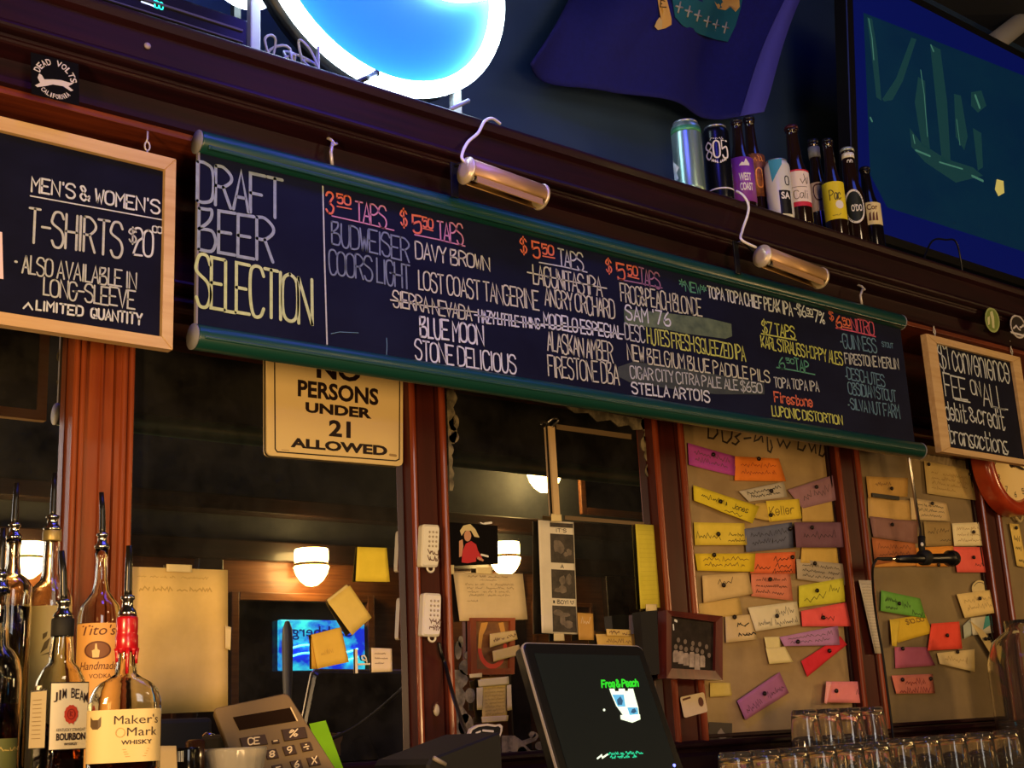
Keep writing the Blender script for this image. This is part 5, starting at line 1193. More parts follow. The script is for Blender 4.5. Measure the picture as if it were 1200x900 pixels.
note(cA((480, 438), (638, 428), (648, 522), (495, 538)), (242, 214, 74), 'yellow note reading keller', N3, pins=((.02, .3),), words=(('Keller', .06, .8, .28, .42),), k=3, wd=.0026, ink=mat('olive ink', (120, 96, 30), .8))
note(cA((135, 540), (375, 545), (383, 650), (140, 650)), (238, 212, 82), 'yellow note with black writing at the left, above the coral note', N3, pins=((.43, .48),), scrib=((.02, .5, .3, .3, 2), (.66, .95, .42, .12, 2), (.64, .98, .16, .12, 2)), k=1)
note(cA((375, 572), (605, 540), (612, 662), (380, 685)), (112, 116, 142), 'slate blue note in the middle of the wide board', N3, pins=((.92, .75),), scrib=two, k=2)
note(cA((615, 540), (865, 540), (868, 660), (620, 662)), (128, 92, 108), 'dark mauve note overlapping the right edge of the wide board', N3, pins=((.3, .78),), scrib=one, k=9)
note(cA((140, 690), (425, 690), (408, 780), (150, 772)), (238, 208, 60), 'yellow note curled at its lower edge above the pale tan note', N3, pins=((.28, .9),), scrib=two, k=2, curl=.012, ink=M_INKR)
note(cB((375, 48), (545, 40), (555, 165), (375, 145)), (228, 142, 116), 'pale coral note below the coral note', N3, pins=((.44, .75),), scrib=three, k=1)
note(cA((415, 690), (620, 682), (620, 786), (400, 785)), (244, 122, 76), 'coral orange note with black writing in the middle', N3, pins=((.9, .75),), scrib=((.1, .45, .2, .6, 1), (.5, .85, .62, .2, 1), (.55, .9, .3, .2, 1), (.5, .95, .06, .14, 2)), k=3, wd=.0026)
note(cA((625, 715), (855, 740), (855, 842), (628, 812)), (196, 180, 156), 'grey white note with writing at the right below the golden note', N3, pins=((.35, .85),), scrib=three, k=2)
note(cB((160, 55), (360, 40), (378, 135), (165, 175)), (226, 196, 140), 'pale tan note pinned above the framed group photo', N3, pins=((.4, .55),), scrib=((.3, .65, .6, .2, 1),), k=2)
note(cB((585, 100), (780, 65), (782, 170), (585, 195)), (226, 220, 76), 'yellow green note pinned above the red note', N3, pins=((.36, .65),), scrib=((.1, .6, .25, .4, 1), (.65, .9, .5, .3, 1)), k=3)
note(cB((260, 235), (370, 225), (398, 335), (262, 350)), (232, 206, 158), 'pale note with black words, right of the framed group photo', N3, pins=((.3, .95),), words=(('~~', .36, .66, .55, .22), ('~~~~', .4, .9, .2, .16)), k=1, wd=.0034)
note(cB((595, 210), (790, 172), (808, 278), (600, 278)), (252, 104, 104), 'bright red note below the yellow green note', N3, pins=((.42, .45),), scrib=((.4, .7, .35, .3, 1),), k=2)
note(cB((362, 195), (575, 168), (585, 270), (395, 300)), (240, 228, 196), 'white note with sloping writing at the centre of the wide board', N3, pins=((.5, .5),), scrib=((.1, .4, .2, .5, 2), (.45, .95, .12, .2, 3), (.5, .9, .55, .3, 2)), k=3)
note(cB((595, 430), (765, 320), (792, 358), (620, 500)), (226, 58, 70), 'crimson note tilted up below the lilac note', N3, pins=((.6, .55),), k=0)
note(cB((500, 325), (755, 275), (760, 360), (520, 365)), (196, 142, 196), 'lilac note below the white and red notes', N3, pins=((.24, .35),), scrib=two, k=3, ink=M_INKG)
note(cB((432, 325), (502, 322), (500, 372), (440, 376)), (236, 222, 160), 'upper leaf of the small bent cream slip', N3, pins=(), k=1)
note(cB((440, 372), (520, 367), (548, 435), (455, 443)), (238, 222, 160), 'lower leaf of the small bent cream slip', N3, pins=(), k=2, curl=.010)
note(cB((312, 605), (500, 478), (540, 570), (345, 690)), (180, 116, 158), 'dusky purple note tilted up low on the wide board', N3, pins=((.52, .6),), scrib=((.08, .45, .25, .5, 2), (.58, .95, .3, .5, 2)), k=1)
note(cB((195, 525), (280, 525), (285, 582), (195, 588)), (222, 198, 112), 'blank yellow sticky square below the framed group photo', N3, pins=(), k=0)
note(cB((705, 520), (898, 520), (900, 615), (697, 612)), (248, 150, 152), 'pink note with folded left corner above the pint glasses', N3, pins=((.2, .55),), scrib=((.68, .85, .4, .3, 1),), k=7)
mb, S2 = sheet(cB((706, 521), (730, 521), (705, 618), (696, 612)), YN - .018, .004); mb.build('folded_corner', pm((252, 176, 172)), bpy.data.objects[[o.name for o in bpy.data.objects if o.get('label', '').startswith('pink note with folded left')][0]])
# black brushed writing at the head of both boards
mb = MB(); pl = wall(YM - .0008)
for pts in ([(830, 500), (830, 513), (836, 514), (841, 508), (840, 500)], [(846, 505), (847, 517), (852, 519), (857, 513), (858, 505)], [(868, 508), (862, 512), (866, 517), (862, 521), (858, 519)], [(872, 514), (880, 513)],
            [(886, 508), (884, 517), (889, 515), (893, 510), (894, 518)], [(899, 510), (900, 528), (903, 530), (905, 524), (903, 516)], [(911, 514), (914, 523), (918, 516), (922, 525), (926, 518)], [(936, 515), (935, 526), (941, 528), (944, 522)],
            [(948, 520), (951, 529), (955, 521), (956, 531)], [(962, 520), (960, 533), (964, 535), (968, 529), (969, 521)]):
    line(mb, pts, pl, 2.4)
mb.build('brushed_lettering', mat('dark brushed paint', (44, 30, 22), .7), BOARD[0], fixn=False)
mb = MB()
for pts in ([(1068, 522), (1074, 515), (1077, 536), (1072, 540)], [(1080, 540), (1084, 517), (1088, 536), (1094, 518)], [(1092, 520), (1101, 517), (1094, 538)], [(1102, 528), (1100, 540), (1106, 543), (1108, 532)], [(1112, 532), (1110, 546)], [(1117, 534), (1114, 545), (1120, 547), (1121, 536), (1122, 549)], [(1126, 538), (1127, 548), (1124, 553)]):
    line(mb, pts, pl, 3.4)
mb.build('brushed_lettering', mat('cream brushed paint', (150, 130, 92), .7), BOARD[1], fixn=False)
# board 4
note(cC((85, 230), (385, 240), (380, 372), (95, 382)), (206, 164, 92), 'tan note above the black magnet bar', N4, pins=((.56, .42),), scrib=((.2, .6, .6, .12, 2),), k=0, ink=M_INKR)
note(cC((100, 378), (390, 400), (395, 540), (105, 522)), (214, 176, 108), 'blank tan note below the black magnet bar', N4, pins=(), k=0)
note(cC((490, 545), (690, 555), (700, 715), (500, 722)), (170, 144, 96), 'olive tan note right of the microphone rod', N4, pins=(), scrib=((.1, .5, .5, .2, 1), (.55, .9, .6, .1, 1), (.55, .95, .2, .1, 1)), k=0)
note(cC((110, 510), (450, 545), (450, 702), (130, 657)), (150, 112, 104), 'dull mauve note left of the microphone rod', N4, pins=((.42, .7),), k=1)
note(cC((495, 120), (825, 185), (865, 400), (515, 350)), (206, 180, 120), 'large cream notice pinned at two corners below the fee board', N4, pins=((.06, .9), (.93, .83)), scrib=((.1, .9, .66, .08, 5), (.1, .9, .5, .08, 5), (.1, .85, .34, .08, 5), (.1, .6, .18, .08, 3)), k=1, ink=mat('pale tan ink', (160, 128, 72), .8))
note(cC((395, 378), (655, 420), (680, 545), (400, 535)), (220, 194, 146), 'pale note with black writing above the olive tan note', N4, pins=((.55, .85),), scrib=three, k=1)
note(cC((150, 800), (440, 830), (700, 850), (150, 868)), (226, 160, 84), 'long tan orange note behind the microphone handle', N4, pins=(), k=0)
note(cC((435, 732), (700, 718), (705, 862), (440, 862)), (244, 164, 72), 'orange note behind the microphone head', N4, pins=((.55, .06),), k=1)
note(cC((130, 660), (430, 702), (440, 800), (150, 855)), (196, 120, 74), 'rusty orange note left of the microphone stand', N4, pins=(), scrib=two, k=2, ink=M_INKR)
note(cC((700, 725), (975, 728), (985, 905), (722, 905)), (252, 112, 100), 'bright red pink note right of the microphone head', N4, pins=((.45, .58),), scrib=((.5, .75, .25, .1, 1),), k=1)
note(cC((690, 560), (935, 550), (955, 716), (700, 720)), (250, 234, 186), 'bright cream note above the red pink note', N4, pins=((.55, .58),), scrib=three, k=2, ink=mat('tan ink', (176, 146, 92), .8))
note(cD((250, 398), (505, 360), (555, 490), (305, 560)), (232, 196, 64), 'yellow note with amount written, below the green note', N4, pins=(), words=(('$10.00', .4, .9, .68, .2),), k=1, wd=.0022, ink=M_INKR)
note(cD((250, 395), (326, 405), (300, 585), (256, 582)), (236, 206, 80), 'folded flap at the left of the yellow note', N4, pins=(), k=4, curl=.010)
note(cD((195, 190), (465, 248), (500, 388), (190, 335)), (122, 186, 84), 'green note with dark writing low on the board', N4, pins=((.4, .5),), scrib=((.1, .4, .55, .14, 2), (.1, .4, .2, .14, 2), (.5, .7, .4, .5, 1), (.7, .95, .1, .18, 1)), k=2, wd=.0026)
note(cD((290, 590), (510, 590), (565, 720), (295, 740)), (190, 104, 130), 'plum coloured note below the yellow note', N4, pins=((.2, .92),), k=0)
note(cD((545, 425), (745, 410), (765, 602), (512, 615)), (250, 92, 74), 'square red note at the centre low on the board', N4, pins=((.52, .52),), k=2)
note(cD((585, 632), (850, 605), (850, 765), (600, 708)), (230, 206, 150), 'pale cream note below the red square note', N4, pins=((.5, .95),), scrib=one, k=1, ink=mat('tan ink', (176, 146, 92), .8))
t, S = note(cD((265, 790), (555, 778), (573, 915), (292, 918)), (226, 136, 116), 'pink note spotted with dark marks, lowest on the board', N4, pins=((.2, .75), (.9, .75)), scrib=((.1, .9, .05, .4, 3), (.3, .8, .5, .3, 2)), k=0, wd=.003, ink=mat('dark red ink', (130, 40, 40), .8))
t = thing('round_badge', 'pale half hidden round badge above the cream note at the right', 'badge', P(1148, 694, YN))
pl = wall(YN - .001); MB().slab([PL(a, b, pl) for a, b in cD(*[(889 + 55 * math.cos(2 * PI * k / 24), 178 + 58 * math.sin(2 * PI * k / 24)) for k in range(24)])], (0, .001, 0)).build('disc', pm((226, 206, 150)), t)
mb = MB(); mb.ribbon([PL(*cD((889 + 42 * math.cos(a), 178 + 44 * math.sin(a)))[0], wall(YN - .0015)) for a in [math.radians(200 + 14 * k) for k in range(11)]], (0, -1, 0), .0022); mb.build('printed_ring', M_INKG, t, fixn=False)
note(cD((770, 440), (830, 385), (830, 505), (775, 535)), (188, 196, 180), 'pale grey leaf left of the teal card', N4, pins=(), k=0)
t, S = note(cD((822, 386), (1030, 362), (1000, 488), (830, 508)), (222, 214, 184), 'cream and teal card behind the diagonal slip', N4, pins=(), k=1)
mb = MB(); surf_shape(mb, S, [(.45, .25), (.5, 1), (1, 1), (.92, .35), (.7, .45)], .0008); mb.build('teal_print', mat('teal print', (70, 166, 160), .6), t, fixn=False)
note(cD((815, 400), (905, 470), (1013, 600), (998, 700)), (236, 210, 146), 'diagonal cream slip hanging over the teal card', N4, pins=((.35, .55), (.75, .55)), k=3, scrib=((.85, .98, .3, .3, 1),), wd=.003)
note(cD((725, 218), (985, 185), (1015, 345), (780, 385)), (244, 216, 146), 'cream note with bent edge right of the green note', N4, pins=((.52, .7),), scrib=two, k=4, curl=.012, ink=mat('tan ink', (176, 146, 92), .8))
MBAR = [P(a, b, YN - .012) for a, b in cC((135, 345), (325, 370), (325, 397), (137, 373))]
tag(MB().slab(MBAR, (0, .006, 0), 0, .0006).build('magnet_bar', M_BLACK), 'short black magnet bar across the tan notes at the upper left', 'magnet')
t, S = paper('receipt_strip', cD((30, 120), (130, 120), (210, 635), (135, 635)), 2.362, pm((216, 206, 186)), 'long printed receipt hanging on the pillar left of the grey tan board', 'receipt', curl=.010)
mb = MB()
for k in range(22): scribble(mb, S, .12, .88, .94 - .041 * k, .014, .0007, words=3)
mb.build('small_print', mat('grey print', (140, 130, 116), .8), t, fixn=False)
# right-hand narrow board
N5 = 'papers on the narrow board at the right edge'
t, S = note(cC((1097, 560), (1160, 566), (1212, 872), (1150, 858)), (236, 206, 118), 'long yellow paper with drawings at the right picture edge', N5, pins=((.5, .9),), scrib=((.2, .8, .62, .1, 1), (.2, .8, .4, .12, 1), (.3, .8, .12, .08, 1)), k=1, wd=.003)
t = thing('pretzel_cutout', 'pale looped paper cutout under the wall clock', 'cutout', P(1191, 610, YN)); pl = wall(YN - .002)
mb = MB(); mb.tube([P(*cC((1150 + 38 * math.cos(a), 498 + 42 * math.sin(2 * a) * .6 + 30 * math.sin(a)))[0], YN - .006) for a in [2 * PI * k / 30 for k in range(30)]], .005, 6, closed=True); mb.build('loops', pm((206, 188, 140)), t)
t = thing('price_tag', 'small white square tag on the dark trim beside the glass jug', 'tag', P(1185, 746, 2.36)); q = cD((1083, 450), (1140, 450), (1140, 515), (1088, 515))
MB().slab([P(a, b, 2.36) for a, b in q], (0, .001, 0)).build('card', PW, t)
mb = MB(); write(mb, '~~~', cD((1097, 490))[0], cD((1130, 490))[0], 3, 3, wall(2.3592), 1.1); mb.build('lettering', M_INKR, t, fixn=False)
t, S = paper('white_card', ((1192, 815), (1212, 813), (1214, 850), (1193, 852)), 2.385, pm((208, 200, 178)), 'plain pale card cut by the right picture edge below the jug', 'card')

# ================================================================== microphone hanging from its rod
ym = 2.20
t = thing('microphone', 'black handheld microphone clipped to a thin hanging rod', 'microphone', P(1080, 652, ym))
a, b = P(1125, 654, ym), P(1112, 653.5, ym); h0 = P(1052, 655, ym); ax = (P(1090, 654.5, ym) - h0).normalized(); r = 9.5 * mpp(a)
hd = P(1116, 654.3, ym)
MB().lathe([(.001, -.9 * r), (r * .55, -.84 * r), (r * .9, -.45 * r), (r, 0), (r * .96, r * .35), (r * .90, r * .55)], hd, 24, axis=-ax).build('grille', mat('black wire mesh', (22, 22, 23), .45, .4, bump=.6, scale=(900, 900, 900)), t)
p1 = hd - ax * r * .5; ln = (p1 - h0).length
MB().lathe([(r * .95, 0), (r * .98, r * .2), (r * .8, r * .5), (r * .62, r * 1.0), (r * .58, ln * .5), (r * .44, ln)], p1, 24, axis=-ax).build('handle', M_BLACK, t)
p2 = P(1052, 655, ym); p3 = P(1044, 655, ym); p4 = P(1029, 654.5, ym)
MB().lathe([(.0045, 0), (.0048, .003), (.0048, (p3 - p2).length - .001), (.0045, (p3 - p2).length)], p2, 16, axis=(p3 - p2).normalized()).build('plug', M_CHROME, t)
MB().tube([p3, P(1036, 655, ym), p4, P(1026, 656, ym)], [.006, .006, .004, .003], 10).build('strain_relief', M_BLACKM, t)
c = [P(1027, 655.5, ym), P(1023, 664, ym), P(1022.5, 678, ym + .03), P(1024, 700, 2.27), P(1028, 730, 2.30), P(1034, 765, 2.31), P(1040, 810, 2.32), P(1045, 850, 2.325), P(1048, 880, 2.30)]
MB().tube(smooth3(c), .0036, 8).build('cord', M_BLACKM, t)
k0 = P(1082, 648, ym)
MB().lathe([(r * .75, -.014), (r * .95, -.008), (r * .95, .012), (r * .75, .016)], P(1083, 653.5, ym), 18, axis=ax).build('clip', M_BLACKM, t)
mb = MB(); mb.tube([P(1080, 629, ym), P(1080, 640, ym), P(1081, 650, ym)], [.011, .010, .008], 12); mb.build('swivel', M_BLACKM, t)
p = P(1080, 638, ym - .012); MB().lathe([(.006, 0), (.006, .003), (.003, .004)], p, 14, axis=(0, -1, 0)).build('screw', mat('pale screw', (226, 224, 220), .3), t)
top = P(1064.5, 533, ym); bot = P(1079.5, 631, ym); d = (top - bot); top2 = bot + d * 1.9
t2 = thing('microphone_rod', 'thin bright metal rod hanging from under the beer menu down to the microphone', 'rod', bot)
MB().tube([Vector((bot.x, ym, bot.z)), Vector((top.x, ym, top.z)), Vector((top.x, ym, 2.349))], .0048, 12).build('tube', mat('brushed rod', (196, 190, 180), .28, 1), t2)
MB().lathe([(.022, 0), (.022, .004), (.008, .008), (.006, .012)], (top.x, ym, 2.3515), 18, axis=(0, 0, -1)).build('flange', M_BLACKM, t2)

# ================================================================== wall clock
yc = 2.33; cc = P(1181, 545, yc); Ro = (cc.z - P(1185, 597, yc).z) * .96
t = thing('wall_clock', 'round red framed wall clock partly hidden by the fee board', 'clock', (cc.x, yc, cc.z - .15))
pr = P(1158, 560, yc); Ro = abs(P(1150, 560, yc).x - cc.x) * 1.0; Ro = max(Ro, cc.z - P(1185, 596, yc).z)
MB().lathe([(Ro * .70, .012), (Ro * .73, .024), (Ro * .80, .034), (Ro * .90, .036), (Ro * .98, .026), (Ro, .010), (Ro * .99, -.03)], (cc.x, yc, cc.z), 48, axis=(0, -1, 0), caps=False).build('frame', mat('glossy red clock frame', (156, 50, 26), .28, rgb2=(176, 66, 34), scale=(20, 20, 20), coat=.4), t)
MB().lathe([(.001, .012), (Ro * .72, .012), (Ro * .72, .004)], (cc.x, yc, cc.z), 48, axis=(0, -1, 0), smooth=False).build('face', mat('cream clock face', (240, 212, 146), .5), t)
pl = wall(yc - .0135); mb = MB()
for k in range(1, 13):
    a = math.radians(90 - 30 * k); rr = Ro * .58; x, z = cc.x + rr * math.cos(a), cc.z + rr * math.sin(a); s = str(k); hh = Ro * .10
    st = strokes(s, 1.2, 0); wd = hh * (.62 if len(s) == 1 else 1.1)
    for p in st: mb.ribbon([(x + (u - .5) * wd * (.4 if s == '1' else 1), yc - .0128, z + (v - .5) * hh) for u, v in p], (0, -1, 0), .0026)
mb.build('numerals', M_INK, t, fixn=False)
M_HAND = mat('black clock hand', (30, 18, 14), .4)
for ang, l, w_, nm in ((-10, .46, .008, 'minute_hand'), (155, .30, .010, 'hour_hand')):
    a = math.radians(ang); d = Vector((math.cos(a), 0, math.sin(a))); n = Vector((-d.z, 0, d.x)); c0 = Vector((cc.x, yc - .018, cc.z))
    MB().slab([c0 - d * Ro * .08 - n * w_ / 2, c0 + d * Ro * l * .75 - n * w_ * .6, c0 + d * Ro * l, c0 + d * Ro * l * .75 + n * w_ * .6, c0 - d * Ro * .08 + n * w_ / 2], (0, .002, 0)).build(nm, M_HAND, t)
MB().lathe([(.001, .004), (.010, .003), (.012, -.006)], (cc.x, yc - .018, cc.z), 16, axis=(0, -1, 0)).build('hub', M_HAND, t)

# ================================================================== pictures and cards left of the wide board
yq = 2.348
t = thing('group_photo', 'dark wood framed black and white group photo on the third pillar', 'picture', P(808, 797, yq))
q0 = ((781, 715), (847, 722), (847, 797), (781, 795)); qi = ((787, 722), (839, 729), (838, 786), (787, 783))
mb = MB()
for i in range(4): j = (i + 1) % 4; mb.slab([P(*q0[i], yq - .02), P(*q0[j], yq - .02), P(*qi[j], yq - .016), P(*qi[i], yq - .016)], (0, .030, 0))
mb.build('frame', M_HEAD if False else wood('dark red picture frame', (70, 24, 20), (96, 36, 26), 'z', .35, .3), t)
ypp = yq - .008
MB().slab([P(*p, ypp) for p in qi], (0, .008, 0)).build('print', mat('dark grey photo', (22, 17, 15), .5, rgb2=(46, 37, 32), scale=(28, 28, 28), spec=.1), t)
M_FIG = mat('pale photo figures', (176, 160, 142), .5, rgb2=(126, 112, 100), scale=(40, 40, 40)); M_FH = mat('grey photo faces', (104, 90, 80), .5)
mb = MB(); mh = MB()
for x, y, hh in ((792, 762, 14), (798, 763, 15), (804, 765, 15), (811, 764, 18), (817, 766, 20), (823, 768, 14)):
    poly(mb, [(x - 3.2, y + hh), (x - 3.4, y + 3), (x - 2, y), (x + 2, y), (x + 3.4, y + 3), (x + 3.2, y + hh)], wall(ypp - .0006)); poly(mh, lobe(x, y - 4, 2.2, 3.2, 10), wall(ypp - .0008))
for x, y in ((795, 750), (803, 752), (812, 754), (820, 755), (828, 758), (831, 768)): poly(mh, lobe(x, y, 2, 3, 10), wall(ypp - .0008))
mb.build('white_figures', M_FIG, t, fixn=False); mh.build('faces', M_FH, t, fixn=False)
mb = MB(); line(mb, [(791, 727), (793, 728)], wall(ypp - .001), 3); line(mb, [(789, 732), (789.5, 738)], wall(ypp - .001), 2); mb.build('glints', M_LW, t, fixn=False)
t = thing('picture_box', 'deep dark box side hung beside the framed group photo', 'box', P(762, 800, 2.36))
MB().slab([P(*p, 2.335) for p in ((750, 717), (770, 715), (773, 790), (757, 792))], (0, .028, 0)).build('box', M_BLACKM, t)
t = thing('identity_card', 'tilted pale identity card with small dark portrait on the third pillar', 'card', P(815, 841, 2.36)); pl = wall(2.362)
q = ((797, 817), (825, 811), (829.5, 834), (802, 841.5))
MB().slab(rrect(q, pl, .08, 4, 1.3), (0, .0012, 0)).build('card', pm((222, 200, 160)), t)
mb = MB(); poly(mb, [bil(q, a, b) for a, b in ((.08, .80), (.42, .84), (.42, .93), (.08, .90))], wall(2.3613)); poly(mb, [bil(q, .80 + .11 * math.cos(k * PI / 6), .56 + .24 * math.sin(k * PI / 6)) for k in range(12)], wall(2.3613)); mb.build('print', M_INKR, t, fixn=False)
t = thing('small_photo', 'small dark photo of a pale shape at the foot of the wide board', 'photograph', P(845, 870, YN)); q = ((831, 846), (858, 847.5), (858, 870), (830, 868))
MB().slab([P(*p, YN - .002) for p in q], (0, .001, 0)).build('print', mat('dark brown photo', (50, 40, 34), .4), t)
mb = MB(); poly(mb, [(840, 864), (841, 858), (845, 853), (848, 858), (852, 861), (851, 865), (845, 866)], wall(YN - .0028)); mb.build('pale_shape', mat('grey photo shape', (134, 122, 108), .5), t, fixn=False)

# ================================================================== till
yt0, yb0 = 2.0, 1.906
TLp, TRp = P(613, 753, yt0), P(752.5, 757, yt0); blp, brp = P(655, 900, yb0), P(805, 900, yb0)
upv = ((TLp - blp).normalized() + (TRp - brp).normalized()).normalized(); rt = (TRp - TLp).normalized(); nv = rt.cross(upv).normalized()
if nv.y > 0: nv = -nv
upv = nv.cross(rt).normalized()
if upv.z < 0: upv = -upv
POS = (TLp, nv); W = (TRp - TLp).length; Hh = .285
t = thing('till_screen', 'black tilted till screen showing a green lettered crest', 'till', (TLp.x + W / 2, 1.95, 1.0345))
def pos(u, v, e=0): return TLp + rt * (u * W) - upv * (v * Hh) + nv * e
def rr3(u0, u1, v0, v1, r, e, n=5):
    pts = []
    for cu, cv, a0 in ((u1 - r, v0 + r, 0), (u0 + r, v0 + r, 90), (u0 + r, v1 - r, 180), (u1 - r, v1 - r, 270)):
        for k in range(n + 1): a = math.radians(a0 + 90 * k / n); pts.append(pos(cu + r * math.cos(a), cv - r * math.sin(a), e))
    return pts
MB().slab(rr3(0, 1, 0, 1, .045, 0), -nv * .030, 0, .002).build('housing', M_BLACK, t)
MB().slab(rr3(-.008, 1.008, -.008, 1.008, .05, -.004), -nv * .005).build('rim', mat('silver rim', (190, 184, 174), .35, .3), t)
MB().slab(rr3(.06, .94, .08, .93, .004, .0014), -nv * .001).build('display', mat('dark lit display', (22, 24, 22), .22, emit=(26, 30, 26), emit_s=.35), t); dsp = bpy.data.objects['display']
DP = (TLp + nv * .0022, nv); DP2 = (TLp + nv * .0026, nv)
M_GRL = mat('lit green letters', (40, 200, 40), .5, emit=(40, 210, 40), emit_s=.55)
mb = MB(); write(mb, 'Frog & Peach', (705.5, 805.5), (748, 804), 8, 8, DP, 2.2, .9, .04); mb.build('logo_lettering', M_GRL, dsp, fixn=False)
M_CW = mat('lit pale crest', (220, 240, 220), .5, emit=(214, 240, 214), emit_s=.8); M_CB = mat('lit blue crest', (80, 160, 200), .5, emit=(84, 166, 206), emit_s=.75)
mb = MB()
poly(mb, [(714, 807), (720, 807), (721, 810), (725, 810), (725, 807), (732, 807), (733, 810), (736, 809.5), (736, 807), (742, 807), (743.5, 813), (716, 813)], DP)
poly(mb, [(716, 813), (743.5, 813), (748, 829), (749, 838), (746, 845), (738, 842), (730, 838), (722, 827)], DP)
poly(mb, [(727, 838), (750, 837), (750.5, 843), (741, 847), (727.5, 843)], DP)
mb.build('crest', M_CW, dsp, fixn=False)
mb = MB(); poly(mb, [(717.5, 814), (731, 814), (733, 828), (724, 828)], DP2); poly(mb, [(735, 829), (747.3, 829), (748, 837), (738, 838)], DP2); mb.build('crest_quarters', M_CB, dsp, fixn=False)
M_CD = mat('lit dark crest detail', (40, 90, 130), .5, emit=(40, 90, 130), emit_s=.4); DP3 = (TLp + nv * .0030, nv)
mb = MB(); poly(mb, [(724, 826), (723, 820), (727, 816), (730, 821), (729, 826)], DP3); poly(mb, [(739, 835), (741, 831), (744, 830), (746, 834), (743, 836)], DP3); mb.build('crest_details', M_CD, dsp, fixn=False)
mb = MB()
for k, (x0, x1) in enumerate(((713, 752), (715, 745))):
    write(mb, ('~~~~~~ ~~ ~~~~~ ~~~~', '~~~ ~~~~~~  ~~')[k], (x0, 884.5 + 4.2 * k), (x1, 883 + 4.2 * k), 3, 3, DP, 1.2, 1.0, 0)
mb.build('status_lettering', mat('lit teal letters', (30, 190, 140), .5, emit=(30, 200, 150), emit_s=.6), dsp, fixn=False)
mb = MB(); line(mb, [(700, 889), (705, 885), (706, 888), (712, 884)], DP, 2.0); mb.build('signature', M_CW, dsp, fixn=False)
mb = MB(); poly(mb, lobe(708, 832, 1.4, 1.6, 8), DP); mb.build('cursor', M_CW, dsp, fixn=False)
p = PL(790, 897, (TLp + nv * .0016, nv)); MB().ball(p, .0034, seg=10).build('power_light', mat('lit blue power lamp', (120, 130, 255), .4, emit=(110, 120, 255), emit_s=2.5), t)
bs = pos(.5, .62, -.031)
mb = MB(); mb.tube([bs, bs + Vector((0, .035, -.05)), Vector((bs.x, bs.y + .03, 1.056))], .03, 14); mb.box(bs.x - .12, bs.x + .12, bs.y - .12, bs.y + .11, 1.0347, 1.06, .006); mb.build('stand', M_BLACK, t)
# cards behind the till
t, S = paper('sign_slip', ((698, 743), (748, 743), (750, 757), (700, 757)), 2.386, pm((210, 176, 96)), 'long tan slip just above the till screen', 'slip', scrib=((.2, .8, .3, .3, 3),), ink=M_INKR)
t, S = paper('lettered_slip', ((710, 737), (739, 738), (739, 746), (710, 745)), 2.380, pm((222, 190, 112)), 'small lettered slip on top of the tan slip above the till', 'slip', words=(('~~~~ ~~~', .1, .9, .25, .5),), wd=.0016, ink=M_INKR)
t, S = paper('gold_card', ((676, 718), (695, 719), (696, 750), (677, 750)), 2.390, pm((206, 160, 84)), 'brown framed card with pale writing right of the ultrasound strip', 'card', scrib=((.2, .8, .6, .2, 1),), ink=PW)
# receipt printer left of the till
yp = 1.86
t = thing('receipt_printer', 'black receipt printer with sloping top left of the till', 'printer', (P(548, 900, yp).x, yp + .08, 1.0345))
pts = [P(a, b, yp) for a, b in ((501, 896), (505, 889), (586, 858), (588, 864))]; pz = 1.0347
q = [pts[0], pts[1], pts[2], pts[3], Vector((pts[3].x, yp, pz)), Vector((pts[0].x, yp, pz))]
MB().slab(q, (0, .16, 0), 0, .004).build('body', M_BLACKM, t)
a, b = P(508, 888, yp - .001), P(522, 896, yp - .001); MB().tube([a, b], .004, 8).build('lever', mat('grey lever', (140, 130, 118), .4), t)
t2 = thing('round_emblem', 'black oval emblem with pale outline standing behind the printer', 'emblem', P(570, 862, 2.10)); pl = wall(2.10)
out = [(549, 862), (552, 854), (560, 849.5), (571, 848), (582, 849.5), (586, 848.5), (589, 851), (588.5, 857), (586, 864), (587, 880), (549, 880)]
MB().slab([PL(*p, pl) for p in out], (0, .008, 0)).build('outline', mat('pale emblem outline', (196, 186, 172), .5), t2)
c0 = (569, 866); MB().slab([PL(c0[0] + (x - c0[0]) * .88, c0[1] + (y_ - c0[1]) * .86, wall(2.0985)) for x, y_ in out], (0, .001, 0)).build('face', M_BLACKM, t2)
zb = P(570, 880, 2.10).z; MB().box(P(560, 880, 2.1).x, P(576, 880, 2.1).x, 2.10, 2.13, 1.0347, zb + .01).build('stand', M_BLACKM, t2)
mb = MB(); line(mb, [(558, 859), (563, 857)], wall(2.0978), 2); line(mb, [(566, 856), (578, 857)], wall(2.0978), 2.4); mb.build('lettering', M_STW, t2, fixn=False)

# ================================================================== pint glasses, upside down
def pint(x, y, zt, label, group):
    prof = [(.0435, -.150), (.0405, -.090), (.0345, -.020), (.0315, -.004), (.029, 0), (.001, 0), ]
    inner = [(.001, -.014), (.0275, -.0145), (.0315, -.022), (.0375, -.090), (.0408, -.1495), (.0435, -.150)]
    o = MB().lathe(prof + inner, (x, y, zt), 28).build('pint_glass', M_GLASS); return tag(o, label, 'glass', group)
BR, FR = 'back row of stacked pint glasses', 'front row of upside down pint glasses'
names = ['first', 'second', 'third', 'fourth', 'fifth', 'sixth']
src = None
def pints(pxs, y, ztop, lab, grp):
    global src
    for i, px in enumerate(pxs):
        c = P(px, 850, y); l = lab(i)
        if src is None: src = pint(c.x, y, ztop, l, grp); src['o'] = 0; SRC[:] = [c.x, y, ztop]; del src['o']
        else:
            o = src.copy(); COL.objects.link(o); o.location = src.location + Vector((c.x - SRC[0], y - SRC[1], ztop - SRC[2])); o['label'] = l; o['group'] = grp
SRC = [0, 0, 0]
zu = 1.0346 + .075 + .150
back = (944, 970, 996, 1022, 1046)[:4]
pints(back, 2.17, zu, lambda i: 'upper glass of the %s stack from the left in the back row' % names[i], BR)
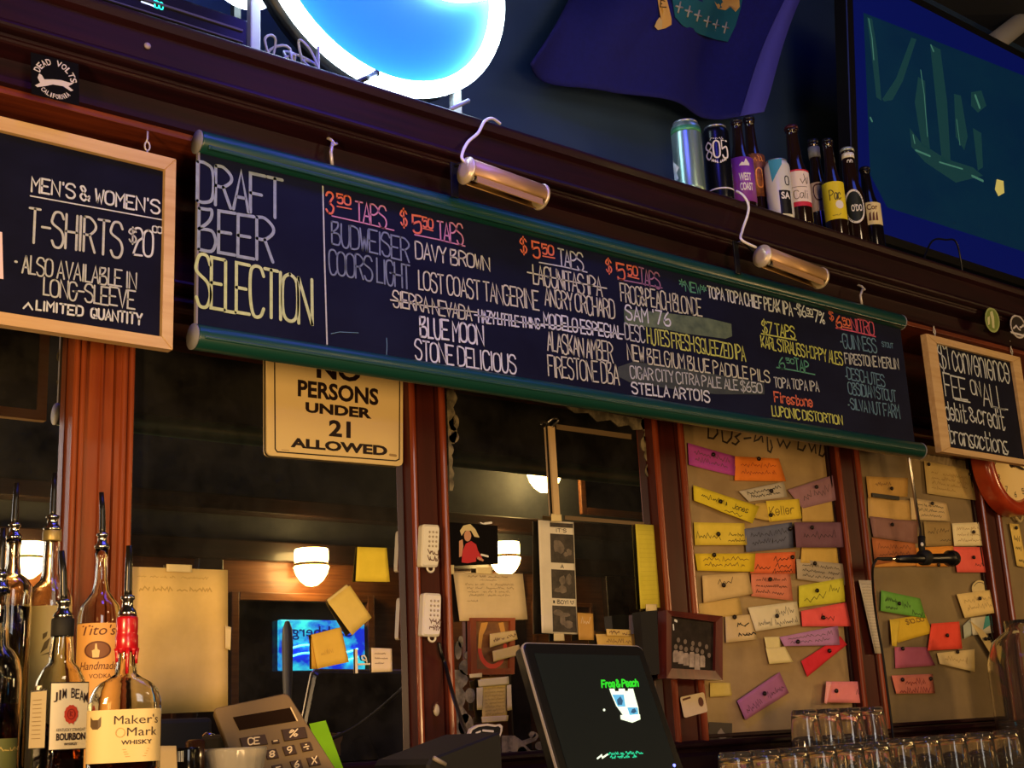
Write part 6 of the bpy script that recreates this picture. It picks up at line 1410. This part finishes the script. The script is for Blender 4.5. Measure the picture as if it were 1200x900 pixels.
pints(back, 2.17, zu - .075, lambda i: 'lower glass of the %s stack from the left in the back row' % names[i], BR)
pints((1052, 1082, 1113, 1145, 1177), 1.92, 1.1846, lambda i: '%s upside down pint glass from the left in the front row at the right' % names[i], FR)
pints((858, 892, 925, 958, 990, 1021), 1.80, 1.1846, lambda i: '%s single pint glass from the left, right of the till in the foreground' % names[i], 'foreground pint glasses beside the till')
# glass jug at the right edge
c = P(1203, 765, 2.15); t = thing('glass_jug', 'bulbous clear glass jug at the right picture edge above the pint glasses', 'jug', (c.x, 2.15, 1.0345))
z0, zr = P(1203, 800, 2.15).z, P(1203, 727, 2.15).z; rj = (c.x - P(1178, 765, 2.15).x)
MB().lathe([(rj * .6, 1.035), (rj * .9, 1.05), (rj, 1.2), (rj * 1.0, z0 + .06), (rj * .8, zr - .06), (rj * .45, zr - .03), (rj * .45, zr), (rj * .40, zr), (rj * .40, zr - .03), (rj * .75, zr - .064), (rj * .95, z0 + .06), (rj * .95, 1.2), (rj * .85, 1.055), (.001, 1.05)], (c.x, c.y, 0), 32).build('jug', M_GLASS, t)

# ================================================================== liquor bottles at the left
ZS = 1.1952
def zat(px, py, y): return P(px, py, y).z
def pourer(t, x, y, z, r, tip=.062, coll=None, lean=.0):
    mb = MB().lathe([(r * 1.25, 0), (r * 1.3, .004), (r * 1.1, .008), (r * .8, .011), (r * .75, .020), (r * 1.0, .022), (r * .95, .026), (r * .4, .028)], (x, y, z), 20); mb_o = mb.build('pourer', M_CHROME, t)
    pr_ = mb_o
    MB().tube([(x, y, z + .024), (x, y, z + .034), (x + lean * .3, y, z + .034 + tip * .5), (x + lean, y, z + .034 + tip)], [.0055, .0052, .0048, .004], 12).build('spout', mat('black spout', (20, 19, 18), .25), pr_)
def glass_lathe(prof, wallt, c, mt, base=.006, seg=36):
    ins = [(max(r - wallt, .002), z) for r, z in prof if z > prof[0][1] + base * .5]
    z0 = prof[0][1] + base; inner = [(.001, z0), (max(prof[1][0] - wallt, .002), z0)] + [q for q in ins if q[1] > z0 + .001]
    return MB().lathe([(.001, prof[0][1])] + prof + inner[::-1], (c.x, c.y, 0), seg)
def liquid(prof, wallt, c, top, m, t, base=.006, seg=32):
    z0 = prof[0][1] + base + .0006; pts = [(max(r - wallt - .0006, .002), z) for r, z in prof if z > z0]
    out = [(max(prof[1][0] - wallt - .0006, .002), z0)]
    for i, (r, z) in enumerate(pts):
        if z < top: out.append((r, z))
        else:
            r0, zz = out[-1]; out.append((r0 + (r - r0) * (top - zz) / max(z - zz, 1e-6), top)); break
    MB().lathe([(.001, z0)] + out + [(.001, out[-1][1])], (c.x, c.y, 0), seg).build('liquid', m, t)
M_WHISK = mat('dark amber whiskey', (120, 50, 14), .02, trans=1, ior=1.36); M_PALE = mat('pale yellow spirit', (255, 236, 150), .02, trans=1, ior=1.35)
M_REDL = mat('red brown liqueur', (120, 28, 16), .02, trans=1, ior=1.36)
M_GLW = mat('warm clear glass', (250, 246, 232), .02, trans=1, ior=1.46)
M_BLAB = mat('dark label ink', (46, 26, 22), .6)
# square-shouldered lathe for rectangular bottles
def sq_bottle(c, prof, ang, asp, m, name, t, p=4.5, wallt=.0028, seg=48, base=.006):
    def ring(r, z, k):       # k: 0 round .. 1 squarish
        out = []
        for i in range(seg):
            a = 2 * PI * i / seg; ca, sa = math.cos(a), math.sin(a); e = 2 + (p - 2) * k
            rr = r / ((abs(ca) ** e + abs(sa) ** e) ** (1 / e)); x, y_ = rr * ca, rr * sa * (1 - (1 - asp) * k)
            out.append(Vector((c.x + x * math.cos(ang) - y_ * math.sin(ang), c.y + x * math.sin(ang) + y_ * math.cos(ang), z)))
        return out
    rings = [ring(*q) for q in prof]
    inner = [ring(max(r - wallt, .002), z, k) for r, z, k in prof if z > prof[0][1] + base] ; z0 = prof[0][1] + base
    inner = [ring(prof[1][0] - wallt, z0, prof[1][2])] + inner
    allr = rings + inner[::-1]; vs = sum(allr, []); fs = []
    for i in range(len(allr) - 1):
        for k in range(seg): j = (k + 1) % seg; fs.append([i * seg + k, i * seg + j, (i + 1) * seg + j, (i + 1) * seg + k])
    fs.append(list(range(seg))[::-1]); fs.append([(len(allr) - 1) * seg + k for k in range(seg)])
    MB().add(vs, fs, True).build(name, m, t); return ring
def sq_liquid(ring, prof, top, m, t, wallt=.0034, base=.0066, seg=48):
    z0 = prof[0][1] + base; rs = [ring(prof[1][0] - wallt, z0, prof[1][2])]; last = (prof[1][0], z0, prof[1][2])
    for r, z, k in prof:
        if z <= z0: continue
        if z < top: rs.append(ring(r - wallt, z, k)); last = (r, z, k)
        else:
            f = (top - last[1]) / (z - last[1]); rs.append(ring(last[0] + (r - last[0]) * f - wallt, top, last[2] + (k - last[2]) * f)); break
    vs = sum(rs, []); fs = []
    for i in range(len(rs) - 1):
        for k in range(seg): j = (k + 1) % seg; fs.append([i * seg + k, i * seg + j, (i + 1) * seg + j, (i + 1) * seg + k])
    fs.append(list(range(seg))[::-1]); fs.append([(len(rs) - 1) * seg + k for k in range(seg)])
    MB().add(vs, fs, True).build('liquid', m, t)
LG = 'liquor bottles with pourers'
# -- bourbon with white label (square)
y = 1.86; c = P(69, 850, y); s = mpp(Vector((c.x, y, 1.25)))
t = thing('bourbon_bottle', 'square bourbon bottle with white jim beam label and black pourer collar', 'bottle', (c.x, c.y, ZS), LG)
hw = 25.5 * s; ang = facing(c) + PI / 2 + math.radians(26)
Z = lambda py: zat(69, py, y)
prof = [(hw * .94, ZS, 1), (hw, ZS + .006, 1), (hw, Z(806), 1), (hw * .96, Z(798), .95), (hw * .75, Z(784), .7), (hw * .52, Z(776), .4), (14 * s, Z(768), .1), (12.5 * s, Z(748), 0), (12.5 * s, Z(728), 0), (11.5 * s, Z(726), 0)]
ring = sq_bottle(c, prof, ang, .92, M_GLW, 'glass', t); sq_liquid(ring, prof, Z(868), M_WHISK, t)
fdir = Vector((math.cos(ang - PI / 2), math.sin(ang - PI / 2), 0)); rdir = Vector((math.cos(ang), math.sin(ang), 0))
def face_fn(fd, rd, off, half): return lambda u, v, e=0: Vector((c.x, c.y, 0)) + fd * (off + e) + rd * ((u - .5) * 2 * half)
hwy = hw * .92
def fpt(u, v, e=0): return Vector((c.x, c.y, 0)) + fdir * (hwy * 1.005 + .0008 + e) + rdir * ((u - .5) * 2 * hw * .90) + Vector((0, 0, Z(879) + (Z(802) - Z(879)) * v))
def quadface(fn, m, nm, t, e=0, u0=0, u1=1, v0=0, v1=1, th=.0006):
    MB().slab([fn(u0, v1, e), fn(u1, v1, e), fn(u1, v0, e), fn(u0, v0, e)], (fn(.5, .5, -1) - fn(.5, .5, 0)) * th).build(nm, m, t)
M_JB = mat('white bottle label', (236, 226, 200), .5)
quadface(fpt, mat('black label edge', (30, 20, 20), .5), 'label_edge', t, 0, -.02, 1.02, -.005, 1.02); quadface(fpt, M_JB, 'label', t, .0004, .0, 1.0, 0.01, 1.0)
mb = MB()
def arcs(s_, u0, u1, v0, hv, rise, bold):
    for i, ch in enumerate(s_):
        if ch == ' ': continue
        vs, fs = text2d(ch, bold); w_ = (u1 - u0) / len(s_); k = .42 if ch == 'I' else .92; um = u0 + w_ * (i + .5)
        mb.add([fpt(um + (a - .5) * w_ * k, v0 + rise * math.sin(PI * um) + hv * b, .0012) for a, b in vs], fs)
arcs('JIM BEAM', .06, .99, .68, .15, .10, .006)
print_text(mb, 'BOURBON', None, None, .03, 0, 0, lambda u, v: fpt(.17 + .78 * u, .14 + .11 * v, .0012))
print_text(mb, 'KENTUCKY STRAIGHT', None, None, .0, 0, 0, lambda u, v: fpt(.17 + .78 * u, .275 + .045 * v, .0012)); print_text(mb, 'WHISKEY', None, None, .02, 0, 0, lambda u, v: fpt(.38 + .36 * u, .065 + .04 * v, .0012))
mb.build('lettering', M_BLAB, t, fixn=False)
mb = MB(); mb.add([fpt(.55 + .18 * math.cos(k * PI / 12) * (1 + .07 * (k % 2)), .53 + .135 * math.sin(k * PI / 12) * (1 + .07 * (k % 2)), .0012) for k in range(24)], [list(range(24))]); mb.add([fpt(.45, .45, .0011), fpt(.50, .38, .0011), fpt(.55, .42, .0011), fpt(.62, .37, .0011), fpt(.66, .45, .0011)], [[0, 1, 2, 3, 4]]); mb.build('wax_seal', mat('red wax seal print', (196, 62, 44), .5), t, fixn=False)
mb = MB(); mb.ribbon([fpt(.55 + .10 * math.cos(k * PI / 10), .53 + .075 * math.sin(k * PI / 10), .0016) for k in range(21)], fdir, .0012); mb.ribbon([fpt(.52, .50, .0016), fpt(.52, .57, .0016), fpt(.58, .56, .0016), fpt(.52, .535, .0016), fpt(.58, .50, .0016)], fdir, .0012); mb.build('seal_detail', mat('dark red print2', (140, 36, 30), .5), t, fixn=False)
ldir = -rdir
def spt(u, v, e=0): return Vector((c.x, c.y, 0)) + ldir * (hw * 1.005 + .0008 + e) + fdir * ((u - .5) * 2 * hwy * .86) + Vector((0, 0, Z(876) + (Z(810) - Z(876)) * v))
quadface(spt, mat('black label edge', (30, 20, 20), .5), 'label_edge', t, 0, -.02, 1.02, -.005, 1.03); quadface(spt, mat('cream side label', (214, 198, 162), .5), 'side_label', t, .0004, 0, 1, .01, 1)
mb = MB()
for k in range(10): mb.ribbon([spt(.2, .85 - .075 * k, .0012), spt(.75, .85 - .075 * k, .0012)], ldir, .0008)
mb.build('side_print', mat('pale brown print', (160, 136, 100), .6), t, fixn=False)
MB().lathe([(12.9 * s, Z(746)), (13.4 * s, Z(745)), (13.4 * s, Z(726)), (12.6 * s, Z(725))], (c.x, c.y, 0), 24).build('collar', M_BLACKM, t)
pourer(t, c.x, c.y, Z(725), 9 * s, .062, lean=-.006)
# -- whisky with red wax (flat-shouldered)
y = 1.66; c = P(146, 850, y); s = mpp(Vector((c.x, y, 1.25))); Z = lambda py: zat(146, py, y)
t = thing('whisky_bottle', 'whisky bottle with dripping red wax neck and cream label', 'bottle', (c.x, c.y, ZS), LG)
hw = 41.5 * s; ang = facing(c) + PI / 2 + math.radians(-6)
prof = [(hw * .93, ZS, .9), (hw, ZS + .008, .9), (hw, Z(826), .9), (hw * .97, Z(818), .85), (hw * .88, Z(808), .7), (hw * .70, Z(800), .45), (hw * .48, Z(795), .2), (13 * s, Z(790), 0), (11 * s, Z(770), 0), (11.5 * s, Z(722), 0), (10.5 * s, Z(720), 0)]
ring = sq_bottle(c, prof, ang, .72, M_GLW, 'glass', t, 3.2); sq_liquid(ring, prof, Z(884), M_WHISK, t)
fdir = Vector((math.cos(ang - PI / 2), math.sin(ang - PI / 2), 0)); rdir = Vector((math.cos(ang), math.sin(ang), 0))
def wpt(u, v, e=0):
    a = -PI / 2 + (u - .5) * 2 * math.radians(72); ex = 2 + 1.2 * .9; ca, sa = math.cos(a), math.sin(a); rr = hw / ((abs(ca) ** ex + abs(sa) ** ex) ** (1 / ex)); x, y_ = rr * ca, rr * sa * (1 - .28 * .9)
    nrm = (rdir * math.copysign(abs(ca) ** (ex - 1), ca) + fdir * (abs(sa) ** (ex - 1)) / .75).normalized()
    return Vector((c.x, c.y, 0)) + rdir * x - fdir * y_ + nrm * (.0009 + e) + Vector((0, 0, Z(893) + (Z(832) - Z(893)) * v))
def grid_face(fn, m, nm, t, e=0, n=24, u0=0, u1=1, v0=0, v1=1):
    vs = []; fs = []
    for j in range(2):
        for i in range(n + 1): vs.append(fn(u0 + (u1 - u0) * i / n, v0 + (v1 - v0) * j, e))
    for i in range(n): fs.append([i, i + 1, n + 2 + i, n + 1 + i])
    MB().add(vs, fs, True).build(nm, m, t, fixn=False)
grid_face(wpt, mat('cream whisky label', (210, 188, 134), .5), 'label', t)
mb = MB()
print_text(mb, "Maker's", None, None, 0, 0, 0, lambda u, v: wpt(.42 + .47 * u, .72 + .17 * v, .0006)); print_text(mb, 'Mark', None, None, 0, 0, 0, lambda u, v: wpt(.56 + .31 * u, .49 + .16 * v, .0006)); print_text(mb, 'WHISKY', None, None, .02, 0, 0, lambda u, v: wpt(.50 + .31 * u, .33 + .085 * v, .0006))
mb.build('lettering', M_BLAB, t, fixn=False)
mb = MB(); mb.ribbon([wpt(.49 + .048 * math.cos(k * PI / 10), .56 + .085 * math.sin(k * PI / 10), .0006) for k in range(21)], fdir, .0010)
for k in range(4): mb.ribbon([wpt(.52 + .01 * k, .24 - .045 * k, .0006), wpt(.78 - .01 * k, .24 - .045 * k, .0006)], fdir, .0009)
mb.build('small_print', mat('tan whisky print', (178, 144, 86), .6), t, fixn=False)
mb = MB(); mb.add([wpt(a, b, .0006) for a, b in ((.17, .88), (.20, .82), (.26, .82), (.29, .88), (.29, .70), (.26, .64), (.20, .64), (.17, .70))], [list(range(8))]); mb.build('side_emblem', mat('dark olive emblem', (84, 64, 40), .5), t, fixn=False)
M_WAX = mat('red wax', (172, 16, 30), .28, spec=.6, coat=.3)
mb = MB().lathe([(12 * s, Z(764)), (13.4 * s, Z(762)), (13.2 * s, Z(745)), (12.2 * s, Z(743)), (12.6 * s, Z(741)), (12.8 * s, Z(726)), (12 * s, Z(723))], (c.x, c.y, 0), 28)
for off, l in ((-1.15, 16), (-.55, 6), (.1, 30), (.75, 8), (1.25, 18), (2.2, 20), (3.2, 12), (4.2, 24)):
    a = facing(c, off); p = [Vector((c.x + 12.4 * s * math.cos(a), c.y + 12.4 * s * math.sin(a), Z(760)))]
    for k in range(1, 4): p.append(Vector((c.x + (12.2 - .2 * k) * s * math.cos(a), c.y + (12.2 - .2 * k) * s * math.sin(a), Z(760 + l * k / 3))))
    mb.tube(p, [3.4 * s, 2.6 * s, 2.0 * s, 2.2 * s], 8)
mb.build('wax_seal', M_WAX, t); pourer(t, c.x, c.y, Z(722), 8.5 * s, .058, lean=.0)
# -- vodka with tan label
y = 2.14; c = P(113, 850, y); s = mpp(Vector((c.x, y, 1.25))); Z = lambda py: zat(113, py, y)
t = thing('vodka_bottle', 'tall round vodka bottle with tan label and thin black spout before the pillar', 'bottle', (c.x, c.y, ZS), LG)
r = 26 * s
prof = [(r * .95, ZS), (r, ZS + .005), (r, Z(735)), (r * .98, Z(722)), (r * .86, Z(710)), (r * .62, Z(702)), (10.5 * s, Z(694)), (7.6 * s, Z(680)), (6.6 * s, Z(656)), (7.5 * s, Z(653)), (7.5 * s, Z(643))]
glass_lathe(prof, .0026, c, None).build('glass', M_GLW, t)
z0, z1 = ZS + .02, Z(732); band(c, r + .0008, z0, z1, mat('tan vodka label', (222, 164, 86), .55), 'label', t, facing(c, -1.25), facing(c, 1.25))
mb = MB(); a = facing(c, -.02); rl = r + .0013
for s_, w_, za, zb, bd, off in (("Tito's", 42, 746, 734, .0, .0), ('Handmade', 46, 786, 777, .0, .02), ('VODKA', 26, 796, 791, .0, .12)): cyl_text(mb, s_, c, rl, a + off, w_ * s, Z(za), Z(zb), bd, .25 if s_[0] in 'TH' else 0)
mb.build('lettering', mat('dark brown label print', (92, 46, 26), .6), t, fixn=False)
def ell(rx, ry, m, nm, e):
    mb = MB(); fn = on_cyl(c, r + e, a - .03, 32 * s, Z(774), Z(753)); vs, fs = cut_uv([(.5 + .5 * rx * math.cos(k * PI / 14), .5 + .5 * ry * math.sin(k * PI / 14)) for k in range(28)], .08); mb.add([fn(*q) for q in vs], fs); mb.build(nm, m, t, fixn=False)
ell(1, 1, mat('brown oval', (96, 52, 28), .6), 'oval', .0014); ell(.86, .84, mat('dark brown oval', (130, 82, 46), .6), 'oval', .0018)
mb = MB(); fn = on_cyl(c, r + .0023, a - .1, 9 * s, Z(772), Z(756)); mb.add([fn(*p) for p in ((.1, 0), (.9, 0), (1, .5), (.7, .6), (.6, 1), (.4, 1), (.35, .6), (0, .5))], [list(range(8))]); mb.build('still_picture', mat('pale still print', (236, 200, 140), .6), t, fixn=False)
pourer(t, c.x, c.y, Z(643), 7 * s, .062, lean=-.004)
# -- clear bottle with pale spirit and foliage label
y = 2.20; c = P(52, 850, y); s = mpp(Vector((c.x, y, 1.25))); Z = lambda py: zat(52, py, y)
t = thing('clear_bottle', 'tall clear bottle with cream leaf label behind the square bourbon bottle', 'bottle', (c.x, c.y, ZS), LG)
r = 27 * s; prof = [(r * .95, ZS), (r, ZS + .005), (r, Z(708)), (r * .97, Z(700)), (r * .8, Z(690)), (12 * s, Z(680)), (10.5 * s, Z(672)), (9.5 * s, Z(634)), (10.5 * s, Z(630)), (10.5 * s, Z(622))]
glass_lathe(prof, .0026, c, None).build('glass', M_GLW, t)
band(c, r + .0008, ZS + .02, Z(712), mat('cream yellow label', (226, 204, 122), .55, rgb2=(214, 182, 96), scale=(20, 20, 6)), 'label', t, facing(c, -1.2), facing(c, 1.2))
mb = MB(); a = facing(c, .1)
for q in (((.0, .1), (.35, .3), (.5, .75), (.2, .55)), ((.4, .0), (.75, .2), (1, .6), (.6, .4)), ((.1, .65), (.3, .8), (.35, 1), (.1, .9)), ((.0, .0), (.5, .08), (.9, .05), (.5, .16))): cyl_poly(mb, c, r + .0012, a, .030, Z(770), Z(742), q)
mb.build('leaf_print', mat('olive leaf print', (110, 92, 40), .6), t, fixn=False)
MB().lathe([(10.8 * s, Z(634)), (11.2 * s, Z(633)), (11.2 * s, Z(623)), (10.6 * s, Z(622))], (c.x, c.y, 0), 24).build('neck_band', mat('pale gold neck band', (170, 150, 90), .4, .4), t)
pourer(t, c.x, c.y, Z(622), 8.5 * s, .066)
# -- clear bottle with yellow spirit, cut by the edge
y = 2.12; c = P(6, 850, y); s = mpp(Vector((c.x, y, 1.25))); Z = lambda py: zat(6, py, y)
t = thing('clear_bottle', 'clear bottle of pale yellow spirit cut by the left picture edge', 'bottle', (c.x, c.y, ZS), LG)
r = 24 * s; prof = [(r * .95, ZS), (r, ZS + .005), (r, Z(694)), (r * .96, Z(686)), (r * .75, Z(678)), (10 * s, Z(672)), (8.5 * s, Z(660)), (8 * s, Z(640)), (9 * s, Z(637)), (9 * s, Z(632))]
glass_lathe(prof, .0026, c, None).build('glass', M_GLW, t); liquid(prof, .0026, c, Z(712), M_PALE, t); pourer(t, c.x, c.y, Z(632), 7.5 * s, .058)
# -- red liqueur bottle in front, cut by the edge
y = 2.02; c = P(-8, 850, y); s = mpp(Vector((c.x, y, 1.25))); Z = lambda py: zat(0, py, y)
t = thing('liqueur_bottle', 'round shouldered bottle of red liqueur in front at the left picture edge', 'bottle', (c.x, c.y, ZS), LG)
r = 30 * s; prof = [(r * .95, ZS), (r, ZS + .005), (r, Z(800)), (r * .97, Z(788)), (r * .86, Z(774)), (r * .66, Z(764)), (r * .45, Z(758)), (12 * s, Z(745)), (11 * s, Z(700)), (12 * s, Z(698)), (12 * s, Z(692))]
glass_lathe(prof, .0026, c, None).build('glass', M_GLW, t); liquid(prof, .0026, c, Z(826), M_REDL, t)
band(c, r + .0008, ZS + .012, Z(866), mat('olive label', (86, 92, 46), .55), 'label', t, facing(c, -.9), facing(c, 1.1))
mb = MB(); cyl_write(mb, '~~~~', c, r + .0013, facing(c, .6), .03, Z(880), Z(873), .0016); mb.build('lettering', mat('gold label print', (170, 150, 80), .5), t, fixn=False)
pourer(t, c.x, c.y, Z(692), 9 * s, .06)

# ================================================================== calculator and the clutter round it
cc0 = P(320, 860, 1.80); n = (EYE - cc0).normalized() + Vector((.10, -.1, .42)); n.normalize(); CP = (cc0, n)
t = thing('calculator', 'tan desk calculator leaning upright with dark display and keys', 'calculator', P(330, 900, 1.80))
TL_, TR_ = (249.5, 830), (337, 811.5); BL_, BR_ = (291, 940), (402, 914)
def down(p, q):            # continue the side edge p-q until it meets the shelf top
    for k in range(400):
        s_ = 1 + k * .005 - .4
        if s_ > .3 and PL(p[0] + (q[0] - p[0]) * s_, p[1] + (q[1] - p[1]) * s_, CP).z < 1.197: break
    return (p[0] + (q[0] - p[0]) * s_, p[1] + (q[1] - p[1]) * s_)
BL_, BR_ = down(TL_, BL_), down(TR_, BR_)
cq = (TL_, TR_, BR_, BL_)
M_CALC = mat('tan calculator plastic', (118, 98, 66), .5)
MB().slab(rrect(cq, CP, .06, 5, .8), -n * .016, 0, .002).build('casing', M_CALC, t)
def on(q): return [PL(*p, shift(CP, .0009)) for p in q]
def r3(p): return (190 + p[0] / 5.4545, 780 + p[1] / 5.4545)
MB().slab([PL(*r3(p), shift(CP, .0008)) for p in ((452, 330), (826, 268), (866, 352), (494, 414))], -n * .0006).build('display', mat('dark calculator display', (36, 24, 16), .15), t)
mb = MB(); line(mb, [r3((822, 268)), r3((864, 352))], shift(CP, .0012), 1.6); mb.build('display_glint', mat('cream display glint', (226, 200, 150), .4), t, fixn=False)  # glint painted as a cream line along the display's side
M_KEY = mat('dark brown key', (62, 44, 30), .5); KI = mat('pale key print', (226, 206, 170), .6)
for q, s, (a, b), h in ((((495, 462), (658, 438), (678, 500), (510, 522)), 'CE', ((550, 505), (622, 498)), 7.5), (((762, 408), (912, 390), (930, 460), (782, 482)), '%', ((818, 458), (866, 448)), 8),
                        (((700, 478), (745, 470), (752, 494), (706, 500)), '-', ((714, 488), (736, 484)), 2), (((655, 542), (728, 530), (748, 588), (672, 600)), '8', ((690, 586), (718, 580)), 7),
                        (((768, 518), (842, 505), (862, 562), (788, 575)), '9', ((802, 560), (828, 555)), 7), (((882, 495), (945, 485), (965, 538), (900, 550)), '#', ((0, 0), (0, 0)), 0),
                        (((700, 640), (765, 628), (785, 690), (720, 700)), '5', ((730, 690), (756, 684)), 7), (((816, 612), (884, 600), (902, 655), (838, 668)), '6', ((848, 652), (874, 646)), 7), (((922, 590), (995, 578), (1015, 632), (942, 645)), 'x', ((958, 630), (988, 622)), 8)):
    k = MB().slab([PL(*r3(p), shift(CP, .003)) for p in q], -n * .0028, 0, .0008).build('key', M_KEY, t); mb = MB(); pl = shift(CP, .0036)
    if s == '#':
        line(mb, [r3((905, 522)), r3((938, 514))], pl, 1.3)
        for p in ((917, 505), (927, 532)): line(mb, [r3(p), r3((p[0] + 6, p[1] - 1))], pl, 1.6)
    else: write(mb, s, r3(a), r3(b), h, h, pl, 1.5, .9, 0)
    mb.build('key_print', KI, k, fixn=False)
# green paper behind it
pl = (P(380, 880, 1.84), n)
tag(MB().slab([PL(*r3(p), pl) for p in ((940, 372), (1045, 350), (1170, 690), (1040, 700))], -n * .0008).build('green_slip', pm((150, 216, 40))), 'bright lime green paper slip behind the calculator', 'paper')
# black stand supporting the calculator
b0 = P(332, 905, 1.86)
tag(MB().box(b0.x - .10, b0.x + .08, 1.872, 1.94, 1.1955, 1.262, .006).build('card_reader', M_BLACKM), 'black box that the calculator leans on', 'box')
# tumbler and short black cylinder
y = 1.70; c = P(276, 900, y); s = mpp(Vector((c.x, y, 1.25))); zt = zat(276, 876, y); r = 36 * s
mb = MB(); seg = 72
prof_o = [(r * .80, 1.1955), (r * .82, 1.1985), (r, zt - .004), (r * 1.0, zt), (r * .95, zt), (r * .94, zt - .004), (r * .77, 1.2025), (.001, 1.2025)]
vs = []; fs = []
for i, (rr, z) in enumerate(prof_o):
    for k in range(seg):
        q = rr * (1 + (.018 if k % 4 < 2 and i in (1, 2) else 0)); a = 2 * PI * k / seg; vs.append((c.x + q * math.cos(a), c.y + q * math.sin(a), z))
for i in range(len(prof_o) - 1):
    for k in range(seg): j = (k + 1) % seg; fs.append([i * seg + k, i * seg + j, (i + 1) * seg + j, (i + 1) * seg + k])
fs.append(list(range(seg))[::-1])
tag(mb.add(vs, fs, True).build('ribbed_tumbler', mat('clear ribbed plastic', (240, 232, 214), .12, trans=.72, ior=1.3)), 'clear ribbed tumbler standing in front of the calculator', 'glass')
y = 1.72; c = P(219, 900, y); s = mpp(Vector((c.x, y, 1.25))); zt = zat(219, 876, y)
t = thing('black_canister', 'short glossy black canister left of the ribbed tumbler', 'canister', (c.x, y, 1.1955))
MB().lathe([(14 * s, 1.1955), (14.5 * s, 1.198), (14.5 * s, zt - .003), (13.5 * s, zt), (12.5 * s, zt), (12.4 * s, zt - .006), (.001, zt - .006)], (c.x, y, 0), 28).build('body', mat('gloss black canister', (14, 12, 12), .12), t)
mb = MB(); fn = on_cyl(Vector((c.x, y, 0)), 14.7 * s, facing(c, -.5), 8 * s, zt - .018, zt - .004)
for k in range(4): mb.add([fn(k / 4, 0), fn(k / 4 + .14, 0), fn(k / 4 + .14, 1), fn(k / 4, 1)], [[0, 1, 2, 3]])
mb.build('label_bars', M_LW, t, fixn=False)
y = 1.95; c = P(196, 880, y); z = zat(196, 874, y)
t, S = paper('white_napkin', ((184, 874), (206, 874), (207, 915), (184, 915)), 1.66, pm((214, 188, 140)), 'pale folded napkin standing between the whisky bottle and the black canister', 'napkin', curl=.004)
y = 2.20; a, b = P(158, 836, y), P(262, 868, y)
tag(MB().box(a.x, P(250, 840, y).x, 2.20, 2.30, 1.1955, P(200, 842, y).z, .008).build('bar_caddy', M_BLACKM), 'low black caddy below the taped cream sheet', 'caddy')
y = 1.95; c = P(240, 868, y); t = thing('bottle_stopper', 'small dark round stopper tray left of the calculator', 'tray', (c.x, y, 1.1955))
zt = zat(240, 866, y); MB().lathe([(.020, 1.1955), (.028, 1.215), (.030, zt - .004), (.024, zt), (.001, zt)], (c.x, y, 0), 24).build('bowl', mat('dark brown glaze', (40, 24, 18), .2), t)
MB().lathe([(.008, zt), (.010, zt + .006), (.004, zt + .010)], (c.x + .006, y, 0), 16).build('knob', M_CHROME, t)
